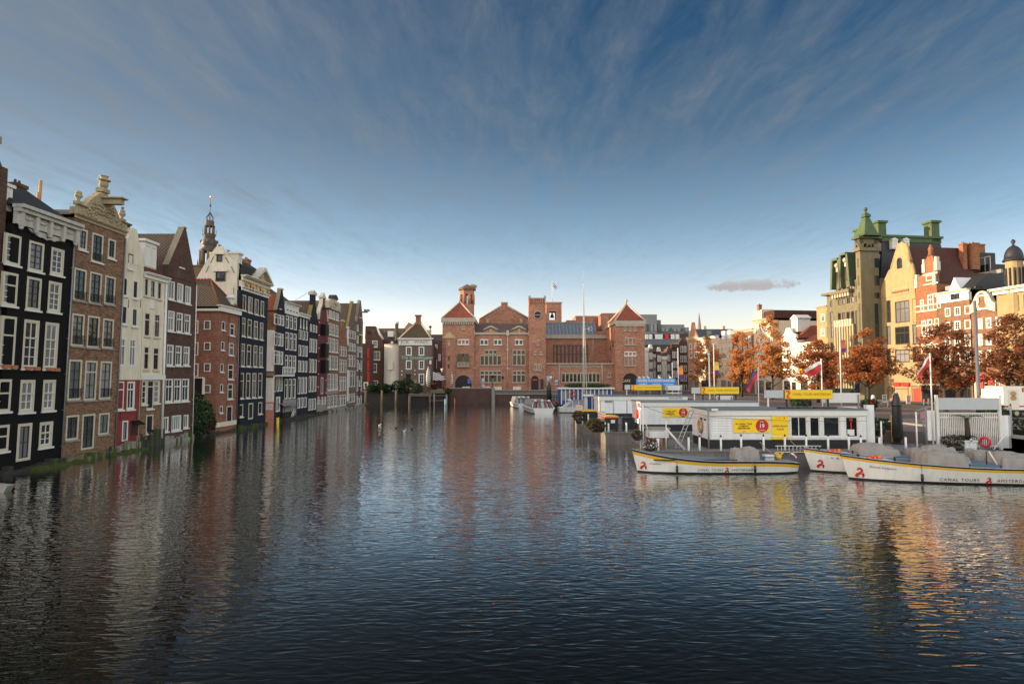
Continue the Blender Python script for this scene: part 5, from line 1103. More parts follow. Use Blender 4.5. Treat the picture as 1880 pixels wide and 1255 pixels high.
# far end of the street
def far(label, pa, pb, ptop, mt, n, fl, roof=None, rtop=None, back=0.0, st=U1, d=14, shop=True):
    h = right_house('street_building', label, 'building', pa, pb, back); px = (pa + pb) / 2; z = h.p(px, ptop)[1]
    rows_auto(h, n, 4.2, z - .8, fl, st); 
    if shop:
        h.w(h.W * .3, 1.75, h.W * .38, 3.0, (DW_, DW_, 2, 1, .25, .12), kind='shop_window'); h.w(h.W * .74, 1.6, h.W * .26, 2.8, (DW_, DW_, 1, 1, .25, .12), kind='shop_door')
    h.front(0, h.W, 0, z, mt); h.body(0, h.W, d, 0, z, mt); h.cornice(0, h.W, z, z + .7, WHITE if roof else STONE, .5)
    if roof: h.roof_par(0, h.W, z + .6, h.p(px, rtop)[1], .1, d, roof, hip=.6, top=d * .5)
    return h, z
h, z = far('narrow orange brick house with a stepped top at the far end of the street', 1264, 1284, 622, BR_ORANGE, 2, 4); h.gable([(0, z), (h.W, z), (h.W * .7, z + 2.5), (h.W * .6, z + 5), (h.W * .4, z + 5), (h.W * .3, z + 2.5)], BR_ORANGE, px=False)
h, z = far('cream house with a long white cornice behind the first autumn tree', 1284, 1322, 622, CREAMW, 4, 4, SLATE, 614)
h, z = far('cream house with grey mansard and pale dormers between the far trees', 1322, 1346, 627, CREAMW, 3, 4, LEADR, 609)
for k in (.25, .7): b = MB(); b.box(h.W * k - .9, h.W * k + .9, .3, 2.5, z + .7, z + 3.0); h.part('dormer', b, WHITE)
h, z = far('brown brick house with white window frames behind the third tree', 1346, 1386, 610, BRBR, 4, 5)
h, z = far('bright cream building with a turret and a big dark slate roof', 1386, 1421, 590, CREAMW, 4, 5, d=19)
zr = h.p(1400, 572)[1]; b = MB(); b.box(0.3, h.W - .05, .6, 22, z + .6, zr); h.part('attic', b, T_BIG); q = h.p(1393, 571); b = MB(); b.prism([(.3, z + .5), (4, z + .5), (4, z + 3), (2.9, zr + .4), (1.4, zr + .4), (.3, z + 3)], -.1, 3); h.part('turret', b, CREAMW); h.chimney(1.2, 1, zr - 1, zr + 2, BRBR, .9); h.chimney(h.W - .8, 20, zr - 1, zr + 1.6, BRBR, .8)
h.w(2.2, z + 1.8, 1.2, 2.0, U1, cut=False, y=-.12)
def near_side(h, px0, px1, py0, py1, st, u):     # window in the wall that faces the viewer (local +x)
    P = Vector((u, 0, 0)); A, D = h.Mi @ Vector((0, 0, EYE)), None
    def q(px, py):
        d = h.Mi.to_3x3() @ ray(px, py); r = A + d * ((u - A.x) / d.x); return r.y, r.z
    (y0, zt), (y1, zb) = q(px0, py0), q(px1, py1); wd, ht = abs(y1 - y0), zt - zb
    me, pm, pm2 = frame_mesh(wd, ht, st); f = obj('window', me, h.root, (u + .06, (y0 + y1) / 2, (zt + zb) / 2), (0, 0, pi / 2)); obj('pane', pm, f)
near_side(h, 1450, 1471, 584, 597.5, (WHITE, WHITE, 4, 1, 0, .25), h.W)
h, z = far('white ornate house with a curved top and a small orange roof dormer', 1437, 1466, 626, plain('white_stucco', (.74, .66, .52), .8, .12, 1), 3, 4, T_RED, 598, d=16)
b = MB(); b.prism([(0, z + .5), (h.W, z + .5), (h.W, z + 1.3), (h.W * .75, z + 1.7), (h.W * .6, z + 3.0), (h.W * .4, z + 3.0), (h.W * .25, z + 1.7), (0, z + 1.3)], -.2, .3); h.part('gable', b, plain('white_stucco', (.74, .66, .52)))
b = MB(); b.box(h.W * .42, h.W * .8, 1, 4, z + 2, z + 5); b.prism([(h.W * .36, z + 5), (h.W * .86, z + 5), (h.W * .61, z + 5.8)], .8, 4.2); h.part('dormer', b, WHITE)
h, z = far('low white shop house with an orange sign next to the honey coloured wing', 1466.5, 1503, 634, plain('white_stucco', (.74, .66, .52)), 4, 3, T_DKRED, 612, d=14)
b = MB(); b.box(h.W * .1, h.W * .6, -.5, -.15, 5.0, 6.2); h.part('shop_sign', b, plain('orange_sign', (.75, .22, .02), .5, .1)); b = MB(); b.box(h.W * .05, h.W * .95, -.35, -.1, 3.4, 4.4); o = h.part('shop_fascia', b, WHITE); text('lettering', 'FEBO', .85, plain('black_lettering', (.02, .02, .02)), o, (h.W * .35, -.37, 3.9), bold=.02)
# honey wing and the big olive hotel
h = right_house('street_building', 'plain honey coloured wing with tall narrow windows beside the olive hotel', 'building', 1503.5, 1523); z = h.p(1513, 563)[1]
h.wpx(1507, 1514, 576, 590, U1); h.wpx(1507, 1514, 603, 617, U1); h.wpx(1507, 1514, 632, 648, U1); h.wpx(1517, 1519.5, 570, 590, U2); h.wpx(1517, 1519.5, 600, 620, U2)
h.front(0, h.W, 0, z, YEL); h.body(0, h.W, 12, 0, z, YEL); h.cornice(0, h.W, z - .2, z + .2, YEL, .25)
h = right_house('hotel', 'large olive stone hotel with green copper turret roof and tall columned windows', 'hotel', 1523, 1597, -1.5)
zc = h.p(1560, 537)[1]; zc2 = h.p(1560, 531)[1]; z5 = h.p(1565, 505)[1]
u_l = h.p(1536, 600)[0]
cols = [(1538.8, 1544.6), (1546.6, 1552.4), (1554.6, 1560.6), (1562.8, 1569), (1571, 1577.4)]
for i, (a, c) in enumerate(cols):
    yo = -(a - 1540) * .21
    h.wpx(a, c, 549 + yo, 560 + yo, U2); h.wpx(a, c, 521 + yo, 538 + yo - 1, U2); 
    h.wpx(a, c, 574 + yo * .72, 622, (DW_, DW_, 1, 5, 0, .1)); h.wpx(a, c, 628, 662, (DW_, DW_, 1, 4, 0, .1))
h.wpx(1524.5, 1528, 552, 563, U2); h.wpx(1525, 1530, 572, 620, (DW_, DW_, 1, 5, 0, .1)); h.wpx(1525, 1530, 628, 662, (DW_, DW_, 1, 4, 0, .1))
zw = h.p(1528, 541)[1]
zb = h.p(1560, 516)[1]
h.front(0, u_l, 0, zw, OLIVE); h.front(u_l, h.W, 0, zb, OLIVE); HD = 16.5; h.body(0, h.W, HD, 0, zw - .02, OLIVE); h.body(u_l, h.W, HD, zw, zb, OLIVE)
b = MB(); b.box(-.5, u_l + .4, -.9, .3, zw, zw + .4); h.part('cornice', b, OLIVE)
zk = (h.p(1545, 543)[1] + h.p(1590, 527)[1]) / 2
b = MB(); b.box(u_l - .6, h.W * .70, -1.0, -.004, zk, zk + .55); h.part('cornice', b, OLIVE)
for i in range(7): u = u_l + (h.W * .68 - u_l) * (i + .2) / 6.6; b = MB(); b.box(u - .2, u + .2, -.8, -.005, zk - .7, zk); h.part('bracket', b, STONE); b = MB(); b.box(u - .28, u + .28, -.5, -.006, zk - 6.2, zk - 4.9); h.part('capital', b, STONE)
for i in range(8): u = u_l + (h.W * .70 - u_l) * i / 7; b = MB(); b.box(u - .22, u + .22, -.45, -.004, 2, zk - 5.9); h.part('pilaster', b, plain('pale_olive_stone', (.30, .25, .14), .85, .2, 1))
# two steep black-and-green dormer roofs
za = h.p(1565, 470)[1]
for k in range(2):
    ua = u_l + (h.W * .68 - u_l) * (.02 + .5 * k); ub = ua + (h.W * .68 - u_l) * .47; um = (ua + ub) / 2; sw = (ub - ua)
    z0_ = zb - 1.0; zt_ = za + k * .6 - .3
    b = MB(); b.prism([(ua, z0_), (ub, z0_), (um + sw * .27, zt_), (um - sw * .27, zt_)], -.02, 6); h.part('dormer', b, OLIVE)
    b = MB()
    for sg in (-1, 1):
        x0, x1 = um + sg * sw * .5, um + sg * sw * .29
        b.add([(x0, -.9, z0_), (x1, -.9, zt_ + .1), (x1, 7, zt_ + .1), (x0, 7, z0_), (x0 + sg * .5, -.9, z0_), (x1 + sg * .5, -.9, zt_ + .3), (x1 + sg * .5, 7, zt_ + .3), (x0 + sg * .5, 7, z0_)],
              [(0, 1, 2, 3), (7, 6, 5, 4), (0, 4, 5, 1), (1, 5, 6, 2), (3, 2, 6, 7), (0, 3, 7, 4)])
    b.box(um - sw * .36, um + sw * .36, -1.0, 7, zt_ + .12, zt_ + .55); h.part('dormer_roof', b, plain('aged_copper', (.07, .10, .06), .6, .5, 1.2))
    for q_ in (-.16, .16): h.w(um + sw * q_, (z0_ + zt_) / 2 - .3, sw * .16, (zt_ - z0_) * .5, U2, cut=False, y=-.06, curtain=False)
    b = MB(); b.ball((um, -.4, zt_ - .8), .5, 8, 6); b.box(um - .25, um + .25, -.5, 0, zt_ - 2.0, zt_ - 1.0); h.part('carving', b, STONE)
zr = h.p(1650, 430, 6)[1]
b = MB()
# mansard behind
b.add([(u_l + .5, 3, zb), (h.W - .1, 3, zb), (h.W - .1, HD, zb), (u_l + .5, HD, zb), (u_l + 2, 4, zr - 1), (h.W - .6, 4, zr - 1), (h.W - .6, HD - .8, zr - 1), (u_l + 2, HD - .8, zr - 1)], [(0, 1, 5, 4), (1, 2, 6, 5), (2, 3, 7, 6), (3, 0, 4, 7), (4, 5, 6, 7)]); h.part('roof', b, SLATE)
b = MB(); b.box(u_l + 1.8, h.W - .5, 3.8, HD - .7, zr - 1, zr - .2); b.box(u_l + 1.5, h.W - .3, 3.5, HD - .4, zr - .2, zr + .2); h.part('ridge_band', b, COPPER)
for px, yy, pt in ((1581, 5, 420), (1613, 6.5, 407), (1703, HD - 1.8, 409)):
    u, z = h.p(px, pt, yy); u = min(u, h.W - 1.6) if px != 1703 else h.W - 1.4
    b = MB(); b.box(u - .9, u + .9, yy - .8, yy + .8, zr - .8, z - .4); b.box(u - 1.15, u + 1.15, yy - 1.05, yy + 1.05, z - .4, z); h.part('roof_turret', b, COPPER)
def nearx(h, u, px, py):
    A = h.Mi @ Vector((0, 0, EYE)); d = h.Mi.to_3x3() @ ray(px, py); r = A + d * ((u - A.x) / d.x); return r.y, r.z
for px in (1640, 1661):
    y_, z_ = nearx(h, h.W - .3, px, 448); b = MB(); b.box(h.W - 1.6, h.W + .1, y_ - .6, y_ + .6, z_ - .95, z_ + .7); xr = h.W + .2; b.add([(xr, y_ - .75, z_ + .7), (xr, y_ + .75, z_ + .7), (xr, y_, z_ + 1.1), (xr - 1.8, y_ - .75, z_ + .7), (xr - 1.8, y_ + .75, z_ + .7), (xr - 1.8, y_, z_ + 1.1)], [(0, 1, 2), (1, 4, 5, 2), (3, 0, 2, 5), (4, 3, 5), (0, 3, 4, 1)]); h.part('dormer', b, WHITE)
    me, pm, pm2 = frame_mesh(.95, 1.5, U1); f = obj('window', me, h.root, (h.W + .16, y_, z_), (0, 0, pi / 2)); obj('pane', pm, f)
# stair tower at the near corner
ta, tb = h.p(1583, 560)[0], h.W + .02; tw = tb - ta; tz = h.p(1590, 460)[1]; tz2 = h.p(1590, 437)[1]; td = 2.6
b = MB(); b.box(ta, tb, -1.0, td, 0, tz); b.box(ta - .35, tb + .35, -1.35, td + .35, tz, tz + .6)
h.part('tower', b, OLIVE); am = (ta + tb) / 2; ym = (td - 1.0) / 2
b = MB()
for (x, y) in ((ta + .4, -.6), (tb - .4, -.6), (ta + .4, td - .4), (tb - .4, td - .4)): b.box(x - .4, x + .4, y - .4, y + .4, tz + .6, tz2)
b.box(ta, tb, -1.0, td, tz2 - .9, tz2); b.box(ta + .8, tb - .8, -.2, td - .8, tz + .6, tz2 - .9, 1)
for i in range(9):
    a = pi * i / 8; rr_ = tw * .34
    b.box(am - rr_ * cos(a) - .12, am - rr_ * cos(a) + .12, -1.15, -.9, tz + .8 + rr_ * .9 * sin(a), tz + 1.1 + rr_ * .9 * sin(a)); b.box(tb - .1, tb + .15, ym - rr_ * cos(a) - .12, ym - rr_ * cos(a) + .12, tz + .8 + rr_ * .9 * sin(a), tz + 1.1 + rr_ * .9 * sin(a))
h.part('belfry', b, [OLIVE, SLATE])
b = MB(); b.box(ta - .45, tb + .45, -1.45, td + .45, tz2, tz2 + .4); zz = h.p(1592, 396)[1]
def sq(hw, z): return [(am - hw, ym - hw, z), (am + hw, ym - hw, z), (am + hw, ym + hw, z), (am - hw, ym + hw, z)]
L = [sq(1.75, tz2 + .4), sq(1.3, tz2 + .9), sq(.42, zz), sq(.62, zz + .15), sq(.55, zz + .55), sq(.15, h.p(1592, 386)[1]), sq(.12, h.p(1592, 380)[1])]
v = [p_ for l_ in L for p_ in l_]; b.add(v, [(4 * j + i, 4 * j + (i + 1) % 4, 4 * j + 4 + (i + 1) % 4, 4 * j + 4 + i) for j in range(6) for i in range(4)] + [(24, 25, 26, 27)]); b.ball((am, ym, h.p(1592, 380)[1]), .35, 8, 6); h.part('spire', b, COPPER)
for y0, y1 in ((474, 491), (506, 524), (537, 547), (557, 640)):
    (ya, z1_), (yb_, z0_) = nearx(h, tb, 1605.5, y0), nearx(h, tb, 1614.5, y1); b = MB(); b.box(tb + .004, tb + .06, min(ya, yb_), max(ya, yb_), z0_, z1_); h.part('stair_window', b, GLASS)
    zm_ = (z0_ + z1_) / 2; f = None; h.w((ta + tb) / 2, zm_, tw * .3, (z1_ - z0_), U2, cut=False, y=-1.02, curtain=False)
rows_auto(h, 5, .3, 4.3, 1, (DW_, DW_, 2, 1, .25, .15), ww=.8, hh=.9) if False else None
for i in range(5): u = h.W * (.1 + .2 * i); b = MB(); b.box(u - 1.1, u + 1.1, -.42, -.36, .3, 3.6); h.part('shop_window', b, GLASS)
b = MB(); b.box(.2, ta, -.7, -.355, 3.7, 4.5); h.part('shop_fascia', b, plain('dark_fascia', (.06, .02, .02), .5, .2))
# honey gable
h = right_house('street_building', 'honey coloured stone building with a tall smooth pointed gable and wide glazing', 'building', 1622.5, 1688, 1.4); D_ = 12.5
ze = h.p(1655, 541)[1]; W_ = h.W
ul, ur = h.p(1627, 600)[0], h.p(1683, 600)[0]
for y0, y1 in ((551, 592), (598, 632), (640, 665)):
    h.wpx(1643.5, 1670, y0 + 1, y1, (DW_, DW_, 3, 1, .35, .12))
    h.wpx(1628, 1635.5, y0, y1, U2); h.wpx(1675.5, 1683, y0 - 3, y1, U2)
h.wpx(1642, 1668, 706, 738, (DW_, DW_, 3, 1, .22, .15), kind='shop_window', curtain=False)
h.wpx(1630, 1640, 710, 738, (DW_, DW_, 1, 1, .2, .15), kind='shop_door', curtain=False); h.wpx(1674, 1685, 708, 738, (DW_, DW_, 1, 1, .2, .15), kind='shop_window', curtain=False)
h.front(0, W_, 0, ze, YEL); h.body(0, W_, D_, 0, ze, YEL)
gx = lambda x, y: h.p(x, y)
q = [(0, ze), (W_, ze), (W_, gx(1686, 522)[1]), gx(1672, 485), gx(1670, 479), gx(1661, 447), gx(1655.5, 443.5), gx(1650, 447), gx(1636, 492), gx(1633.5, 496), (0, gx(1624, 533)[1])]
b = MB(); b.prism(q, -.05, .5); h.part('gable', b, YEL)
b = MB()
for i, j in ((2, 3), (4, 5), (7, 8), (9, 10)): b.tube([(q[i][0], .2, q[i][1]), (q[j][0], .2, q[j][1])], .42, 4)
h.part('gable_coping', b, YEL)
for x0, x1 in ((1638.5, 1647), (1649, 1657.5), (1659.5, 1668.5)): h.wpx(x0, x1, 511 - (x0 - 1638) * .18, 531 - (x0 - 1638) * .18, U2, cut=False, curtain=False)
a = h.p(1652, 483); b = MB(); b.prism([(a[0] - .55, a[1] - .9), (a[0] + .55, a[1] - .9)] + [(a[0] + .55 * cos(i * pi / 8), a[1] + .4 + .55 * sin(i * pi / 8)) for i in range(9)], -.12, -.06); h.part('arched_window', b, GLASS)
u0_, z0_ = h.p(1639, 543); u1_, z1_ = h.p(1669, 537); b = MB(); b.box(u0_, u1_, -.1, -.055, ze + .15, ze + 1.1); o = h.part('name_panel', b, STONEW)
b = MB(); [b.ball((u0_ + (u1_ - u0_) * (k + .5) / 11, -.1, ze + .62), .22, 6, 4) for k in range(11)]; b.build('carving', plain('rust_letters', (.30, .12, .04), .8, .1), o)
zr = h.p(1740, 456, 12)[1]; um = h.p(1655, 500)[0]
b = MB(); zp = h.p(1655.5, 447)[1] - .4
b.add([(0.05, .5, ze), (W_ - .05, .5, ze), (um, .5, zp), (.05, D_, ze), (W_ - .05, D_, ze), (um, D_, zp)], [(0, 1, 2), (1, 4, 5, 2), (4, 3, 5), (3, 0, 2, 5)]); h.part('roof', b, T_BIG)
for y_, w_ in ((D_ - 1.5, .9), (D_ + .2, 1.7)): h.chimney(um + 1.0, y_, zp - 4, zp + .6, BRSUN, w_)
for u_, nm, c_ in ((h.p(1655, 700)[0], 'shop_sign', (.70, .03, .02)),):
    z_ = h.p(1655, 705)[1]; b = MB(); b.box(u_ - 1.6, u_ - .1, -.35, -.1, z_ - .3, z_ + .3); b.box(u_ + .2, u_ + 1.9, -.35, -.1, z_ - .3, z_ + .3); h.part(nm, b, plain('red_sign', c_, .4, .05))
b = MB(); a, c = h.p(1678, 712), h.p(1690, 738); b.box(a[0], c[0] + .3, -.2, -.08, c[1] + .1, a[1]); h.part('poster_wall', b, plain('red_poster', (.50, .04, .02), .5, .5, 1.0))
# red stepped gable with white bands
h = right_house('street_building', 'slim bright red brick house banded in white stone with a pinnacled stepped gable', 'building', 1688.5, 1728, 1.2); W_ = h.W
ze = h.p(1708, 523)[1]
for x0, x1, y0, y1 in ((1703, 1714, 540, 570), (1689.5, 1696.5, 550, 571), (1720, 1727, 540, 566), (1692, 1700, 588, 618), (1703, 1712, 586, 617), (1716, 1724, 584, 615), (1692, 1700, 630, 660), (1704, 1713, 628, 660), (1717, 1725, 628, 660)): h.wpx(x0, x1, y0, y1, U1)
h.wpx(1692, 1724, 706, 738, (DW_, DW_, 4, 1, .22, .15), kind='shop_window', curtain=False)
h.front(0, W_, 0, ze, BRSUN); h.body(0, W_, 16, 0, ze, BRSUN)
z1, z2, z3 = h.p(1706, 500)[1], h.p(1706, 484)[1], h.p(1706, 470)[1]; ca, cb = h.p(1695, 505)[0], h.p(1722, 505)[0]
b = MB(); b.prism([(0, ze), (W_, ze), (W_, ze + 1.2), (cb, z1), (cb, z2), ((ca + cb) / 2 + 1.2, z2), ((ca + cb) / 2 + .5, z3), ((ca + cb) / 2 - .5, z3), ((ca + cb) / 2 - 1.2, z2), (ca, z2), (ca, z1), (0, ze + 1.2)], -.05, .45); h.part('gable', b, BRSUN)
b = MB()
for u, z in ((.3, ze + 1.2), (W_ - .3, ze + 1.2), (ca + .25, z2), (cb - .25, z2)): b = MB(); b.box(u - .3, u + .3, -.2, .48, z - 1.3, z + .12); b.box(u - .2, u + .2, -.15, .4, z + .12, z + .9); h.part('pinnacle', b, CREAMF)
b = MB(); b.lathe([(.45, z3), (.3, z3 + .8), (.4, z3 + 1.1), (.08, z3 + 1.9)], (ca + cb) / 2, .2, 8); h.part('pinnacle', b, BRSUN)
b = MB()
for zz in [ze - 3.3 - 3.2 * k for k in range(6)] + [ze + .05, z1 - .4, ze - 4.2]: b = MB(); b.box(-.01 if zz < z1 - 2 else ca, W_ + .01 if zz < z1 - 2 else cb, -.10, -.051, zz, zz + .25); h.part('stone_band', b, CREAMF)
h.w((ca + cb) / 2, (ze + z1) / 2 + .3, 1.7, z1 - ze - .8, U1, cut=False, y=-.06)
h.roof_perp(.05, W_ - .05, ze, z1, .46, 18, T_BIG, (ca + cb) / 2)
# brown brick with white cornice
h = right_house('street_building', 'brown brick house under a broad plain white cornice, three windows wide', 'building', 1728.5, 1788, 1.2); W_ = h.W
ze = h.p(1757, 553)[1]; zc = h.p(1757, 533)[1]
for x0, x1 in ((1735, 1745), (1752, 1763.5), (1771, 1782)):
    o_ = -(x0 - 1735) * .12
    for y0, y1 in ((565, 581), (591, 608), (618, 640), (650, 672)): h.wpx(x0, x1, y0 + o_, y1 + o_, U3)
h.wpx(1733, 1755, 704, 738, (DW_, DW_, 3, 1, .22, .15), kind='shop_window', curtain=False); h.wpx(1762, 1784, 704, 738, (DW_, DW_, 3, 1, .22, .15), kind='shop_window', curtain=False)
h.front(0, W_, 0, ze, BRBR); h.body(0, W_, 15, 0, ze, BRBR); b = MB(); b.box(0, W_, -.15, .4, ze, zc - .5); h.part('frieze', b, WHITE); h.cornice(-.2, W_ + .2, zc - .5, zc, WHITE, .7, 'cornice')
a = h.p(1755, 544); b = MB(); b.box(a[0] - .8, a[0] + .8, -.2, -.155, a[1] - .45, a[1] + .45); h.part('attic_window', b, GLASS)
h.roof_par(0, W_, zc - .1, zc + 2.5, .2, 14, SLATE, hip=.5, top=6); b = MB(); u = W_ * .45; b.prism([(u - 1.2, zc), (u + 1.2, zc), (u, zc + 2.2)], .6, 5); h.part('dormer', b, WHITE)
b = MB(); b.box(W_ * .08, W_ * .3, 1, 3, zc, zc + 1.1); b.lathe([(.3, zc + 1.1), (.3, zc + 1.6)], W_ * .22, 2, 8); h.part('roof_unit', b, ZINC)
# bell gable
h = right_house('street_building', 'brown brick house with a white scrolled bell gable behind the lamp mast', 'building', 1790, 1838, 1.2); W_ = h.W
ze = h.p(1815, 573)[1]; zp = h.p(1815, 534)[1]
for x0, x1 in ((1796, 1804), (1810, 1820), (1828, 1837)):
    o_ = -(x0 - 1796) * .1
    for y0, y1 in ((584, 604), (613, 635), (643, 672)): h.wpx(x0, x1, y0 + o_, y1 + o_, (WHITE, WHITE, 2, 2, 0, .2))
h.wpx(1806, 1823, 694, 730, (WHITE, GREENF, 3, 1, .2, .2), kind='shop_door', curtain=False); h.wpx(1794, 1803, 694, 728, (WHITE, GREENF, 1, 1, .2, .15), kind='shop_window'); h.wpx(1827, 1836, 694, 728, (WHITE, GREENF, 1, 1, .2, .15), kind='shop_window')
h.front(0, W_, 0, ze, [BRBR, CREAMW], bands=((0, h.p(1815, 688)[1], 1),)); h.body(0, W_, 15, 0, ze, BRBR)
um = W_ * .48; s_ = W_ * .19
b = MB(); b.prism([(0, ze), (W_, ze), (W_, ze + .6), (um + s_, ze + 2.4), (um + s_ * .9, zp - .9)] + [(um + s_ * .9 * cos(i * pi / 8), zp - .9 + .9 * sin(i * pi / 8)) for i in range(1, 8)] + [(um - s_ * .9, zp - .9), (um - s_, ze + 2.4), (0, ze + .6)], -.04, .4); h.part('gable', b, BRBR)
b = MB()
for sg in (-1, 1):
    b.prism([(um + sg * W_ * .5, ze), (um + sg * W_ * .5, ze + 1.2), (um + sg * (s_ + .8), ze + 1.6), (um + sg * (s_ + .3), ze + 2.6), (um + sg * (s_ + .25), zp - .7), (um + sg * (s_ - .3), zp - .7), (um + sg * (s_ - .3), ze + 1.6), (um + sg * (s_ + .2), ze + .4)], -.2, .45)
b.prism([(um + (s_ + .35) * cos(i * pi / 10), zp - .9 + 1.05 * sin(i * pi / 10)) for i in range(11)] + [(um + (s_ - .05) * cos(i * pi / 10), zp - .9 + .78 * sin(i * pi / 10)) for i in range(10, -1, -1)], -.2, .45); h.part('gable_scrolls', b, CREAMF)
h.w(um, ze + 1.6, 1.7, 2.2, (WHITE, WHITE, 2, 2, 0, .25), cut=False, y=-.06); b = MB(); b.box(um - .15, um + .15, -1.2, 0, ze + 3.6, ze + 3.9); h.part('hoist_beam', b, DKF)
h.roof_perp(.1, W_ - .1, ze, zp - 1.2, .41, 14, SLATE, um); z_ = h.p(1815, 692)[1]; b = MB(); b.box(0, W_, -.6, -.06, z_, z_ + .25); b.box(0, W_ * .55, -.62, -.55, z_ - .55, z_ - .02); h.part('shop_fascia', b, plain('red_sign', (.70, .03, .02)))
for u in (.3, .7): b = MB(); b.box(W_ * u - .45, W_ * u + .45, -.2, -.1, 2.4, 4.0); h.part('shop_poster', b, plain('red_poster', (.50, .04, .02)))
# stone building with domed stair tower at the picture edge
h = right_house('street_building', 'tall yellow stone building with a domed round stair tower at the edge', 'building', 1838.5, 1990, 1.2); W_ = h.W
ze = h.p(1862, 537)[1]
for i in range(9):
    x = 1853 + i * 13.2
    for y0, y1 in ((543, 572), (590, 622), (635, 668)): h.wpx(x, x + 5, y0 - i * 1.5, y1 - i, U2)
h.front(0, W_, 0, ze, YEL); h.body(0, W_, 20, 0, ze, YEL); h.cornice(-.3, W_ + .3, ze, ze + .8, WHITE, 1.1)
h.roof_par(0, W_, ze + .7, ze + 6, 0, 18, T_BIG, hip=3)
u = h.p(1855.5, 500)[0]; r_ = (h.p(1869, 500)[0] - h.p(1842, 500)[0]) * .47; zt = h.p(1855, 479)[1]; zd = h.p(1855, 454)[1]
b = MB(); b.lathe([(r_, 0), (r_, zt)], u, .6, 12, smooth=False); h.part('stair_tower', b, YEL)
b = MB()
for i in range(12): a = 2 * pi * (i + .5) / 12; b.box(u + r_ * .98 * cos(a) - .11, u + r_ * .98 * cos(a) + .11, .6 + r_ * .98 * sin(a) - .11, .6 + r_ * .98 * sin(a) + .11, zt - 3.6, zt - 1.0)
h.part('tower_window', b, GLASS)
b = MB(); b.lathe([(r_ + .3, zt), (r_ + .2, zt + .3)] + [((r_ + .1) * cos(i * pi / 14), zt + .3 + (zd - zt) * sin(i * pi / 14)) for i in range(7)] + [(.12, zd + .4), (.3, zd + .9), (.05, zd + 1.2)], u, .6, 16); h.part('dome', b, SLATE)
for i in range(4): b = MB(); b.box(W_ * (.08 + .23 * i), W_ * (.24 + .23 * i), -.1, -.02, .4, 3.8); h.part('shop_window', b, GLASS)
# dark bulk of roofs behind the brick houses
h = right_house('rear_building', 'dark bulky rear building with flat roofs rising behind the brick houses', 'building', 1722, 1850, 14)
z1 = h.p(1790, 503)[1]; z2 = h.p(1760, 489)[1]
b = MB(); b.box(0, h.W, 0, 18, 0, z1); h.part('wall', b, BR_DARK); b = MB(); b.box(h.W * .05, h.W * .62, 3, 12, z1, z2); h.part('roof_house', b, SLATE); b = MB(); b.box(-.2, h.W + .2, -.3, .1, z1 - .6, z1); h.part('parapet', b, GREYST)
u = h.p(1768, 480, 2)[0]; b = MB(); b.box(u - 2.5, u + 2.5, 1, 6, z1, h.p(1768, 468, 2)[1]); h.part('stair_head', b, plain('tarred_wall', (.05, .045, .042), .9, .4, 1))
b = MB(); ua, ub = h.p(1780, 480, 3)[0], h.p(1818, 480, 3)[0]; za_ = h.p(1800, 474, 3)[1]
b.tube([(ua, 3, za_), (ub, 3, za_)], .06, 5)
for k in range(5): uu = ua + (ub - ua) * k / 4; b.tube([(uu, 3, z1), (uu, 3, za_)], .05, 5)
h.part('roof_rail', b, WHITE)
h.chimney(h.p(1789, 480, 8)[0], 8, z1, h.p(1789, 450, 8)[1], BRSUN, 2.6)
# grey modern block and dark street houses past the exchange
GRYP = plain('grey_cladding', (.18, .18, .18), .6, .12, .5)
h = facing('office_block', 'stepped grey modern office block rising behind the exchange tower', 'office block', 1176, 2, 235)
for k, (x0, x1, y0) in enumerate(((1176, 1206, 577), (1206, 1214, 587), (1214, 1258, 595), (1258, 1267, 600))):
    a, c = h.p(x0, 700), h.p(x1, y0); b = MB(); b.box(a[0], c[0], k * .6, 20, 0, c[1]); h.part('block', b, GRYP if k % 2 == 0 else plain('dark_grey_cladding', (.12, .12, .125), .6, .12, .5))
for i in range(11):
    x = 1187 + i * 7.1; a, c = h.p(x, 595 if x < 1215 else 602), h.p(x + 4, 608); b = MB(); b.box(a[0], c[0], -.3, -.01, c[1], a[1]); h.part('window_strip', b, ZINC if i % 3 else GLASS)
h = facing('department_store', 'long dark brown block with white and red roof windows behind the slim houses', 'department store', 1182, 2, 215)
a, c = h.p(1182, 700), h.p(1264, 612); b = MB(); b.box(a[0], c[0], 0, 14, 0, c[1]); h.part('wall', b, plain('dark_brown_cladding', (.06, .035, .03), .7, .2, .5)); b = MB(); b.box(a[0], c[0], -.2, -.004, h.p(1200, 633)[1], h.p(1200, 621)[1]); h.part('glazing', b, plain('grey_roof_glass', (.10, .12, .14)))
for i, x in enumerate((1184, 1190, 1202, 1209, 1220, 1231, 1239.5)):
    p0, p1 = h.p(x, 613.5), h.p(x + 7, 622.5); b = MB(); b.box(p0[0], p1[0], -.5, -.205, p1[1], p0[1]); h.part('roof_window', b, plain('red_blind', (.55, .02, .04), .6, .1) if i == 4 else WHITE)
px = 1184
lab = ['pale', 'white gabled', 'grey', 'cream bell-gabled', 'brown', 'white', 'dark brown']
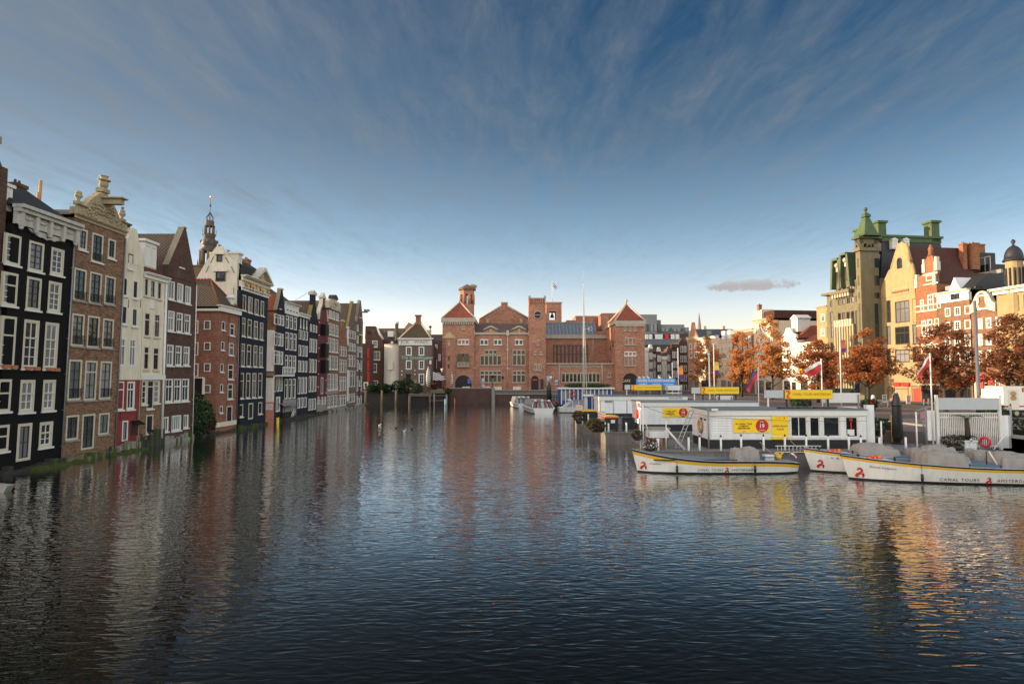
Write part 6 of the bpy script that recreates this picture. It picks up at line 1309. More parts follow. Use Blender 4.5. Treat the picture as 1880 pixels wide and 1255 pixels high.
for k, (x1, yt, mt) in enumerate(((1191, 636, PALEPL), (1199, 632, BR_GREY), (1206, 648, GREYST), (1214, 637, BR_DARK), (1224, 652, PALEPL), (1233, 636, BR_GREY), (1247, 630, BR_DARK), (1262, 620, BR_DARK))):
    h = facing('canal_house', ['pale narrow far house beside the exchange tower', 'far house with small white peaked gable right of the exchange', 'low grey far house between two gabled ones', 'dark far house with cream bell gable', 'pale far house with heavy balconies', 'tall grey brown far house under a white gutter', 'dark far house with a round cream window arch', 'dark far corner house partly hidden by the first autumn tree'][k], 'canal house', px, 2, 195 + (k % 3) * .7)
    u0, u1 = h.p(px, 660)[0], h.p(x1, 660)[0]; z = h.p((px + x1) / 2, yt + 8)[1]; W_ = u1 - u0
    for j in range(6):
        for i in range(2): h.w(u0 + W_ * (.28 + .44 * i), z - 2.2 - 3.0 * j, W_ * .34, 2.0, (WHITE, WHITE, 2, 1, .3, .14))
    h.front(u0, u1, 0, z, mt); h.body(u0, u1, 10, 0, z, mt); b = MB(); zt = h.p((px + x1) / 2, yt)[1]
    if k % 2: b.prism([(u0, z), (u1, z), ((u0 + u1) / 2 + .3, zt), ((u0 + u1) / 2 - .3, zt)], -.1, 1.5); h.part('gable', b, WHITE if k < 5 else mt)
    else: b.box(u0 - .1, u1 + .1, -.3, .8, z, zt - .3 if zt - z > .9 else z + .6); h.part('attic', b, WHITE if k != 6 else mt)
    px = x1 + .15
# far roofs and a thin steeple over the trees
h = facing('office_block', 'low dark modern roof storey far behind the cream street houses', 'office block', 1278, 2, 260)
a, c = h.p(1279, 700), h.p(1345, 604); b = MB(); b.box(a[0], c[0], 0, 20, 0, c[1]); h.part('wall', b, plain('dark_blue_cladding', (.05, .06, .08), .5, .2, .4))
for x in (1297, 1322): p0, p1 = h.p(x, 607), h.p(x + 9, 614); b = MB(); b.box(p0[0], p1[0], -.2, -.01, p1[1], p0[1]); h.part('window', b, GLASSC)
for x in (1296, 1331): p0, p1 = h.p(x, 597), h.p(x + 5, 605); b = MB(); b.box(p0[0], p1[0], 3, 6, p1[1] - 2, p0[1]); h.part('roof_unit', b, STONE)
a = on_y(1284, 604, 420); t = on_y(1284, 573, 420); b = MB(); b.lathe([(2.2, 0), (2.2, a.z), (1.4, a.z + .5), (.1, t.z)], a.x, a.y, 8)
tag(b.build('steeple', plain('far_steeple', (.22, .16, .14), .8, .1)), 'thin pointed church steeple far away over the roofs', 'church spire')
# ---------------------------------------------------------------- boats
def boards(name, c, step=.17, vert=False, rough=.55):
    if name in MATS: return MATS[name]
    m, t, b = principled(name, rough, .4); v = objcoord(t); s = t.new('ShaderNodeSeparateXYZ', {0: v}).outputs
    q = t.math('ADD', s[0], s[1]) if vert else s[2]
    fr = t.math('FRACT', t.math('MULTIPLY', q, 1 / step)); ln = t.math('LESS_THAN', fr, .10)
    n = t.new('ShaderNodeTexNoise', {'Vector': v, 'Scale': 1.2, 'Detail': 6, 'Roughness': .65}).outputs[0]
    mp = t.new('ShaderNodeMapping', {'Vector': v, 'Scale': (4, 4, .25)}).outputs[0]; n2 = t.new('ShaderNodeTexNoise', {'Vector': mp, 'Scale': 1.5, 'Detail': 4}).outputs[0]
    f = t.math('MULTIPLY', t.math('MULTIPLY_ADD', n, .35, .80), t.math('MULTIPLY_ADD', n2, .35, .80)); f = t.math('MULTIPLY', f, t.math('MULTIPLY_ADD', ln, -.45, 1.0))
    t.l.new(t.mix(1.0, c, t.new('ShaderNodeCombineXYZ', {0: f, 1: f, 2: f}).outputs[0], 'MULTIPLY'), b.inputs['Base Color'])
    t.l.new(t.new('ShaderNodeBump', {'Height': ln, 'Strength': .6, 'Distance': -.02}).outputs[0], b.inputs['Normal'])
    MATS[name] = m; return m
HULLW = plain('white_hull', (.66, .64, .58), .4, .12, .7, streak=.15); HULLY = plain('yellow_stripe', (.62, .36, .03), .45, .12, 2); NAVY = plain('navy_paint', (.012, .016, .035), .35, .2, 2)
BOOT = plain('black_boot', (.012, .012, .012), .5, .3, 2); DECKG = plain('grey_deck', (.16, .18, .20), .6, .2, 1.2); RIMW = plain('pale_rim', (.50, .51, .50), .5, .15, 2)
TARP = plain('beige_tarpaulin', (.24, .22, .19), .8, .15, 1.5, streak=.15, bump=.15); REDP = plain('emblem_red', (.50, .02, .02), .5, .1); INK = plain('dark_lettering', (.03, .03, .03), .6, .1)
SIGNY = plain('sign_yellow', (.80, .50, .01), .45, .06, 2); 
class Boat:
    def __init__(s, label, x, y, rz, L, B, zb, zm, zs, rake=.5, group='open white canal tour boats'):
        s.L, s.B = L, B; s.zb, s.zm, s.zs, s.rake = zb, zm, zs, rake
        s.root = empty('tour_boat', (x, y, 0), rz, label=label, cat='tour boat', group=group)
    def sheer(s, t): return s.zm + (s.zb - s.zm) * max(0, 1 - t / .55) ** 2 + (s.zs - s.zm) * max(0, (t - .75) / .25) ** 2
    def half(s, t): return s.B / 2 * (min(1, (1 - (1 - min(1, t / .42)) ** 2.2)) ** .8) * (1 - .55 * max(0, (t - .72) / .28) ** 2.2)
    def pt(s, t, f, side=-1):
        """f: 0 at 0.35 m under water, 1 at the sheer"""
        z0 = -.35; z = z0 + (s.sheer(t) - z0) * f
        flare = .70 + .30 * min(1, f) ** .7
        x = s.L * t + s.rake * (1 - f) * max(0, 1 - t / .12) - s.rake * .6 * (1 - f) * max(0, (t - .9) / .1)
        return (x, side * max(.015, s.half(t) * flare), z)
    def fz(s, t, z): return (z + .35) / (s.sheer(t) + .35)
    def hull(s, stripe=.19, top=.13):
        n = 40; b = MB(); rows = []
        for i in range(n + 1):
            t = i / n; sh = s.sheer(t); fs = [0, s.fz(t, .0), s.fz(t, .10), s.fz(t, sh - stripe - top), s.fz(t, sh - top), 1.0]
            L = [s.pt(t, f, -1) for f in fs]; q = L[-1]; inn = min(.10, abs(q[1]) * .5); fl = min(sh - .1, s.zm - .28)
            L.append((q[0], q[1] + inn, sh + .015)); xf = s.pt(t, s.fz(t, fl))[0] + .06 * (t < .3); L.append((xf, min(-.001, q[1] + inn * 1.2), fl)); L.append((xf, 0, fl)); rows.append(L)
        k = len(rows[0]); mi = [0, 0, 1, 2, 3, 4, 5, 5]
        for i in range(n):
            for j in range(k - 1):
                a, c, d, e = rows[i][j], rows[i + 1][j], rows[i + 1][j + 1], rows[i][j + 1]
                b.add([a, c, d, e], [(0, 1, 2, 3)], mi[j], True); mr = lambda p: (p[0], -p[1], p[2])
                b.add([mr(a), mr(e), mr(d), mr(c)], [(0, 1, 2, 3)], mi[j], True)
        L = rows[-1]; v = [p for p in L[:6]] + [(p[0], -p[1], p[2]) for p in L[:6]][::-1]; b.add(v, [tuple(range(12))], 1)
        o = b.build('hull', [BOOT, HULLW, HULLY, NAVY, RIMW, DECKG], s.root); return o
    def put(s, verts2, x0, z0):
        out = []
        for (a, c) in verts2:
            x, z = x0 + a, z0 + c; t = max(.01, min(.99, x / s.L)); p = s.pt(t, s.fz(t, z)); t = max(.01, min(.99, t - (p[0] - x) / s.L)); p = s.pt(t, s.fz(t, z))
            out.append((x, p[1] - .018, z))
        return out
    def letter(s, body, size, x0, z0, m=None, spacing=1.15, align='LEFT', rise=0.0, name='lettering'):
        o = text(name, body, size, m or INK, s.root, (0, 0, 0), (0, 0, 0), align, spacing=spacing, ext=0.0); me = o.data
        P = s.put([(v.co.x, v.co.y + rise * v.co.x) for v in me.vertices], x0, z0)
        for v, p in zip(me.vertices, P): v.co = p
        return o
    def emblem(s, x0, z0, sz):
        """the red swan-like S with a small tail"""
        C = [(-.30, .28), (-.18, .44), (.02, .46), (.17, .33), (.16, .14), (.0, -.04), (-.22, -.20), (-.30, -.36), (-.18, -.5)]
        wd = [.03, .09, .11, .11, .12, .14, .17, .16, .10]; P = []; 
        for i, (a, c) in enumerate(C):
            d = Vector(C[min(i + 1, 8)]) - Vector(C[max(i - 1, 0)]); n_ = Vector((-d.y, d.x)).normalized() * wd[i]; P.append(((a + n_.x) * sz, (c + n_.y) * sz)); P.append(((a - n_.x) * sz, (c - n_.y) * sz))
        F = [(2 * i, 2 * i + 1, 2 * i + 3, 2 * i + 2) for i in range(8)]; k = len(P)
        P += [(p[0] * sz, p[1] * sz) for p in ((.12, -.12), (.34, .0), (.42, -.22), (.36, -.5), (.20, -.5), (.24, -.28))]; F.append(tuple(range(k, k + 6)))
        for a in (-.16, -.02, .12): k = len(P); P += [((a - .025) * sz, .57 * sz), ((a + .025) * sz, .57 * sz), ((a * 1.25) * sz, .68 * sz)]; F.append((k, k + 1, k + 2))
        v = s.put(P, x0, z0); b = MB(); b.add(v, F); b.add(v, [f[::-1] for f in F]); return b.build('emblem', REDP, s.root)
    def world(s, x, y, z): return s.root.matrix_basis @ Vector((x, y, z))
def tarp(label, boat, x, y, L, Wd, H, seed, rz=0.0, peak=0.0):
    """crumpled cover draped over seats and gear, resting in the boat"""
    r = random.Random(seed); nx, ny = 44, 26; ph = [r.uniform(0, 6) for _ in range(10)]; v = []
    box = [(r.uniform(-.7, .7), r.uniform(-.4, .4), r.uniform(.3, .55), r.uniform(.35, .6), r.uniform(.72, 1.0)) for _ in range(3)] + [(-.2, 0, .7, .7, .72), (.3, 0, .6, .65, .66)]
    def sm(q): q = max(0, min(1, q)); return q * q * (3 - 2 * q)
    for i in range(nx + 1):
        for j in range(ny + 1):
            a, c = i / nx * 2 - 1, j / ny * 2 - 1; h_ = 0.0      # the cloth hangs between the corners of what lies under it
            for bx, by, hx, hy, hz in box:
                dx_, dy_ = max(0, abs(a - bx) - hx), max(0, abs(c - by) - hy); h_ = max(h_, hz * (1 - sm(hypot(dx_, dy_) / .42)))
            edge = sm((1 - max(abs(a), abs(c))) / .14); h_ *= edge
            drape = 1 - abs(h_ - .45) * 1.6
            f = abs(sin(2.6 * a + 1.7 * c + ph[0])) * .14 + abs(sin(3.4 * c - 2.1 * a + 1.2 * sin(2 * a) + ph[1])) * .12 + (1 - abs(sin(5.5 * a + 2.5 * sin(2 * c + ph[2])))) ** 2 * .08 * max(0, drape)
            h_ = h_ * (.90 + peak * max(0, 1 - abs(a + .5) * 2)) + (f - .17) * edge * .8
            k = 1 + .05 * sin(11 * a + ph[3]) * (abs(c) > .6); kk = 1 + .05 * sin(9 * c + ph[4]) * (abs(a) > .7)
            v.append((a * L / 2 * kk, c * Wd / 2 * k, max(.01, 1.2 * H * h_)))
    b = MB(); b.add(v, [(i * (ny + 1) + j, (i + 1) * (ny + 1) + j, (i + 1) * (ny + 1) + j + 1, i * (ny + 1) + j + 1) for i in range(nx) for j in range(ny)], 0, True)
    z = boat.zm - .24; p = boat.world(x, y, z); o = b.build('tarpaulin', TARP, None, p); o.rotation_euler = (0, 0, boat.root.rotation_euler.z + rz); md = o.modifiers.new('t', 'SOLIDIFY'); md.thickness = .02
    return tag(o, label, 'tarpaulin', 'tarpaulins covering boat seats')
B1 = Boat('white open tour boat with navy gunwale moored alone in front of the nearest kiosk', 7.65, 40.35, 0, 10.5, 2.3, 1.44, .80, .62, .45)
B1.hull(); B1.emblem(.66, .44, .45); B1.letter('Josephine', .14, 1.02, .60); B1.letter('CANAL TOURS', .205, 3.87, .25, spacing=1.2); B1.emblem(5.72, .24, .30); B1.letter('AMSTERDAM', .205, 6.0, .25, spacing=1.2)
def bench(bt, x, y, L, Wd, H=.35): b = MB(); z = bt.zm - .279; b.box(x - L / 2, x + L / 2, y - Wd / 2, y + Wd / 2, z, z + H); b.box(x - L / 2 - .02, x + L / 2 + .02, y - Wd / 2 - .03, y + Wd / 2 + .03, z + H, z + H + .04); b.build('bench', plain('blue_grey_paint', (.10, .15, .20), .5, .2, 2), bt.root)
b = MB(); b.box(8.0, 10.1, -.62, .62, B1.zm - .27, B1.zm - .05); b.build('stern_deck', DECKG, B1.root)
b = MB(); b.box(1.2, 6.4, -.98, -.86, B1.zm + .02, B1.zm + .09); b.build('side_rail', NAVY, B1.root)
tarp('beige tarpaulin over the engine box of the boat moored alone', B1, 7.2, .1, 1.6, 1.4, 1.05, 1)
b = MB(); b.box(8.45, 9.0, -.2, .25, B1.zm - .05, B1.zm + .12); b.lathe([(.30, B1.zm + .12), (.42, B1.zm + .2), (.36, B1.zm + .28), (.1, B1.zm + .3)], 8.7, 0, 10); b.build('helm_seat', RIMW, B1.root)
def small_flag(boat, x, y, label):
    p = boat.world(x, y, boat.zs - .05); t_ = empty('boat_flag', p, label=label, cat='flag'); b = MB(); b.tube([(0, 0, 0), (.30, 0, .75)], .022, 6); b.build('staff', WOODB, t_)
    f = flag(t_, (.29, 0, .74), .42, 1, [FR, FW, FB], droop=.75); return t_
small_flag(B1, 9.9, .05, 'small red white and blue flag on the stern of the boat moored alone')
p = B1.world(9.45, .15, B1.zm - .05); b = MB(); b.lathe([(.14, 0), (.2, .3)], 0, 0, 10)
for i in range(5): a = i * 1.26; b.tube([(0.05 * cos(a), .05 * sin(a), .25), (.28 * cos(a), .28 * sin(a), .42)], .05, 5)
tag(b.build('bucket', plain('yellow_plastic', (.65, .38, .02), .4, .1), None, p), 'yellow bucket with rope beside the small stern flag', 'bucket')
A3 = R(-8)
B3 = Boat('nearest open white tour boat cut off by the right picture edge', 19.55, 37.7, A3, 17.0, 3.0, 1.42, .92, .85, .6)
B2 = Boat('open white tour boat moored behind the nearest one, only its bow in view', 18.75, 40.75, A3, 17.0, 2.8, 1.48, .95, .85, .6)
for bt in (B3, B2): bt.hull(.135, .09)
B3.emblem(.95, .42, .52); B3.letter('Daniel Stalpaert', .18, 1.4, .82, m=NAVY, spacing=1.1, rise=-.06, name='boat_name'); B3.letter('CANAL TOURS', .25, 4.85, .24, spacing=1.25); B3.emblem(7.35, .24, .34); B3.letter('AMSTERDAM', .25, 7.75, .24, spacing=1.25)
B2.emblem(.95, .50, .48); B2.letter('H. de', .18, 1.5, .92, m=NAVY, name='boat_name')
for x in (7.35, 11.6): bench(B3, x, -.2, 1.5, 1.7, .42)
for x in (5.5,): bench(B2, x, -.2, .8, 1.6, .42)
tarp('crumpled beige tarpaulin nearest the bow of the front right boat', B3, 5.6, 0, 2.7, 2.2, 1.0, 2, peak=.1); tarp('beige tarpaulin with deep folds beside thin dark handles, near the picture edge', B3, 9.6, 0, 2.8, 2.2, .95, 3)
tarp('smooth round beige tarpaulin at the bow of the rear right boat', B2, 4.4, .1, 2.6, 2.1, 1.0, 4); tarp('beige tarpaulin in the middle of the rear boat below the palm tub', B2, 7.6, .1, 2.6, 2.0, .95, 5, peak=.1); tarp('small beige tarpaulin near the white picket screen foot', B2, 10.6, .1, 1.4, 1.8, .8, 6)
for x, y in ((9.9, -1.25), (10.25, -1.25)): p = B3.world(x, y, B3.zm + .02); b = MB(); b.tube([(0, 0, 0), (.2 if x < 10 else -.02, .0, .75)], .025, 6); b.build('handle', IRON, B3.root, (x, y, B3.zm))
b = MB(); b.tube([(7.5, -.9, B3.zm), (7.5, -.9, B3.zm + .9)], .03, 6); b.build('post', IRON, B3.root); b = MB(); b.tube([(7.65, -.9, B3.zm + .9), (8.05, -1.0, B3.zm + .05)], .04, 6); b.build('grab_rail', WHITE, B3.root)
LV = plain('life_vest_red', (.60, .04, .02), .7, .15, 5); LO = plain('life_vest_orange', (.75, .20, .02), .7, .15, 5)
for bt, x, lb in ((B3, 1.9, 'heap of red and orange life vests on the bow of the front right boat'), (B2, 1.9, 'heap of red and orange life vests on the bow of the rear right boat')):
    b = MB(); r = random.Random(4)
    for i in range(9): b.ball((-.45 + .11 * i, r.uniform(-.1, .1), .06 + r.uniform(0, .06)), r.uniform(.07, .12), 7, 5, i % 3 == 1, .75)
    tag(b.build('life_vests', [LV, LO], None, bt.world(x, -.1, bt.sheer(x / bt.L) - .04)), lb, 'life vests')
for bt in (B3, B2):      # foredeck and bollards
    b = MB(); n = 8; P = [(bt.L * t, bt.half(t) * .9, bt.sheer(t) - .05) for t in [.005 + .17 * i / n for i in range(n + 1)]]
    v = [(x, -y, z) for x, y, z in P] + [(x, y, z) for x, y, z in P]; b.add(v, [(i, i + 1, n + 2 + i, n + 1 + i) for i in range(n)]); b.build('foredeck', RIMW, bt.root)
    for x in (.9, 2.9): b = MB(); b.lathe([(.05, 0), (.05, .16), (.09, .17), (.09, .2)], 0, 0, 8); b.build('cleat', IRON, bt.root, (x, -.35, bt.sheer(x / bt.L) - .05))
# glass-roofed tour boats farther off
CLEAR = plain('tinted_canopy', (.10, .10, .10), .12, .3, 1.5, spec=.8)
def glassboat(label, x, y, rz, L, B, stripes=True):
    t_ = empty('canal_cruiser', (x, y, 0), rz, label=label, cat='tour boat', group='low glass-roofed canal cruisers')
    b = MB(); n = 14; rows = []
    for i in range(n + 1):
        u = i / n; hb = B / 2 * min(1, (.72 + 1.4 * u)) * (1 - .5 * max(0, (u - .8) / .2) ** 2); xx = L * u
        rows.append([(xx, hb * .85, -.3), (xx, hb * .9, .12), (xx, hb, .75), (xx, hb * 1.04, .80), (xx, hb * 1.04, .92), (xx, hb * .9, .93)])
    for i in range(n):
        for j in range(5):
            a, c, d, e = rows[i][j], rows[i + 1][j], rows[i + 1][j + 1], rows[i][j + 1]; mi = (0, 1, 2, 1, 1)[j]
            b.add([a, e, d, c], [(0, 1, 2, 3)], mi); mr = lambda p: (p[0], -p[1], p[2]); b.add([mr(a), mr(c), mr(d), mr(e)], [(0, 1, 2, 3)], mi)
        b.add([rows[i][5], rows[i + 1][5], (rows[i + 1][5][0], -rows[i + 1][5][1], .93), (rows[i][5][0], -rows[i][5][1], .93)], [(3, 2, 1, 0)], 1)
    q = rows[0]; b.add(q + [(p[0], -p[1], p[2]) for p in q][::-1], [tuple(range(12))], 1); b.build('hull', [BOOT, HULLW, plain('blue_line', (.05, .12, .25), .4, .1)], t_)
    w0 = B * .42; xs = (.8, 2.3, L * .9)
    b = MB(); v = []
    for x_, w_, z_ in ((xs[0], w0 * .95, .93), (xs[1], w0 * .72, 2.0), (xs[2], w0 * .72, 2.0), (xs[2] + .6, w0 * .9, .93)): v += [(x_, -w_, z_), (x_, w_, z_)]
    b.add(v, [(0, 2, 3, 1), (4, 6, 7, 5), (0, 6, 4, 2), (1, 3, 5, 7)]); b.build('canopy', CLEAR, t_)
    b = MB(); b.box(xs[1] - .1, xs[2], -w0 * .74, w0 * .74, 2.0, 2.07); b.build('canopy_roof', plain('weathered_roof', (.22, .21, .19), .7, .3, .8), t_)
    b = MB()
    for k in range(7): x_ = xs[1] + (xs[2] - xs[1]) * k / 6; [b.tube([(x_, s_ * w0 * .73, 2.0), (x_, s_ * w0 * .96, .93)], .04, 4) for s_ in (-1, 1)]
    for s_ in (-.95, -.45, .45, .95): b.tube([(xs[0] - .03, s_ * w0, .93), (xs[1], s_ * w0 * .76, 2.02)], .05, 4)
    b.build('canopy_frame', HULLW, t_)
    if stripes:
        for k, s_ in enumerate((-.55, 0, .55)):
            b = MB(); ww = .16 if k != 1 else .22; b.add([(xs[0] - .05, s_ * w0 - ww, .95), (xs[0] - .05, s_ * w0 + ww, .95), (xs[1] - .05, s_ * w0 * .75 + ww, 2.05), (xs[1] - .05, s_ * w0 * .75 - ww, 2.05)], [(3, 2, 1, 0), (0, 1, 2, 3)]); b.build('window_stripe', REDP if k != 1 else WHITE, t_)
    for s_ in (-.6, 0, .6): b = MB(); b.ball((1.9, s_ * w0, 2.08), .25, 8, 5, 0, .8); b.build('roof_dome', WHITE, t_)
    b = MB()
    for s_ in (-.75, .75): b.lathe([(.12, .0), (.12, .04)], 0, s_ * B / 2 * .7, 8)
    return t_
P = on_z(997, 759.5, 0); glassboat('glass-roofed canal cruiser facing us with red and white stripes on its front window', P.x + .1, P.y - .2, R(95), 15, 4.6)
P = on_z(964, 749.5, 0); glassboat('glass-roofed canal cruiser moored close behind the striped one', P.x, P.y, R(97), 12, 3.6, False)
P = on_z(1027, 758, 0); glassboat('white glass-fronted canal cruiser lying sideways by the blue houseboat', P.x, P.y + 2.2, R(4), 9.5, 3.4, False)
# ---------------------------------------------------------------- jetties, kiosks and what stands on them
WB = boards('white_boards', (.70, .68, .65)); WBV = boards('white_panels', (.70, .69, .66), 1.6, True); BKB = boards('black_boards', (.016, .016, .017), .22); CONC = plain('stained_concrete', (.15, .13, .11), .85, .4, .7, streak=.45, bump=.2); DECK = boards('grey_deck_boards', (.18, .165, .15), .14, True, .8)
DZ = 1.1
def jetty(label, x0, x1, y0, y1):
    r = empty('jetty', (0, 0, 0), label=label, cat='jetty'); b = MB(); b.box(x0, x1, y0, y1, -.5, DZ - .08); b.build('pontoon', CONC, r)
    b = MB(); b.box(x0 - .06, x1, y0 - .06, y1 + .06, DZ - .08, DZ); b.build('deck', DECK, r); return r
jetty('nearest jetty deck carrying the kiosk with the open boat sign', 9.4, QX - .9, 42.3, 49.5)
jetty('middle jetty on a grey concrete pontoon with black bins on its end', 8.4, QX - .9, 56.5, 64)
jetty('farthest jetty pontoon beyond the two kiosks', 7.6, QX - .9, 67, 78)
def kiosk(label, pa, pb, Y, depth, zb=1.72, zt=3.74, wall=None, split=None):
    h = facing('kiosk', label, 'kiosk', pa, DZ, Y, 'white boarded ticket kiosks on the jetties'); h.W = h.p(pb, 770)[0]; h.zb, h.zt, h.d = zb - DZ, zt - DZ, depth; return h
def kiosk_done(h, wall, fascia=.38):
    W_ = h.W; h.front(0, W_, h.zb, h.zt, wall); h.body(0, W_, h.d, h.zb, h.zt, wall)
    b = MB(); b.box(.04, W_ - .04, .06, h.d - .05, 0, h.zb); h.part('plinth', b, BKB)
    b = MB(); b.box(-.06, W_ + .06, -.08, h.d + .06, h.zt - fascia, h.zt); h.part('fascia', b, WHITE)
    b = MB(); b.box(-.1, W_ + .1, -.14, h.d + .1, h.zt, h.zt + .07); h.part('roof', b, plain('grey_roofing', (.13, .15, .16), .6, .3, .8))
def banner(h, x0, x1, y0, y1, price):
    a, c = h.p(x0, y0), h.p(x1, y1); w_, hh = c[0] - a[0], a[1] - c[1]; b = MB(); b.box(-w_ / 2, w_ / 2, -.05, -.012, -hh / 2, hh / 2); o = b.build('banner', SIGNY, h.root, ((a[0] + c[0]) / 2, 0, (a[1] + c[1]) / 2))
    for i, s in enumerate(('#1 CANAL TOUR', 'COMPANY', 'AMSTERDAM')): text('lettering', s, hh * .155, INK, o, (-w_ * .21, -.055, hh * (.14 - .16 * i)), bold=.004, ext=.002)
    text('lettering', 'rederij', hh * .08, REDP, o, (-w_ * .21, -.055, -hh * .40), bold=.003, ext=.002); text('lettering', 'canal tours', hh * .07, GREYST, o, (-w_ * .23, -.055, hh * .38), ext=.002)
    b = MB(); n = 28; r_ = hh * .46; b.prism([(w_ * .30 + r_ * cos(2 * pi * i / n), r_ * sin(2 * pi * i / n)) for i in range(n)], -.062, -.052); c_ = b.build('price_disc', plain('banner_red', (.42, .01, .02), .5, .05), o)
    text('price', price, hh * .40, WHITE, c_, (w_ * .29, -.066, -.01), bold=.008, ext=.002); text('lettering', 'from', hh * .12, WHITE, c_, (w_ * .30, -.066, hh * .30), ext=.002, bold=.004); text('lettering', 'per person', hh * .10, WHITE, c_, (w_ * .30, -.066, -hh * .30), ext=.002, bold=.003)
def tall_sign(h, x0, x1, y0, y1):
    a, c = h.p(x0, y0), h.p(x1, y1); w_, hh = c[0] - a[0], a[1] - c[1]; b = MB(); b.box(-w_ / 2, w_ / 2, -.05, -.012, -hh / 2, hh / 2); o = b.build('banner', SIGNY, h.root, ((a[0] + c[0]) / 2, 0, (a[1] + c[1]) / 2))
    for i, s in enumerate(('OPEN BOAT', 'TOUR')): text('lettering', s, w_ * .155, INK, o, (0, -.055, .10 - .22 * i), spacing=1.1, bold=.003, ext=.002)
    text('lettering', 'canal tours', w_ * .07, GREYST, o, (-.08, -.055, hh * .40), ext=.002); b = MB(); b.box(w_ * .22, w_ * .3, -.056, -.05, hh * .38, hh * .44); b.box(w_ * .2, w_ * .46, -.056, -.05, -hh * .46, -hh * .44); b.build('mark', REDP, o)
# nearest kiosk
K1 = kiosk('nearest white ticket kiosk with large windows and a yellow open boat banner', 1300, 1590, 43.5, 4.0)
KF = (WHITE, WHITE, 1, 1, 0, .07)
K1.wpx(1450.5, 1483, 763, 804, (WHITE, WHITE, 2, 1, 0, .06), curtain=False); K1.wpx(1484.5, 1507.5, 763, 804, (WHITE, WHITE, 1, 1, 0, .09), kind='door', curtain=False); K1.wpx(1510, 1543.5, 763, 804, KF, curtain=False); K1.wpx(1551, 1577, 763, 804, KF, curtain=False)
kiosk_done(K1, WB); banner(K1, 1346, 1412, 768.5, 794, '19'); tall_sign(K1, 1416, 1447.5, 763, 806)
a, c = K1.p(1556, 788), K1.p(1569, 799); b = MB(); b.box(a[0], c[0], .02, .05, c[1], a[1]); K1.part('price_list', b, WHITE); a = K1.p(1562.5, 771); b = MB(); b.ball((a[0], .03, a[1]), .13, 8, 6); b.box(a[0] - .04, a[0] + .05, .02, .04, a[1] - .65, a[1] - .1); K1.part('window_figure', b, [plain('banner_red', (.42, .01, .02))])
b = MB(); b.box(-.03, -.004, .35, 1.15, K1.zb + .05, K1.zt - .5); b.box(-.03, -.004, 1.2, 2.0, K1.zb + .05, K1.zt - .5); K1.part('side_door', b, WBV); b = MB(); b.box(-.05, -.031, .45, 1.0, K1.zt - .75, K1.zt - .62); K1.part('side_vent', b, IRON); b = MB(); b.box(-.05, -.031, 1.3, 1.9, K1.zt - .75, K1.zt - .62); K1.part('side_vent', b, IRON)
b = MB(); b.tube([(-.06, -.10, 0), (-.06, -.10, K1.zt + .1)], .06, 8); K1.part('corner_pipe', b, GREYST)
b = MB(); b.box(.1, .5, -.5, -.2, K1.zt - .02, K1.zt + .12); b.tube([(.3, -.3, K1.zt), (.3, 0.2, K1.zt)], .04, 5); K1.part('floodlight', b, WHITE)
for x0, x1 in ((5.2, 6.4), (6.6, 7.4), (7.7, 9.2)): b = MB(); b.box(x0, x1, .6, 1.2, K1.zt + .07, K1.zt + .17); K1.part('roof_panel', b, IRON)
b = MB(); b.box(K1.W + .12, K1.W + .75, .3, .45, .4, K1.zt + .35); K1.part('end_panel', b, WBV)
# second kiosk
K2 = kiosk('middle white ticket kiosk with a yellow banner showing the lower price', 1176, 1391, 57.5, 4.2); kiosk_done(K2, WB); banner(K2, 1217, 1263.5, 748, 765.5, '14')
b = MB()
for x0, x1 in ((1269, 1317), (1339, 1362), (1366, 1386)): p0, p1 = K2.p(x0, 745.5), K2.p(x1, 747.3); b.box(p0[0], p1[0], -.02, -.004, p1[1], p0[1])
K2.part('vent_strip', b, IRON); b = MB(); b.box(-.03, -.004, .3, 1.6, K2.zb, K2.zt - .45); K2.part('side_door', b, WBV); b = MB(); b.box(-.25, -.03, .1, .5, K2.zt - .45, K2.zt - .1); K2.part('side_box', b, plain('red_white_box', (.55, .3, .28), .6, .3, 8))
# third kiosk
K3 = kiosk('farthest white ticket kiosk with plain panels and a grey louvre', 1100, 1262, 75, 5.0); kiosk_done(K3, WBV, .45)
p0, p1 = K3.p(1110.5, 734), K3.p(1124, 738.3); b = MB(); b.box(p0[0], p1[0], -.06, -.012, p1[1], p0[1]); K3.part('louvre', b, ZINC)
p0, p1 = K3.p(1230, 725), K3.p(1250, 727); o = text('lettering', 'RONDVAARTEN', .22, NAVY, K3.root, ((p0[0] + p1[0]) / 2, -.10, K3.zt - .2))
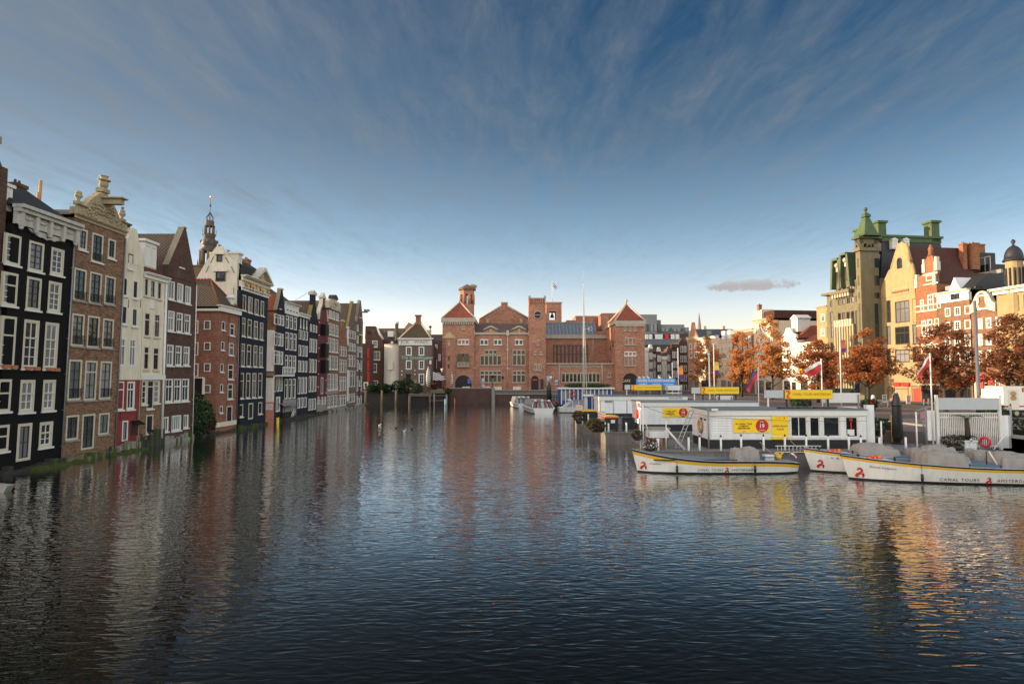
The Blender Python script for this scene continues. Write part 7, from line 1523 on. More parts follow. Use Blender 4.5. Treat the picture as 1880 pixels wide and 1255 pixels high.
# roof signs
def roof_sign(label, x0, x1, y0, y1, Y, zfoot, kind='tour', box=None):
    a, c = on_y(x0, y0, Y), on_y(x1, y1, Y); w_, hh = c.x - a.x, a.z - c.z; t_ = empty('roof_sign', (a.x, Y, c.z), label=label, cat='sign', group='long signs over the jetty kiosks')
    b = MB(); b.box(-.03, w_ + .03, -.09, .09, -.03, hh + .03); b.build('casing', ZINC, t_); b = MB(); b.box(0, w_, -.12, -.093, 0, hh); f = b.build('face', SIGNY if kind == 'tour' else plain('sign_blue', (.03, .22, .60), .45, .05), t_)
    if kind == 'tour':
        text('lettering', 'CANAL TOURS AMSTERDAM', hh * .42, plain('brown_lettering', (.16, .08, .01), .5, .1), f, (w_ * .56, -.125, hh * .5), fit=w_ * .80, spacing=1.1, ext=.002)
        C = [(-.30, .28), (-.18, .44), (.02, .46), (.17, .33), (.16, .14), (.0, -.04), (-.14, -.24), (.05, -.40), (.3, -.46)]; P = [(w_ * .06 + p[0] * hh * .9, -.13, hh * (.5 + p[1] * .9)) for p in C]; b = MB(); b.tube(P, [hh * .04, hh * .08, hh * .1, hh * .1, hh * .11, hh * .12, hh * .12, hh * .09, hh * .03], 6); b.build('emblem', plain('sign_red', (.75, .06, .01), .5, .05), f)
    else:
        text('lettering', 'REDERIJ PLAS RONDVAARTEN', hh * .52, WHITE, f, (w_ * .5, -.125, hh * .68), fit=w_ * .93, bold=.02, ext=.002)
        for s_, u in (('rondfahrt', .17), ('roundtrip', .5), ('excursions', .82)): text('lettering', s_, hh * .27, WHITE, f, (w_ * u, -.125, hh * .22), bold=.008, sx=1.15, ext=.002)
    n = 4 if w_ > 4 else 3
    for i in range(n): u = w_ * (.06 + .88 * i / (n - 1)); b = MB(); b.box(u - .05, u + .05, .1, .2, zfoot - c.z, hh * .8); b.build('post', IRON if kind == 'tour' else GREYST, t_)
    if box: p0, p1 = on_y(box[0], box[2], Y), on_y(box[1], box[3], Y); b = MB(); b.box(p0.x - a.x, p1.x - a.x, -.05, .15, p1.z - c.z, p0.z - c.z); b.build('blank_panel', plain('pale_panel', (.42, .43, .43), .6, .1), t_); b = MB(); b.box(p0.x - a.x + .2, p0.x - a.x + .3, 0, .1, zfoot - c.z, p1.z - c.z); b.build('post', WHITE, t_)
    return t_
roof_sign('nearest yellow tour sign with a blank grey panel on its left', 1440, 1527, 715.5, 731.5, 47.2, 3.8, box=(1404, 1438, 716, 730))
roof_sign('middle yellow tour sign between the near one and the blue sign', 1287, 1356, 710.5, 722.5, 61.3, 3.8, box=(1270, 1286, 711, 722))
roof_sign('farthest yellow tour sign right in front of the blue sign', 1159, 1214, 706.5, 715.5, 79.2, 3.8, box=(1147, 1157, 706, 715))
S_ = roof_sign('long blue sign with white letters behind the farthest yellow sign', 1168, 1240, 694.5, 707.5, 92, 2.2, kind='blue')
for px in (1174, 1182, 1190, 1211, 1231):
    a = on_y(px, 693.6, 92); b = MB(); b.ball((a.x, 92, a.z), .17, 6, 5); b.tube([(a.x - .2, 92, a.z + .28), (a.x, 92, a.z + .05), (a.x + .35, 92, a.z)], [.05, .1, .01], 5)
    tag(b.build('gull', WHITE), 'white gull perched along the top edge of the long blue sign', 'bird', 'gulls on the blue sign')
# white board behind the nearest sign and other street screens
def screen(label, x0, x1, y0, y1, Y, foot, m=WHITE, th=.2):
    a, c = on_y(x0, y0, Y), on_y(x1, y1, Y); t_ = empty('screen', (a.x, Y, 0), label=label, cat='screen'); w_ = c.x - a.x; b = MB(); b.box(0, w_, -th / 2, th / 2, c.z, a.z); b.build('board', m, t_)
    for u in (.15, w_ - .15): b = MB(); b.box(u - .06, u + .06, -th / 2 - .05, -th / 2 - .004, foot, a.z - .1); b.build('post', GREYST, t_)
    b = MB(); b.box(0, w_, -.05, .05, c.z - .45, c.z - .3); b.build('rail', WHITE, t_); return t_
screen('white hoarding right of the nearest yellow sign', 1512, 1578, 721, 739, 52, SZ - .1); screen('white stall side by the third flag pole', 1222, 1252, 707, 716, 84, DZ)
screen('white panel low behind the middle yellow sign', 1315, 1345, 726, 741, 66, SZ - .4)
# bollards, posts and rails along the near deck
def post(label, x, y, z0, h_, r=.07, m=None, name='mooring_post', g='white posts along the jetty edges', cap=True):
    t_ = empty(name, (x, y, z0), label=label, cat='post', group=g); b = MB(); b.lathe([(r, -.3), (r, h_)], 0, 0, 10); b.build('shaft', m or WHITE, t_)
    if cap: b = MB(); b.lathe([(r * 1.1, h_), (r * .9, h_ + .06), (.02, h_ + .16)], 0, 0, 10); b.build('cap', IRON, t_)
    return t_
for px in (1263, 1283, 1322, 1359, 1400, 1439, 1478, 1518, 1556, 1578, 1612, 1660): a = on_z(px, 826, DZ); post('white post with pointed black cap along the edge of the nearest jetty', a.x, 42.42, DZ - .1, 1.0 if px < 1330 or px > 1560 else 1.05)
t_ = empty('deck_railing', (0, 0, 0), label='low white rail running along the nearest jetty in front of the kiosk', cat='railing')
xa, xb = on_y(1322, 800, 42.42).x, on_y(1556, 800, 42.42).x
b = MB(); b.box(xa, xb, 42.4, 42.44, DZ + .93, DZ + 1.0); b.build('handrail', WHITE, t_); b = MB(); b.tube([(xa, 42.42, DZ + .55), (xb, 42.42, DZ + .55)], .015, 5); b.build('wire', IRON, t_)
def ladder(label, p0, p1, w_, n, axis, m=None, r=.03):
    p0, p1, ax = Vector(p0), Vector(p1), Vector(axis).normalized() * w_ / 2; t_ = empty('ladder', p0, label=label, cat='ladder'); d = p1 - p0
    for s_ in (-1, 1): b = MB(); b.tube([ax * s_, d + ax * s_], r, 5); b.build('rail', m or ZINC, t_)
    b = MB()
    for i in range(n): q = d * ((i + .6) / n); b.tube([q - ax, q + ax], r * .7, 4)
    b.build('rungs', m or ZINC, t_); return t_
a, c = on_y(1424, 835, 42.2), on_y(1508, 835, 42.2); ladder('white ladder lying on its side along the near jetty front', (a.x, 42.2, DZ + .12), (c.x, 42.2, DZ + .12), .42, 12, (0, 0, 1), WHITE)
a, c = on_y(1240, 832, 43.3), on_y(1267, 752, 44.2); ladder('aluminium ladder leaning on the left end of the nearest kiosk', (a.x, 43.0, DZ), (c.x + .2, 44.4, c.z), .32, 11, (1, .3, 0), plain('aluminium', (.40, .38, .34), .4, .1, 3, metal=.5))
a = on_y(1258, 832, 42.9); ladder('short white folding steps below the leaning ladder', (a.x, 42.9, DZ), (a.x - .9, 43.4, DZ + 1.1), .4, 5, (.5, 1, 0), WHITE)
def buoy(label, c, ax, r=.33, m=None):
    b = MB(); b.torus(c, ax, r, .085, 20, 8); return tag(b.build('lifebuoy', m or plain('lifebuoy_red', (.55, .03, .03), .5, .1)), label, 'lifebuoy')
a = on_y(1269, 781, 45.2); buoy('faded beige lifebuoy hung on the left end of the nearest kiosk', (13.45, 45.1, a.z), (1, 0, 0), .42, plain('old_lifebuoy', (.42, .28, .15), .6, .3, 4))
a = on_y(1164, 759, 59); buoy('red lifebuoy on the left end of the middle kiosk', (11.65, 58.7, a.z), (1, 0, 0), .36); a = on_y(1817, 815, 42.2); buoy('red lifebuoy at the foot of the white picket screen', (a.x, 42.6, a.z + .1), (1, .45, .1), .30)
# white hutch and crates at the left end of the near deck
a, c = on_y(1192, 786, 43.5), on_y(1228, 806, 43.5); t_ = empty('deck_locker', (a.x, 43.5, DZ), label='white boarded deck locker with a lid at the left end of the nearest jetty', cat='locker')
w_ = c.x - a.x; b = MB(); b.box(0, w_, 0, 1.2, .75, a.z - DZ - .08); b.build('box', WB, t_); b = MB(); b.box(-.1, w_ + .1, -.1, 1.3, a.z - DZ - .08, a.z - DZ + .03); b.build('lid', GREYST, t_); b = MB()
for x, y in ((.1, .1), (w_ - .1, .1), (.1, 1.1), (w_ - .1, 1.1)): b.box(x - .06, x + .06, y - .06, y + .06, 0, .75)
b.build('stand', WOODB, t_)
for i, (px, h_, r) in enumerate(((1176, 2.2, .05), (1181, 2.6, .05))): a = on_y(px, 826, 42.6); post('tall thin white mast pole at the left end of the nearest jetty', a.x, 42.6, DZ - .1, h_ + .6, r, name='mast_pole', cap=False)
a, c = on_y(1182, 772, 42.9), on_y(1195, 800, 42.9); b = MB(); b.tube([(on_y(1183, 770, 42.9).x, 42.9, on_y(1183, 770, 42.9).z), (on_y(1193, 800, 42.9).x, 42.9, on_y(1193, 800, 42.9).z)], .035, 6); b.tube([(on_y(1224, 786, 42.9).x, 42.9, on_y(1224, 786, 42.9).z), (on_y(1255, 831, 42.9).x, 42.9, DZ)], .05, 6); b.tube([(on_y(1223, 831, 42.9).x, 42.9, DZ), (on_y(1223, 772, 42.9).x, 42.9, on_y(1223, 772, 42.9).z)], .04, 6)
tag(b.build('boarding_frame', WHITE), 'white pole frame with slanting stay by the deck locker', 'frame')
for px, m_ in ((1208, WHITE), (1214, BR_RED)): a = on_y(px, 826, 42.5); post('thick short stump in the flower corner of the nearest jetty' if m_ is WHITE else 'dark red stump beside the thick white one', a.x, 42.5, DZ - .1, .9, .10, m_, cap=False)
# plants in pots and baskets
LEAF = []
def leafmat(name, c, var=.6):
    if name in MATS: return MATS[name]
    m, t, b = principled(name, .6, .3); i = t.new('ShaderNodeNewGeometry').outputs['Random Per Island']; f = t.math('MULTIPLY_ADD', i, 2 * var, 1 - var)
    t.l.new(t.mix(1.0, c, t.new('ShaderNodeCombineXYZ', {0: f, 1: f, 2: f}).outputs[0], 'MULTIPLY'), b.inputs['Base Color'])
    tr = t.new('ShaderNodeBsdfTranslucent', {'Color': tuple(min(1, k * 1.3) for k in c) + (1,)}); mx = t.new('ShaderNodeMixShader', {0: .3, 1: b.outputs[0], 2: tr.outputs[0]}); t.l.new(mx.outputs[0], [n for n in t.n if n.type == 'OUTPUT_MATERIAL'][0].inputs[0])
    MATS[name] = m; return m
LG1, LG2 = leafmat('green_leaves', (.035, .07, .015)), leafmat('dark_green_leaves', (.011, .024, .008)); LFL, LFW, LFP = leafmat('red_flowers', (.26, .025, .02)), leafmat('white_flowers', (.6, .55, .5)), leafmat('pink_flowers', (.26, .10, .10))
def leaves(b, c, rad, n, size, mats, r, power=.5, flat=1.0):
    for _ in range(n):
        while True:
            p = Vector((r.uniform(-1, 1), r.uniform(-1, 1), r.uniform(-1, 1)))
            if p.length < 1: break
        p = p.normalized() * p.length ** power; q = Vector((c[0] + p.x * rad[0], c[1] + p.y * rad[1], c[2] + p.z * rad[2]))
        a = Vector((r.uniform(-1, 1), r.uniform(-1, 1), r.uniform(-1, 1))).normalized(); e = a.orthogonal().normalized(); s = size * r.uniform(.6, 1.3); u = a * s; v = e * s * .6
        b.add([q - u, q + v * .9, q + u, q - v * .9], [(0, 1, 2, 3)], r.choice(mats))
def plant(label, c, rad, n=160, size=.10, pot=None, mats=(0, 0, 0, 1, 1, 2, 3), cat='plant', name='flower_basket', seed=1, potm=None):
    t_ = empty(name, (c[0], c[1], pot[0] if pot else c[2] - rad[2]), label=label, cat=cat); zb = pot[0] if pot else c[2] - rad[2]
    b = MB(); leaves(b, (0, 0, c[2] - zb), rad, n, size, mats, random.Random(seed), .45); b.build('foliage', [LG1, LG2, LFL, LFW, LFP], t_)
    b = MB(); b.lathe([(pot[1] * .7, 0), (pot[1], pot[2])], 0, 0, 10) if pot else b.tube([(0, 0, 0), (0, 0, rad[2])], .03, 5); b.build('pot' if pot else 'stem', potm or DKST, t_); return t_
a = on_y(1170, 798, 42.4); plant('hanging basket of red and pink flowers on a white pole', (a.x, 42.4, a.z), (.38, .35, .35), 260, .08, (a.z - .35, .3, .3), (0, 0, 0, 1, 2, 4), seed=2)
a = on_y(1199, 816, 42.2); plant('tub of white and red flowers beside the thick white stump', (a.x, 42.55, a.z), (.5, .3, .42), 320, .09, (DZ, .3, .35), (0, 0, 0, 1, 2, 3), seed=3)
a = on_y(1193, 824, 42.1); plant('low trough of white flowers at the corner of the nearest jetty', (a.x, 42.3, DZ + .25), (.6, .25, .2), 200, .07, (DZ, .3, .2), (0, 1, 3, 3, 4), seed=31)
for px, py, Y, w_, lb, sd in ((1063, 763, 67.3, .75, 'bush of green and red flowers on the corner of the farthest jetty', 4), (1090, 778, 56.9, .75, 'leafy flower tub at the left corner of the middle jetty', 5), (1101, 782, 56.8, .7, 'reddish flower tub on the middle jetty next to the striped barrier', 6)):
    a = on_y(px, py, Y); plant(lb, (a.x, Y, a.z), (w_, .5, .55), 330, .12, (DZ, .4, .4), (0, 0, 0, 1, 2), seed=sd)
# striped barriers, bins
STR = bpy.data.materials.new('orange_white_stripes'); STR.use_nodes = True; t = NT(STR.node_tree); bb = t.n['Principled BSDF']; s = t.new('ShaderNodeSeparateXYZ', {0: objcoord(t)}).outputs
t.l.new(t.mix(t.math('LESS_THAN', t.math('FRACT', t.math('MULTIPLY_ADD', s[2], 4.5, t.math('MULTIPLY', s[0], 1.1))), .5), (.62, .56, .48), (.55, .22, .10)), bb.inputs['Base Color'])
for x0, x1, y0, y1, Y, lb in ((1056.5, 1070, 743, 757.5, 68, 'orange and white striped barrier on the farthest jetty'), (1098, 1112, 755, 774, 57.6, 'orange and white striped barrier beside the black bins')):
    a, c = on_y(x0, y0, Y), on_y(x1, y1, Y); t_ = empty('striped_barrier', (a.x, Y, DZ), label=lb, cat='barrier'); b = MB(); b.box(0, c.x - a.x, 0, .06, c.z - DZ, a.z - DZ); b.build('board', STR, t_)
    for u in (.08, c.x - a.x - .08): b = MB(); b.box(u - .05, u + .05, .065, .14, 0, a.z - DZ); b.build('post', GREYST, t_)
BINB = plain('black_plastic', (.012, .013, .012), .4, .2, 3)
def bin_(label, x0, x1, y0, y1, Y, tops, d=1.0):
    a, c = on_y(x0, y0, Y), on_y(x1, y1, Y); w_, hh = c.x - a.x, a.z - DZ; t_ = empty('waste_container', (a.x, Y, DZ), label=label, cat='waste container'); b = MB(); b.prism([(.08, .12), (w_ - .08, .12), (w_, hh * .82), (0, hh * .82)], 0, d); b.build('body', BINB, t_)
    b = MB(); n = 8
    if len(tops) > 1: b.prism([(-.06, hh * .82), (w_ + .06, hh * .82), (w_ + .06, hh * .9), (-.06, hh * .9)], -.06, d + .05); b.build('rim', tops[1], t_); b = MB()
    z0 = hh * (.9 if len(tops) > 1 else .86); b.prism([(-.05, z0), (w_ + .05, z0)] + [(w_ / 2 + (w_ / 2 + .05) * cos(i * pi / n), z0 + (hh - z0) * sin(i * pi / n)) for i in range(1, n)], -.05, d + .04); b.build('lid', tops[0], t_)
    if len(tops) > 1: b = MB(); b.box(w_ * .42, w_ * .72, -.03, -.004, hh * .52, hh * .72); b.build('label_plate', WHITE, t_)
    for u in (.15, w_ - .15): b = MB(); b.lathe([(.07, 0), (.07, .12)], u, .2, 8); b.build('wheel', IRON, t_)
LIDY = plain('lid_yellow', (.70, .42, .02), .4, .1); LIDR = plain('lid_red', (.50, .03, .02), .4, .1)
bin_('black waste container with a yellow and red lid on the middle jetty', 1111, 1136, 762, 791, 57.2, (LIDY, LIDR)); bin_('plain black waste container right of the yellow and red lidded one', 1142, 1166, 765, 790, 57.5, (BINB,)); bin_('black waste container with a yellow lid on the farthest jetty', 1071, 1096, 751.5, 774, 67.6, (LIDY,))
for px, Y, hh in ((1111, 56.7, 1.0), (1117, 56.7, .9), (1150, 56.7, .95), (1069, 67.3, .9), (1080, 67.3, 1.1)): a = on_y(px, 780, Y); post('white mooring post on the edge of the middle and far jetties', a.x, Y, DZ - .1, hh, .08, g='white posts on the far jetties')
a = on_y(1139, 790, 57.3); ladder('grey ladder standing between the two black containers', (a.x, 57.4, DZ), (a.x, 57.5, DZ + 1.35), .3, 6, (1, 0, 0))
# white picket screen with header board
Yg = 43.0; a, c = on_y(1718, 730, Yg), on_y(1834, 753, Yg); GX0, GX1 = a.x, c.x; W_ = GX1 - GX0
t_ = empty('picket_screen', (GX0, Yg, DZ), label='white picket screen under a long blank grey header board at the boat dock', cat='screen')
z1, z0 = a.z - DZ, c.z - DZ; zf = on_y(1780, 758, Yg).z - DZ
b = MB(); b.box(0, W_, -.1, .1, z0 + .05, z1); b.build('header_board', plain('pale_panel', (.42, .43, .43), .6, .1), t_)
for u in (0.0, W_): b = MB(); b.box(u - .07, u + .07, -.14, .05, 0, z1 + .2); b.build('post', WHITE, t_)
b = MB()
for zz in (zf, zf - .28, .25): b.box(0, W_, -.04, .04, zz - .05, zz + .03)
b.build('rail', WHITE, t_); b = MB(); n = 34
for i in range(n): u = W_ * (i + .5) / n; b.box(u - .026, u + .026, -.02, .02, .1, zf)
b.build('pickets', WHITE, t_)
for s_, (x0, x1) in enumerate(((1702, 1717), (1836, 1856))): p0, p1 = on_y(x0, 753 if s_ == 0 else 762, Yg), on_y(x1, 808, Yg); b = MB(); b.box(p0.x - GX0, p1.x - GX0, -.05, .05, (p1.z - DZ) if s_ == 0 else .1, p0.z - DZ); b.build('side_panel', WBV, t_)
b = MB(); b.tube([(W_ * .8, -.5, 0.05), (W_ * 1.0, -.4, 1.0)], .04, 6); b.build('stay', WHITE, t_)
# palm in a white tub
a = on_y(1776, 800, 42.6); t_ = empty('potted_palm', (a.x, 42.6, DZ), label='small palm in a white wooden tub before the picket screen', cat='potted palm')
b = MB(); b.slab([(-.38, -.3), (.38, -.3), (.38, .4), (-.38, .4)], .05, .6); b.box(-.44, .44, -.36, .46, .6, .68); b.box(-.06, .06, -.36, -.3, .05, .8); b.build('tub', WB, t_)
b = MB(); b.tube([(0, 0, .6), (.03, 0, 1.4), (0, 0, 2.15)], [.16, .14, .12], 8); b.build('trunk', plain('palm_trunk', (.045, .03, .02), .9, .4, 8), t_)
def fronds(zc, n, L, up, seed):
    b = MB(); r = random.Random(seed)
    for i in range(n):
        an = 2 * pi * i / n + r.uniform(-.2, .2); d = Vector((cos(an), sin(an), 0)); sd = Vector((-sin(an), cos(an), 0)); P = [d * (L * k / 6) + Vector((0, 0, zc + up * sin(k / 6 * 2.3) - .12 * (k / 6) ** 2)) for k in range(7)]
        for k in range(6):
            for s_ in (-1, 1):
                for q in (0, .5): p = P[k].lerp(P[k + 1], q); e = p + sd * s_ * .20 * (1 - k / 8) + d * .10 - Vector((0, 0, .08)); b.add([p - d * .02, p + d * .025, e], [(0, 1, 2)])
    return b
fronds(2.15, 14, .95, .28, 1).build('crown', LG1, t_); fronds(.75, 12, .55, .3, 2).build('underplanting', LG1, t_)
for px, py, w_, lb, sd in ((1740, 806, .95, 'dark bushy planter left of the palm tub', 8), (1610, 790, .6, 'dark shrub by the steps right of the nearest kiosk', 10)):
    a = on_y(px, py, 43.4 if px > 1700 else 47); plant(lb, (a.x, a.y - .7 if px > 1700 else a.y, a.z), (w_, .45, .38), 420, .10, (DZ, .5, .3), (1, 1, 1, 0, 4), name='planter', cat='planter', seed=sd)
for px, py, w_, lb, sd in ((1618, 782, 1.1, 'dark round shrub on the street edge right of the kiosk', 11), (1632, 790, .9, 'lighter low shrub in front of the dark round one', 12), (1868, 800, 1.3, 'dark shrub at the right picture edge by the screen', 13), (1470, 738, .9, 'small green palm-like shrub behind the nearest yellow sign', 14), (1830, 756, 1.3, 'low shrub by the truck wheels', 15)):
    Y = {1618: 51, 1632: 48.6, 1868: 44, 1470: 57, 1830: 58}[px]; a = on_y(px, py, Y); z0 = SZ if a.x > QX else (DZ if Y < 50 else DZ); plant(lb, (a.x, Y, max(a.z, z0 + .5)), (w_, .8, .65), 500, .14, (z0, .5, .35), (1, 1, 0) if px != 1470 else (0, 0, 1), name='shrub', cat='shrub', seed=sd)
# closed black parasol with yellow poles at its sides
a = on_y(1648, 806, 46.5); t_ = empty('parasol', (a.x, 46.5, DZ), label='tall closed black parasol at the boat dock', cat='parasol'); hh = on_y(1645, 719, 46.5).z - DZ; b = MB(); b.lathe([(.22, .2), (.34, .5), (.36, 1.3), (.30, hh * .72), (.34, hh * .74), (.22, hh * .9), (.12, hh - .1)], 0, 0, 9, smooth=False); b.build('canopy', BINB, t_)
b = MB(); b.lathe([(.13, hh - .1), (.12, hh), (.03, hh + .08)], 0, 0, 9); b.build('tip', WHITE, t_); b = MB(); b.lathe([(.05, 0), (.05, .3)], 0, 0, 8); b.lathe([(.4, 0), (.4, .08)], 0, 0, 10); b.build('foot', IRON, t_)
for px in (1640, 1657): a = on_y(px, 800, 46.6); post('yellow pole beside the closed black parasol', a.x, 46.75, DZ - .1, 2.2, .04, LIDY, 'pole', 'yellow poles by the parasol', False)
for px, y1 in ((1684, 753), (1619, 770)): a = on_y(px, 822, 42.7); post('thin tall white pole on the near deck right of the parasol' if px == 1684 else 'thin white pole beside the kiosk end', a.x, 42.7, DZ - .1, on_y(px, y1, 42.7).z - DZ, .05, cap=False, name='pole', g=None)
a = on_y(1695, 765, 46); t_ = empty('sign_post', (a.x, 46, DZ), label='grey post with a small red and white notice and a slanted top', cat='sign'); b = MB(); b.lathe([(.06, 0), (.06, 2.6)], 0, 0, 8); b.build('post', ZINC, t_); b = MB(); b.box(-.22, .22, -.08, -.02, 1.9, 2.45); b.build('notice', plain('red_white_notice', (.5, .25, .24), .6, .5, 12), t_); b = MB(); b.prism([(-.4, 2.45), (.45, 2.75), (.45, 2.8), (-.4, 2.5)], -.2, .2); b.build('top_board', GREYST, t_)
for x in (1700, 1856): a = on_y(x, 745, 43.2); post('black capped grey post at the edge of the picket screen', a.x, 43.25, DZ - .1, on_y(x, 742, 43.2).z - DZ, .06, ZINC, g='posts by the picket screen')
# flags and poles
def flagpole(label, px, ytop, ybase, Y, z0, r=.05, m=None, cols=None, s_=1.6, dirx=-1, fy=None, droop=.7):
    a, c = on_y(px, ybase, Y), on_y(px, ytop, Y); t_ = empty('flagpole', (a.x, Y, z0), label=label, cat='flagpole'); b = MB(); b.lathe([(r, 0), (r * .7, c.z - z0)], 0, 0, 8); b.ball((0, 0, c.z - z0), r * 1.3, 8, 6); b.build('pole', m or WHITE, t_)
    if cols: flag(t_, (0.02 * dirx, 0, (on_y(px, fy or ytop + 2, Y).z) - z0), s_, dirx, cols, droop=droop)
    return t_
flagpole('white flagpole with a red and white flag blowing left above the nearest yellow sign', 1510, 660, 745, 56.8, DZ, .07, cols=[FW, FR, FR], s_=1.5, droop=.55)
flagpole('white flagpole with drooping flag beside the fourth autumn tree', 1393, 676, 745, 70.5, DZ, .07, cols=[FB, FR, FR], s_=1.4, droop=1.5)
flagpole('white flagpole with drooping flag at the left post of the picket screen', 1713, 650, 800, 42.9, DZ, .055, cols=[FW, FR, FR], s_=.9, droop=1.4)
for px, yt, Y, lb in ((1303, 650, 64.2, 'bare white pole rising behind the middle yellow sign'), (1312, 632, 96, 'tall white banner pole before the second autumn tree'), (1246, 640, 96, 'white banner pole with orange banner behind the blue sign'), (1235, 667, 96, 'shorter white pole left of the orange banner'), (1545, 592, 80, 'tall white banner pole in front of the hotel')):
    t_ = flagpole(lb, px, yt, 735, Y, SZ if px > 1500 else .6, .09)
    if px in (1312, 1246, 1545):
        a, c = on_y(px, yt + 32, Y), on_y(px + 7, yt + 55, Y); c1 = {1312: (.75, .5, .06), 1246: (.8, .25, .03), 1545: (.6, .14, .05)}[px]; z = a.z - t_.location.z; zz = c.z - t_.location.z
        b = MB(); n = 6
        for i in range(n): za, zb_ = z + (zz - z) * i / n, z + (zz - z) * (i + 1) / n; b.add([(.1, .04 * sin(i), za), (.75, .1 * sin(i * 1.3), za), (.75, .1 * sin(i * 1.3 + 1.3), zb_), (.1, .04 * sin(i + 1), zb_)], [(0, 1, 2, 3)], 0 if i < 4 else 1, True)
        b.build('banner', [plain('banner_%d' % px, c1, .7, .25, 2), plain('banner_purple', (.16, .05, .22), .7, .2)], t_)
# tall grey lamp mast on the street
a = on_y(1797, 735, 62); t_ = empty('lamp_mast', (a.x, 62, SZ), label='thick grey tapered mast in front of the bell-gabled house', cat='mast'); zt = on_y(1790, 552, 62).z - SZ; b = MB(); b.lathe([(.24, 0), (.24, 1.9), (.17, 1.95), (.13, zt)], 0, 0, 12); b.build('shaft', plain('mast_grey', (.13, .13, .135), .5, .2, 2, metal=.2), t_); b = MB(); b.lathe([(.26, 0), (.26, 1.6)], 0, 0, 12); b.build('base', IRON, t_)
b = MB(); b.tube([(0, 0, zt * .62), (1.6, -.2, zt * .62 - .2), (4.2, -.6, zt * .54)], .03, 5); b.build('bracket', IRON, t_)
# lattice mast on the moored blue vessel
Ym = 84; t_ = empty('lattice_mast', (on_y(1074, 740, Ym).x, Ym, .5), label='very tall thin pale lattice mast rising beside the blue houseboat', cat='mast'); zt = on_y(1071, 497, Ym).z - .5; zj = on_y(1071, 520, Ym).z - .5; xj = on_y(1071, 520, Ym).x - t_.location.x; x0, x1 = on_y(1069.5, 740, Ym).x - t_.location.x, on_y(1078, 740, Ym).x - t_.location.x
PM = plain('pale_mast', (.50, .46, .40), .5, .15, 2)
for xx, yy in ((x0, -.3), (x1, -.2), ((x0 + x1) / 2, .5)): b = MB(); b.tube([(xx, yy, 0), (xj, yy * .1, zj)], [.07, .035], 6); b.build('leg', PM, t_)
b = MB(); b.tube([(xj, 0, zj - .3), (xj, 0, zt)], [.03, .015], 6)
for i in range(26): f = .3 + .7 * i / 26; L3 = [(xx + (xj - xx) * f, yy * (1 - .9 * f), zj * f) for xx, yy in ((x0, -.3), (x1, -.2), ((x0 + x1) / 2, .5))]; b.tube([L3[0], L3[1]], .015, 4); b.tube([L3[1], L3[2]], .015, 4)
b.build('bracing', PM, t_); b = MB(); b.torus((xj + .9, 0, zj * .66), (0, 1, 0), .25, .04, 12, 5); b.tube([(xj, 0, zj * .66), (xj + .9, 0, zj * .66)], .03, 5); b.build('radar', PM, t_)
# blue and white houseboat
Yh = 112; a, c = on_y(1028, 745, Yh), on_y(1126, 745, Yh); t_ = empty('houseboat', (a.x, Yh, 0), label='long blue and white houseboat with a hedge along its roof', cat='houseboat'); W_ = c.x - a.x; BLU = plain('houseboat_blue', (.015, .05, .19), .4, .15, 1)
b = MB(); b.box(-.3, W_ + .5, 0, 4.5, -.5, 1.2); b.build('hull', BOOT, t_); zt = on_y(1070, 714, Yh).z; zt2 = on_y(1040, 716.5, Yh).z
b = MB(); b.box(0, W_, .3, 4.2, 1.2, zt); b.build('cabin', BLU, t_); b = MB(); b.box(-.3, W_ + .3, 0, 4.5, zt, zt + .25); b.build('roof', WHITE, t_)
for i in range(13): u = .3 + i * (W_ - .6) / 12; b = MB(); b.box(u - .09, u + .09, .22, .298, 1.2, zt); b.build('post', WHITE, t_)
for i in (0, 1, 3, 6, 7, 9, 10): u = .3 + (i + .5) * (W_ - .6) / 12; b = MB(); b.box(u - .28, u + .28, .24, .296, 1.9, zt - .3); b.build('window', GLASSC, t_)
b = MB(); leaves(b, (W_ * .55, 2.2, zt + .6), (W_ * .46, 1.2, .42), 900, .22, (0, 0, 1), random.Random(9), .6); b.build('roof_hedge', [LG1, leafmat('brown_hedge', (.10, .07, .03))], t_)
buoy('red lifebuoy on the blue houseboat wall', (a.x + 2.3, Yh + .1, zt - .9), (0, 1, 0), .42); a2 = on_y(1079, 740, 82); t_ = empty('dock_shed', (a2.x - .3, 82, DZ), label='narrow blue and white dock shed beside the farthest kiosk', cat='shed'); p1 = on_y(1098, 727, 82); b = MB(); b.box(0, p1.x - a2.x, 0, 2, -.2, p1.z - DZ); b.build('wall', WHITE, t_)
for u in (.28, .95): b = MB(); b.box(u, u + .5, -.05, -.004, 0, p1.z - DZ - .1); b.build('door', BLU, t_)
b = MB(); b.box(-.2, p1.x - a2.x + .2, -.3, 2.2, p1.z - DZ, p1.z - DZ + .2); b.build('roof', WHITE, t_)
jetty('low far jetty under the blue dock shed', 8.8, QX - .9, 80.5, 87); a = on_y(1010, 735, 118); t_ = empty('pontoon_terrace', (a.x, 118, 0), label='far green pontoon with blue railing and orange lifebuoys', cat='pontoon'); b = MB(); b.box(0, 6, 0, 3, -.4, .8); b.build('float', MOSS, t_)
b = MB()
for i in range(13): b.box(i * .5 - .04, i * .5 + .04, -.05, .03, .8, 2.6)
for z in (1.4, 2.0, 2.6): b.box(0, 6, -.06, .04, z - .05, z + .05)
b.build('railing', plain('pale_blue_rail', (.22, .36, .42), .5, .15), t_)
for u in (1.2, 3.9): b = MB(); b.torus((u, -.15, 1.2), (0, 1, 0), .42, .12, 14, 6); tag(b.build('lifebuoy', plain('orange_buoy', (.55, .15, .08), .5, .1), None, (a.x, 118, 0)), 'round orange lifebuoy on the far blue pontoon railing', 'lifebuoy', 'lifebuoys on the far pontoon')
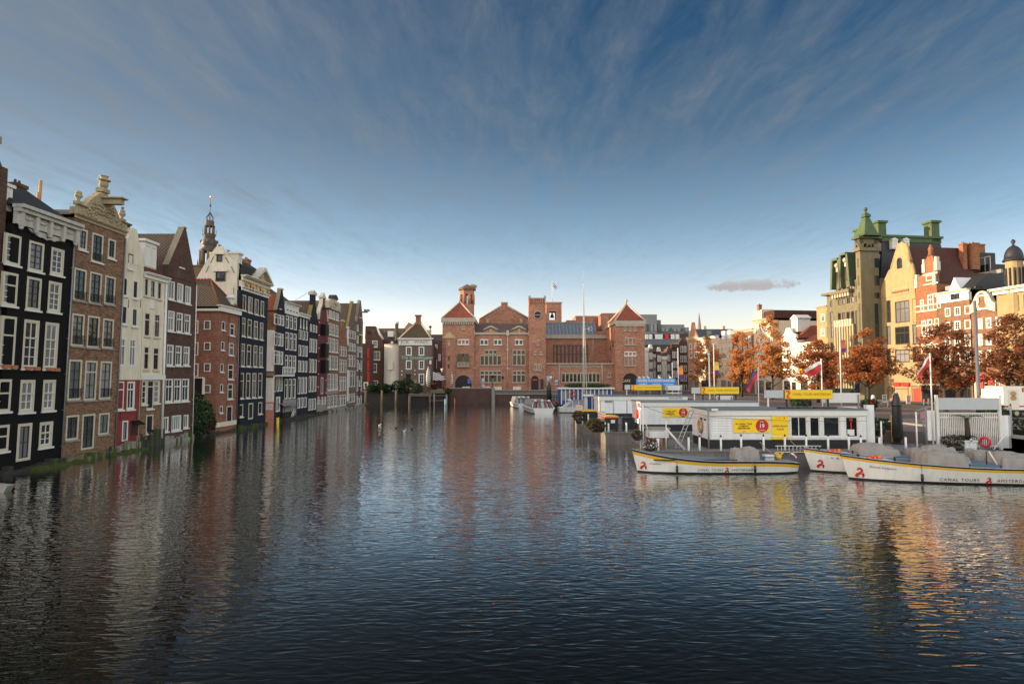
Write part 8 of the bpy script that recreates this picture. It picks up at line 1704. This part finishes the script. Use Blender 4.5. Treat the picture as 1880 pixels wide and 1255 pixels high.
a = on_y(1008, 735, 117.6); t_ = empty('parasol', (a.x, 117.5, .8), label='closed dark parasol on the far pontoon by the quay', cat='parasol'); b = MB(); b.lathe([(.2, .6), (.5, 1.4), (.35, 3.6), (.05, 4.4)], 0, 0, 8); b.build('canopy', BINB, t_); b = MB(); b.lathe([(.05, 0), (.05, .7)], 0, 0, 6); b.build('foot', IRON, t_)
# delivery truck at the edge of the picture
a = on_z(1848, 764, SZ); Yt = 63.0; x0 = on_y(1842, 730, Yt).x; zt = on_y(1860, 709, Yt).z - SZ; zb = on_y(1860, 752, Yt).z - SZ
t_ = empty('delivery_truck', (x0, Yt, SZ), label='white box truck with a red stripe parked at the right picture edge', cat='truck'); TW = plain('truck_white', (.75, .70, .60), .4, .06, 1)
b = MB(); b.box(0, 5.6, 0, 2.4, zb, zt); b.build('cargo_box', TW, t_); b = MB(); b.box(-.02, 5.62, -.012, -.003, zb + .28, zb + .42); b.build('red_stripe', REDP, t_)
b = MB(); b.box(.5, 1.55, -.02, -.004, zb + .1, zt - .3); b.build('picture_panel', plain('panel_cream', (.66, .60, .48), .5, .05), t_)
for z in (.62, .28): b = MB(); n = 20; b.prism([(1.0 + .32 * cos(2 * pi * i / n), zb + (zt - zb) * (.35 + z * .55) + .25 * sin(2 * pi * i / n)) for i in range(n)], -.03, -.021); b.build('food_picture', plain('food_brown', (.40, .24, .10), .6, .4, 6), t_)
b = MB(); b.box(1.9, 3.4, -.025, -.004, zt - .55, zt - .15); o = b.build('logo_panel', REDP, t_); b = MB(); b.box(2.05, 3.25, -.03, -.0255, zt - .40, zt - .30); b.build('logo_bar', TW, o)
b = MB(); b.prism([(5.65, .45), (7.3, .45), (7.3, 1.5), (6.9, 2.4), (5.65, 2.4)], .05, 2.3); b.build('cab', TW, t_); b = MB(); b.box(.1, 6.6, .3, 2.1, .45, zb); b.build('chassis', IRON, t_)
for x in (1.35, 6.3):
    for y in (.02, 2.05):
        b = MB(); nn = 20; b.add([], []); P = [(x, y, .42)]; b = MB(); b.torus((x, y + .15, .42), (0, 1, 0), .30, .13, 20, 8); w_ = b.build('wheel', BINB, t_); b = MB(); b.prism([(x + .22 * cos(2 * pi * i / nn), .42 + .22 * sin(2 * pi * i / nn)) for i in range(nn)], y + .04, y + .2); b.build('rim', plain('rim_beige', (.40, .30, .18), .5, .2), w_)
# small street things between the kiosk and the shops
def bollard(px, py): a = on_z(px, py, SZ); t_ = empty('street_bollard', a, label='short grey bollard on the pavement edge before the honey gabled shop', cat='bollard', group='grey bollards along the pavement'); b = MB(); b.lathe([(.11, 0), (.10, .85), (.02, .95)], 0, 0, 8); b.build('shaft', GREYST, t_)
for px, py in ((1618, 748), (1631, 748), (1697, 744), (1705, 743)): bollard(px, py)
for x0, x1, y0, y1, lb, m_ in ((1620, 1628, 724, 739, 'white sandwich board with black lines left of the honey gabled shop', INK), (1664, 1672, 725, 741, 'white sandwich board with red lines by the red shop sign', REDP)):
    a = on_z((x0 + x1) / 2, y1, SZ); zt = on_y(x0, y0, a.y).z - SZ; w_ = on_y(x1, y1, a.y).x - on_y(x0, y1, a.y).x; t_ = empty('sandwich_board', a, label=lb, cat='sign'); b = MB(); b.box(-w_ / 2, w_ / 2, -.05, .05, 0, zt); b.build('board', WHITE, t_)
    for k in range(4): b = MB(); z = zt * (.25 + .18 * k); b.box(-w_ * .35, w_ * .3, -.07, -.053, z, z + zt * .09); b.build('notice', m_, t_)
a = on_z(1603.5, 748, SZ); t_ = empty('litter_bin', a, label='slim red and white litter bin on the pavement beside the hotel', cat='litter bin'); b = MB(); b.lathe([(.25, .3), (.28, 1.1)], 0, 0, 10); b.build('body', plain('bin_red', (.6, .02, .02), .4, .1), t_); b = MB(); b.lathe([(.28, 1.1), (.2, 1.6), (.05, 1.7)], 0, 0, 10); b.build('lid', WHITE, t_); b = MB(); b.lathe([(.1, 0), (.1, .3)], 0, 0, 8); b.build('foot', GREENF, t_)
a = on_z(1597, 752, SZ); plant('small round street shrub beside the litter bin', (a.x, a.y, SZ + .7), (1.0, .9, .7), 300, .18, (SZ, .4, .3), (0, 1), name='shrub', cat='shrub', seed=22)
# ---------------------------------------------------------------- autumn trees along the street
def autumn(name, cols):
    m, t, b = principled(name, .65, .25); i = t.new('ShaderNodeNewGeometry').outputs['Random Per Island']
    c = t.ramp(i, [(k / (len(cols) - 1), q) for k, q in enumerate(cols)]); t.l.new(c, b.inputs['Base Color'])
    tr = t.new('ShaderNodeBsdfTranslucent', {'Color': c}); mx = t.new('ShaderNodeMixShader', {0: .48, 1: b.outputs[0], 2: tr.outputs[0]}); t.l.new(mx.outputs[0], [n for n in t.n if n.type == 'OUTPUT_MATERIAL'][0].inputs[0]); return m
AUT1 = autumn('orange_brown_leaves', [(0.241, 0.103, 0.041), (0.6, 0.225, 0.071), (0.7, 0.345, 0.113), (0.42, 0.138, 0.062), (0.7, 0.431, 0.164), (0.301, 0.154, 0.051)])
AUT2 = autumn('red_brown_leaves', [(0.134, 0.062, 0.03), (0.453, 0.123, 0.055), (0.641, 0.2, 0.063), (0.24, 0.077, 0.036), (0.186, 0.137, 0.041), (0.561, 0.245, 0.073)])
AUT3 = autumn('dark_brown_leaves', [(0.074, 0.039, 0.023), (0.245, 0.077, 0.037), (0.441, 0.141, 0.05), (0.123, 0.049, 0.027), (0.11, 0.077, 0.033), (0.342, 0.155, 0.05)])
BARK = plain('dark_bark', (.05, .038, .028), .9, .4, 6, bump=.5)
def tree(label, px, Y, ytop, hw, mat_, seed, n=5200, leaf=.21, ylow=708, lean=0.0):
    n = int(n * 1.6); hw *= 1.10; leaf *= .86
    X = on_y(px, 720, Y).x; zt = on_y(px, ytop, Y).z - SZ; zl = max(1.8, on_y(px, ylow, Y).z - SZ); r = random.Random(seed)
    t_ = empty('autumn_tree', (X, Y, SZ), label=label, cat='tree', group='autumn trees along the street'); hwid = hw / FP * Y
    b = MB(); b.tube([(0, 0, -.1), (r.uniform(-.1, .1), 0, zl * .6), (lean * .4, r.uniform(-.2, .2), zl + 1.5), (lean, 0, zt * .72)], [.30, .22, .17, .05], 8); tips = []
    ch = zt - zl
    for i in range(15):
        an = i * 2.4 + r.uniform(-.4, .4); z0 = zl * .75 + ch * .55 * (i / 15); L = hwid * r.uniform(.55, .95) * (1 - .45 * i / 15); e = Vector((cos(an) * L, sin(an) * L, z0 + L * r.uniform(.5, 1.1))); k = Vector((lean * .3, 0, z0))
        mid = k.lerp(e, .5) + Vector((0, 0, -.12 * L)); b.tube([k, mid, e], [.09, .05, .015], 5); tips += [e, mid.lerp(e, .5)]
        for q in range(4): f = mid.lerp(e, .15 + .25 * q); g = f + Vector((r.uniform(-1, 1), r.uniform(-1, 1), r.uniform(.1, 1))) * L * .38; b.tube([f, g], [.03, .008], 4); tips.append(g)
    b.build('trunk', BARK, t_)
    # clumps spread through an uneven crown
    cl = []
    for e in tips: cl.append((e, r.uniform(.35, .75)))
    for _ in range(70):
        h_ = r.random(); rr = hwid * (sin(pi * (h_ * .82 + .16)) ** .7) * r.uniform(.35, 1.0); an = r.uniform(0, 2 * pi); cl.append((Vector((lean * h_ + cos(an) * rr, sin(an) * rr, zl + ch * (.02 + .93 * h_))), r.uniform(.3, .85)))
    for _ in range(3): cl.append((Vector((lean + r.uniform(-.5, .5), 0, zt - r.uniform(.4, 1.2))), .6))
    tot = sum(s * s for _, s in cl); b = MB()
    for c, s in cl: leaves(b, c, (s * 1.05, s * 1.05, s * .75), int(n * s * s / tot), leaf, (0,), r, .55)
    b.build('crown', mat_, t_); return t_
tree('autumn tree in front of the cream far houses, first in the row from the exchange', 1298, 147, 615, 31, AUT1, 1, 3800, .27, 704)
tree('tall orange autumn tree, second in the row from the exchange', 1362, 128, 607, 25, AUT1, 2, 3800, .26, 702)
tree('tallest slender orange autumn tree before the cream turret building', 1419, 115, 578, 32, AUT1, 3, 5200, .24, 702)
tree('brown autumn tree behind the flag over the nearest yellow sign', 1502, 101, 622, 45, AUT2, 4, 5200, .22, 712)
tree('wide red autumn tree in front of the hotel columns', 1594, 88, 603, 50, AUT2, 5, 6500, .20, 705)
tree('dark brown autumn tree before the red stepped gable', 1734, 74, 588, 58, AUT3, 6, 7000, .18, 715)
tree('dark brown autumn tree cut by the right picture edge over the truck', 1868, 66.5, 573, 64, AUT3, 7, 7500, .17, 705)
# ---------------------------------------------------------------- the dark timber terrace at the head of the canal
Yp = 138.0; a, c = on_y(752, 720, Yp), on_y(789, 720, Yp); z_ = on_y(770, 722.5, Yp).z
t_ = empty('terrace_platform', (a.x, Yp, 0), label='weathered timber terrace on posts in front of the coffee shop', cat='terrace'); W_ = c.x - a.x
b = MB(); b.box(-.3, W_ + .3, 0, 6, z_ - .6, z_); b.build('deck', WOODB, t_); 
for u in (0, W_): b = MB(); b.lathe([(.26, -1), (.24, z_)], u, .2, 8); b.build('post', WOODB, t_)
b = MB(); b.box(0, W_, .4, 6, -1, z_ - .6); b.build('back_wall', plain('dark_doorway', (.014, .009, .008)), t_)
b = MB(); b.tube([(-.1, .1, z_ + 1.2), (W_ + .2, .1, z_ + 1.2)], .04, 5)
for i in range(9): b.tube([(W_ * i / 8, .1, z_), (W_ * i / 8, .1, z_ + 1.2)], .03, 5)
b.build('railing', IRON, t_)
a, c = on_y(790, 717, 139), on_y(822, 717, 139); z_ = on_y(800, 716, 139).z
t_ = empty('terrace_platform', (a.x, 139, 0), label='timber quayside terrace with a plank front beside the brick quay wall', cat='terrace'); W_ = c.x - a.x
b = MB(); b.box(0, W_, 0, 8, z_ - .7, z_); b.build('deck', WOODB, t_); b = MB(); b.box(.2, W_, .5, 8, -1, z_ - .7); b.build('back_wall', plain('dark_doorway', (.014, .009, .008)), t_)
for u in (.8, W_ - .3): b = MB(); b.lathe([(.22, -1), (.22, z_ - .7)], u, .3, 8); b.build('post', GREYST, t_)
for z in (.9, 2.0): b = MB(); b.box(0, W_, .25, .35, z - .12, z + .12); b.build('beam', WOODB, t_)
for px in (671, 701, 727): a = on_z(px, 743, 0); post('weathered mooring post in the dark basin before the rounded white wall', a.x, a.y, -.3, on_y(px, 716, a.y).z + .3, .22, WOODB, g='weathered posts in the basin', cap=False)
a = on_z(818, 745, 0); post('mooring post with a pale blue band and white top by the brick quay', a.x, a.y, -.3, on_y(818, 732, a.y).z + .3, .24, plain('pale_blue_paint', (.20, .36, .42), .5, .3), g=None, cap=False)
a = on_z(835, 744, 0); post('thin rusty post with white cap before the brick quay wall', a.x, a.y, -.3, on_y(835, 731, a.y).z + .3, .10, BR_RED, g=None, cap=False)
t_ = wallthing('quay_wall', 'dark basin wall under the houses at the head of the canal', [(on_y(662, 720, 144).x, 144), (on_y(752, 720, 144).x, 144)], -1, on_y(700, 719, 144).z, 1.0, DKST)
b = MB(); xa, xb = on_y(664, 720, 144).x, on_y(752, 720, 144).x; zz = on_y(700, 719, 144).z
t_ = empty('basin_railing', (0, 0, 0), label='dark iron railing hung with plants along the basin wall', cat='railing')
for i in range(30): x = xa + (xb - xa) * i / 29; b.tube([(x, 144.2, zz), (x, 144.2, zz + 1.3)], .04, 4)
for z in (.7, 1.3): b.tube([(xa, 144.2, zz + z), (xb, 144.2, zz + z)], .04, 4)
b.build('rails', IRON, t_)
for px, w_, h_, sd, lb in ((700, 1.6, 1.1, 41, 'dark bush hanging over the basin wall left of the rounded wall'), (712, 1.3, .9, 42, 'dark bush right below the white rounded wall'), (731, 1.6, 1.4, 43, 'dark climbing shrub between the rounded wall and the coffee shop'), (748, 1.7, 1.7, 44, 'dark shrub by the coffee shop door'), (765, 1.4, 1.2, 45, 'dark planting on the timber terrace under the window'), (683, 1.3, .9, 46, 'potted greenery before the brown bell-gabled house')):
    Y = 143.6 if px != 765 else 139.5; a = on_y(px, 714, Y); z0 = zz if px != 765 else on_y(770, 722.5, Yp).z; plant(lb, (a.x, Y, z0 + h_ * .9), (w_, .9, h_), 420, .24, (z0, .5, .4), (1, 1, 1, 0), name='shrub', cat='shrub', seed=sd)
a = on_y(822, 716, 139); plant('bright green trailing plant at the corner of the brick quay wall', (a.x, 139.3, a.z - .2), (.9, .6, .7), 300, .2, (z_ - .7, .3, .3), (0,), name='shrub', cat='shrub', seed=47)
# striped parasols and awning
STRP = bpy.data.materials.new('black_white_stripes'); STRP.use_nodes = True; t = NT(STRP.node_tree); s = t.new('ShaderNodeSeparateXYZ', {0: objcoord(t)}).outputs
t.l.new(t.mix(t.math('LESS_THAN', t.math('FRACT', t.math('MULTIPLY_ADD', s[2], 2.2, t.math('MULTIPLY', s[0], .9))), .42), (.62, .58, .53), (.03, .03, .03)), t.n['Principled BSDF'].inputs['Base Color'])
for px, y0, y1, Y, lb in ((786, 672.5, 714, 141, 'closed striped black and white parasol at the coffee shop corner'), (829.5, 684, 712, 146, 'smaller closed striped parasol before the exchange turret')):
    a, c = on_y(px, y1, Y), on_y(px, y0, Y); t_ = empty('parasol', (a.x, Y, a.z), label=lb, cat='parasol'); h_ = c.z - a.z; rr = h_ * .095; b = MB(); b.lathe([(rr * .5, h_ * .10), (rr, h_ * .35), (rr * 1.02, h_ * .55), (rr * .7, h_ * .8), (.05, h_)], 0, 0, 10); b.build('canopy', STRP, t_); b = MB(); b.lathe([(.06, 0), (.06, h_ * .12)], 0, 0, 6); b.build('pole', IRON, t_)
Ya = 143; a, c = on_y(794.5, 698, Ya), on_y(815.5, 682.5, Ya); t_ = empty('awning', (a.x, Ya, 0), label='striped black and white quarter-round awning over the alley terrace', cat='awning'); W_ = c.x - a.x; z0, z1 = a.z, c.z
b = MB(); n = 10; P = [(W_ * sin(i * pi / 2 / n) , z0 + (z1 - z0) * cos(i * pi / 2 / n)) for i in range(n + 1)]
v = [(x, 0, z) for x, z in P] + [(x, 4, z) for x, z in P]; b.add(v, [(i, i + n + 1, i + n + 2, i + 1) for i in range(n)] + [(i, i + 1, i + n + 2, i + n + 1) for i in range(n)]); b.add([(0, 0, z0)] + [(x, -.01, z) for x, z in P], [tuple(range(n + 2)), tuple(range(n + 1, -1, -1))]); b.build('canopy', STRP, t_)
for x in (.1, W_ - .2): b = MB(); b.lathe([(.06, on_y(800, 716, 139).z), (.06, z0)], x, .3, 6); b.build('post', IRON, t_)
b = MB(); b.lathe([(.09, z1), (.09, z1 + .4)], W_ * .75, 1, 6); b.ball((W_ * .75, 1, z1 + .55), .28, 8, 6); b.build('lamp', WL, t_)
plant('dark red flowering shrub under the striped awning', (a.x + .4, Ya + .6, on_y(800, 709, Ya).z), (1.1, .7, .7), 300, .2, (on_y(800, 716, 139).z, .5, .4), (1, 1, 2), name='shrub', cat='shrub', seed=48)
# street furniture along the exchange quay
for px, yt, lb in ((904, 688, 'dark tree-like lantern post at the quay before the exchange'), (923, 690, 'slim lantern post with reddish head before the tall windows'), (1011.5, 690, 'lantern post between two white banners by the middle tower')):
    a = on_y(px, 713, 146); t_ = empty('lantern_post', (a.x, 146, 2.6), label=lb, cat='street lamp'); hh = on_y(px, yt, 146).z - 2.6; b = MB(); b.lathe([(.14, 0), (.09, .8), (.06, hh - .8)], 0, 0, 8); b.build('post', IRON if px < 910 else BR_RED, t_); b = MB(); b.lathe([(.12, hh - .8), (.28, hh - .3), (.30, hh - .2), (.05, hh)], 0, 0, 8); b.build('lantern', IRON if px < 1000 else WL, t_)
for px, y0, y1, lb in ((884, 694, 709, 'pale hanging banner on a short pole left of the tall windows'), (1003.5, 690, 707, 'pale vertical banner beside the middle tower door'), (1018.5, 697, 706, 'small pale banner right of the lantern post')):
    a, c = on_y(px, y1, 147), on_y(px, y0, 147); t_ = empty('street_banner', (a.x, 147, 2.6), label=lb, cat='banner'); b = MB(); b.lathe([(.05, 0), (.05, c.z - 2.6)], 0, 0, 6); b.build('pole', GREYST, t_); b = MB(); n = 6
    for i in range(n): za, zb_ = a.z - 2.6 + (c.z - a.z) * i / n, a.z - 2.6 + (c.z - a.z) * (i + 1) / n; b.add([(.06, .1 * sin(i), za), (.75, .2 * sin(i * 1.4), za), (.75, .2 * sin(i * 1.4 + 1.4), zb_), (.06, .1 * sin(i + 1), zb_)], [(0, 1, 2, 3)], 0, True)
    b.build('cloth', plain('banner_cloth', (.36, .37, .40), .8, .4, 5), t_)
for px in (856, 893, 914, 949): a = on_y(px, 712, 147.5); t_ = empty('bench_screen', (a.x, 147.5, 2.6), label='low cream terrace screen standing along the foot of the exchange', cat='screen', group='low cream screens before the exchange'); b = MB(); b.box(-.9, .9, -.05, .05, .5, 1.25); b.build('panel', CREAMPL, t_); b = MB(); b.box(-.8, -.7, -.06, .06, 0, .5); b.box(.7, .8, -.06, .06, 0, .5); b.build('feet', IRON, t_)
# ---------------------------------------------------------------- left bank details
gx = XF - 2.2
for y, w_, h_, sd, m_, lb in ((g0_, 1.6, 1.9, 51, (1, 1, 0), 'dense dark garden shrub in the gap beside the corner house') for g0_ in (yb(352) + 1.4,)): plant(lb, (XF - 1.2, y, 3.2), (1.3, 1.5, 1.6), 900, .2, (1.1, .5, .4), m_, name='shrub', cat='shrub', seed=sd)
plant('olive garden shrub spilling over the waterside garden wall', (XF - .5, yb(352) + 2.9, 2.5), (.9, 1.5, 1.3), 800, .17, (1.1, .5, .4), (0, 1, 0), name='shrub', cat='shrub', seed=52)
plant('dark trailing bush hiding most of the garden wall', (XF + .05, yb(352) + 1.3, 1.3), (.55, 1.4, 1.25), 900, .17, (.2, .4, .3), (1, 1, 0, 1), name='shrub', cat='shrub', seed=54)
plant('reddish olive bush at the far end of the garden wall', (XF + .0, yb(352) + 3.5, 1.2), (.5, 1.0, 1.0), 600, .16, (.2, .4, .3), (1, 0, 1, 2, 1), name='shrub', cat='shrub', seed=55)
plant('small yellowing shrub in the garden gap near the side door', (XF - 2.6, yb(352) + 1.2, 4.6), (.7, .7, .8), 260, .16, (1.1, .3, .4), (0, 5, 5) if False else (0, 2), name='shrub', cat='shrub', seed=53)
P = on_z(517, 772, 0); t_ = empty('covered_float', (P.x - .4, P.y, 0), label='dark floating work platform under a grey tarpaulin roof at the left bank', cat='float'); b = MB(); b.box(-1.6, 1.6, -2.2, 2.2, -.3, .45); b.build('raft', DKST, t_)
b = MB(); n = 8
for i in range(n):
    for j in range(n):
        f = lambda u, w: (-1.7 + 3.4 * u / n, -2.4 + 4.8 * w / n, 2.1 + .5 * sin(pi * u / n) + .06 * sin(u * 2.2 + w * 1.7)); b.add([f(i, j), f(i + 1, j), f(i + 1, j + 1), f(i, j + 1)], [(0, 1, 2, 3)], 0, True)
b.build('tarpaulin_roof', ZINC, t_)
for x, y in ((-1.5, -2.1), (1.5, -2.1), (1.5, 2.1), (-1.5, 2.1)): b = MB(); b.tube([(x, y, .4), (x, y, 2.2)], .05, 6); b.build('post', IRON, t_)
b = MB(); b.tube([(1.62, .2, .5), (1.75, 1.2, 1.6)], .05, 5); b.tube([(1.62, .8, .5), (1.75, 1.6, 1.3)], .05, 5); b.build('stay', WHITE, t_); b = MB(); b.box(-1.3, 1.2, -1.8, 1.6, .45, 1.2); b.build('stored_goods', BINB, t_)
P = on_z(509.5, 789, 0); post('yellow mooring post with a white top by the left bank float', P.x, P.y, -.3, on_y(509.5, 766, P.y).z + .3, .16, plain('mooring_yellow', (.55, .38, .02), .6, .35, 3), g=None, cap=False)
for k, px in enumerate((330,)): P = on_z(px, 806, 0); post('mossy green mooring post before the plain pointed gable house', P.x + .4, P.y, -.3, 1.0, .14, MOSS, g=None, cap=False)
for px, lb in ((14, 'low mossy raft against the black house'), (250, 'low mossy raft before the cream and red house')):
    pa = on_z(px, 858 if px < 100 else 830, 0); b = MB(); r = random.Random(px)
    for i in range(10): b.box(-.5 + r.uniform(-.05, .1), .25, -2.4 + i * .48, -2.4 + i * .48 + .46, -.2, r.uniform(.05, .22))
    tag(b.build('raft', MOSS, None, (XF + .75, pa.y + (1 if px < 100 else 0), 0)), lb, 'raft')
P = on_z(0, 905, 0); b = MB(); b.prism([(-.9, -.1), (.0, -.1), (.25, .35), (-.9, .45)], -.25, .25); tag(b.build('boat_tip', GREYST, None, (P.x + .0, P.y + .4, 0)), 'pale tip of a small boat cut by the left picture edge', 'boat')
# small birds floating far out
for k, (px, py) in enumerate(((681, 778), (697, 781), (727, 786), (742, 792), (756, 788))):
    P = on_z(px, py, 0); b = MB(); b.ball((0, 0, .06), .16, 8, 5, 0, .6); b.ball((.16, 0, .2), .07, 6, 5); tag(b.build('water_bird', WHITE if k % 2 else IRON, None, P), 'small bird floating far out on the open canal', 'bird', 'birds floating on the canal')
# ropes, fenders and cables
def rope(label, a, c, sag=.25, r=.018, m=None, name='mooring_rope', cat='rope'):
    a, c = Vector(a), Vector(c); b = MB(); b.tube([a.lerp(c, k / 8) - Vector((0, 0, sag * 4 * (k / 8) * (1 - k / 8))) for k in range(9)], r, 5); return tag(b.build(name, m or plain('rope_beige', (.34, .28, .18), .9, .2, 5)), label, cat)
P = B1.world(.3, .1, B1.zb); rope('bow rope of the boat moored alone running to the jetty', P, (P.x + .9, 42.4, DZ + .7))
P = B1.world(10.2, .4, B1.zs); rope('stern rope of the boat moored alone running to the jetty', P, (P.x - 1.2, 42.4, DZ + .6))
P = B2.world(.5, .3, B2.zb - .05); rope('bow rope of the rear right boat running to the jetty', P, (P.x - .6, 42.4, DZ + .7))
P, Q = B3.world(1.0, .4, 1.25), B2.world(1.9, -.9, 1.2); rope('short rope between the bows of the two right boats', P, Q, .15)
for bt, x, lb in ((B1, 2.6, 'black fender near the bow of the boat moored alone'), (B1, 7.4, 'black fender near the stern of the boat moored alone'), (B3, 3.9, 'black fender hanging below the boat name of the front right boat'), (B3, 11.5, 'black fender near the picture edge on the front right boat')):
    t_ = x / bt.L; p = bt.pt(t_, bt.fz(t_, bt.sheer(t_) - .2)); q = bt.world(p[0], p[1] - .09, 0); b = MB(); b.lathe([(.02, .12), (.075, .18), (.075, .50), (.02, .56)], 0, 0, 10); o = b.build('fender', BINB, None, q); tag(o, lb, 'fender')
    b = MB(); b.tube([(0, 0, .55), (0, .07, bt.sheer(t_) + .02)], .012, 4); b.build('cord', IRON, o)
a, c = on_y(1176, 742, 42.9), on_y(1300, 765, 43.4); rope('thin cable from the left mast poles across to the nearest kiosk', a, c, .35, .012, IRON, 'cable', 'cable')
a, c = on_y(1305, 765, 43.3), on_y(1590, 772, 43.3); rope('thin cable looping along the front of the nearest kiosk', a, c, .12, .010, IRON, 'cable', 'cable')
# fallen leaves and flotsam drifting on the water
b = MB(); r = random.Random(77)
for _ in range(260): x, y = r.uniform(-28, 18), r.uniform(16, 60) ; s_ = r.uniform(.03, .07); an = r.uniform(0, 6); b.add([(x + s_ * cos(an + k * pi / 2) * (1 if k % 2 else .6), y + s_ * sin(an + k * pi / 2) * (1 if k % 2 else .6), .006) for k in range(4)], [(0, 1, 2, 3)])
b.build('floating_leaves', AUT3, kind='stuff')
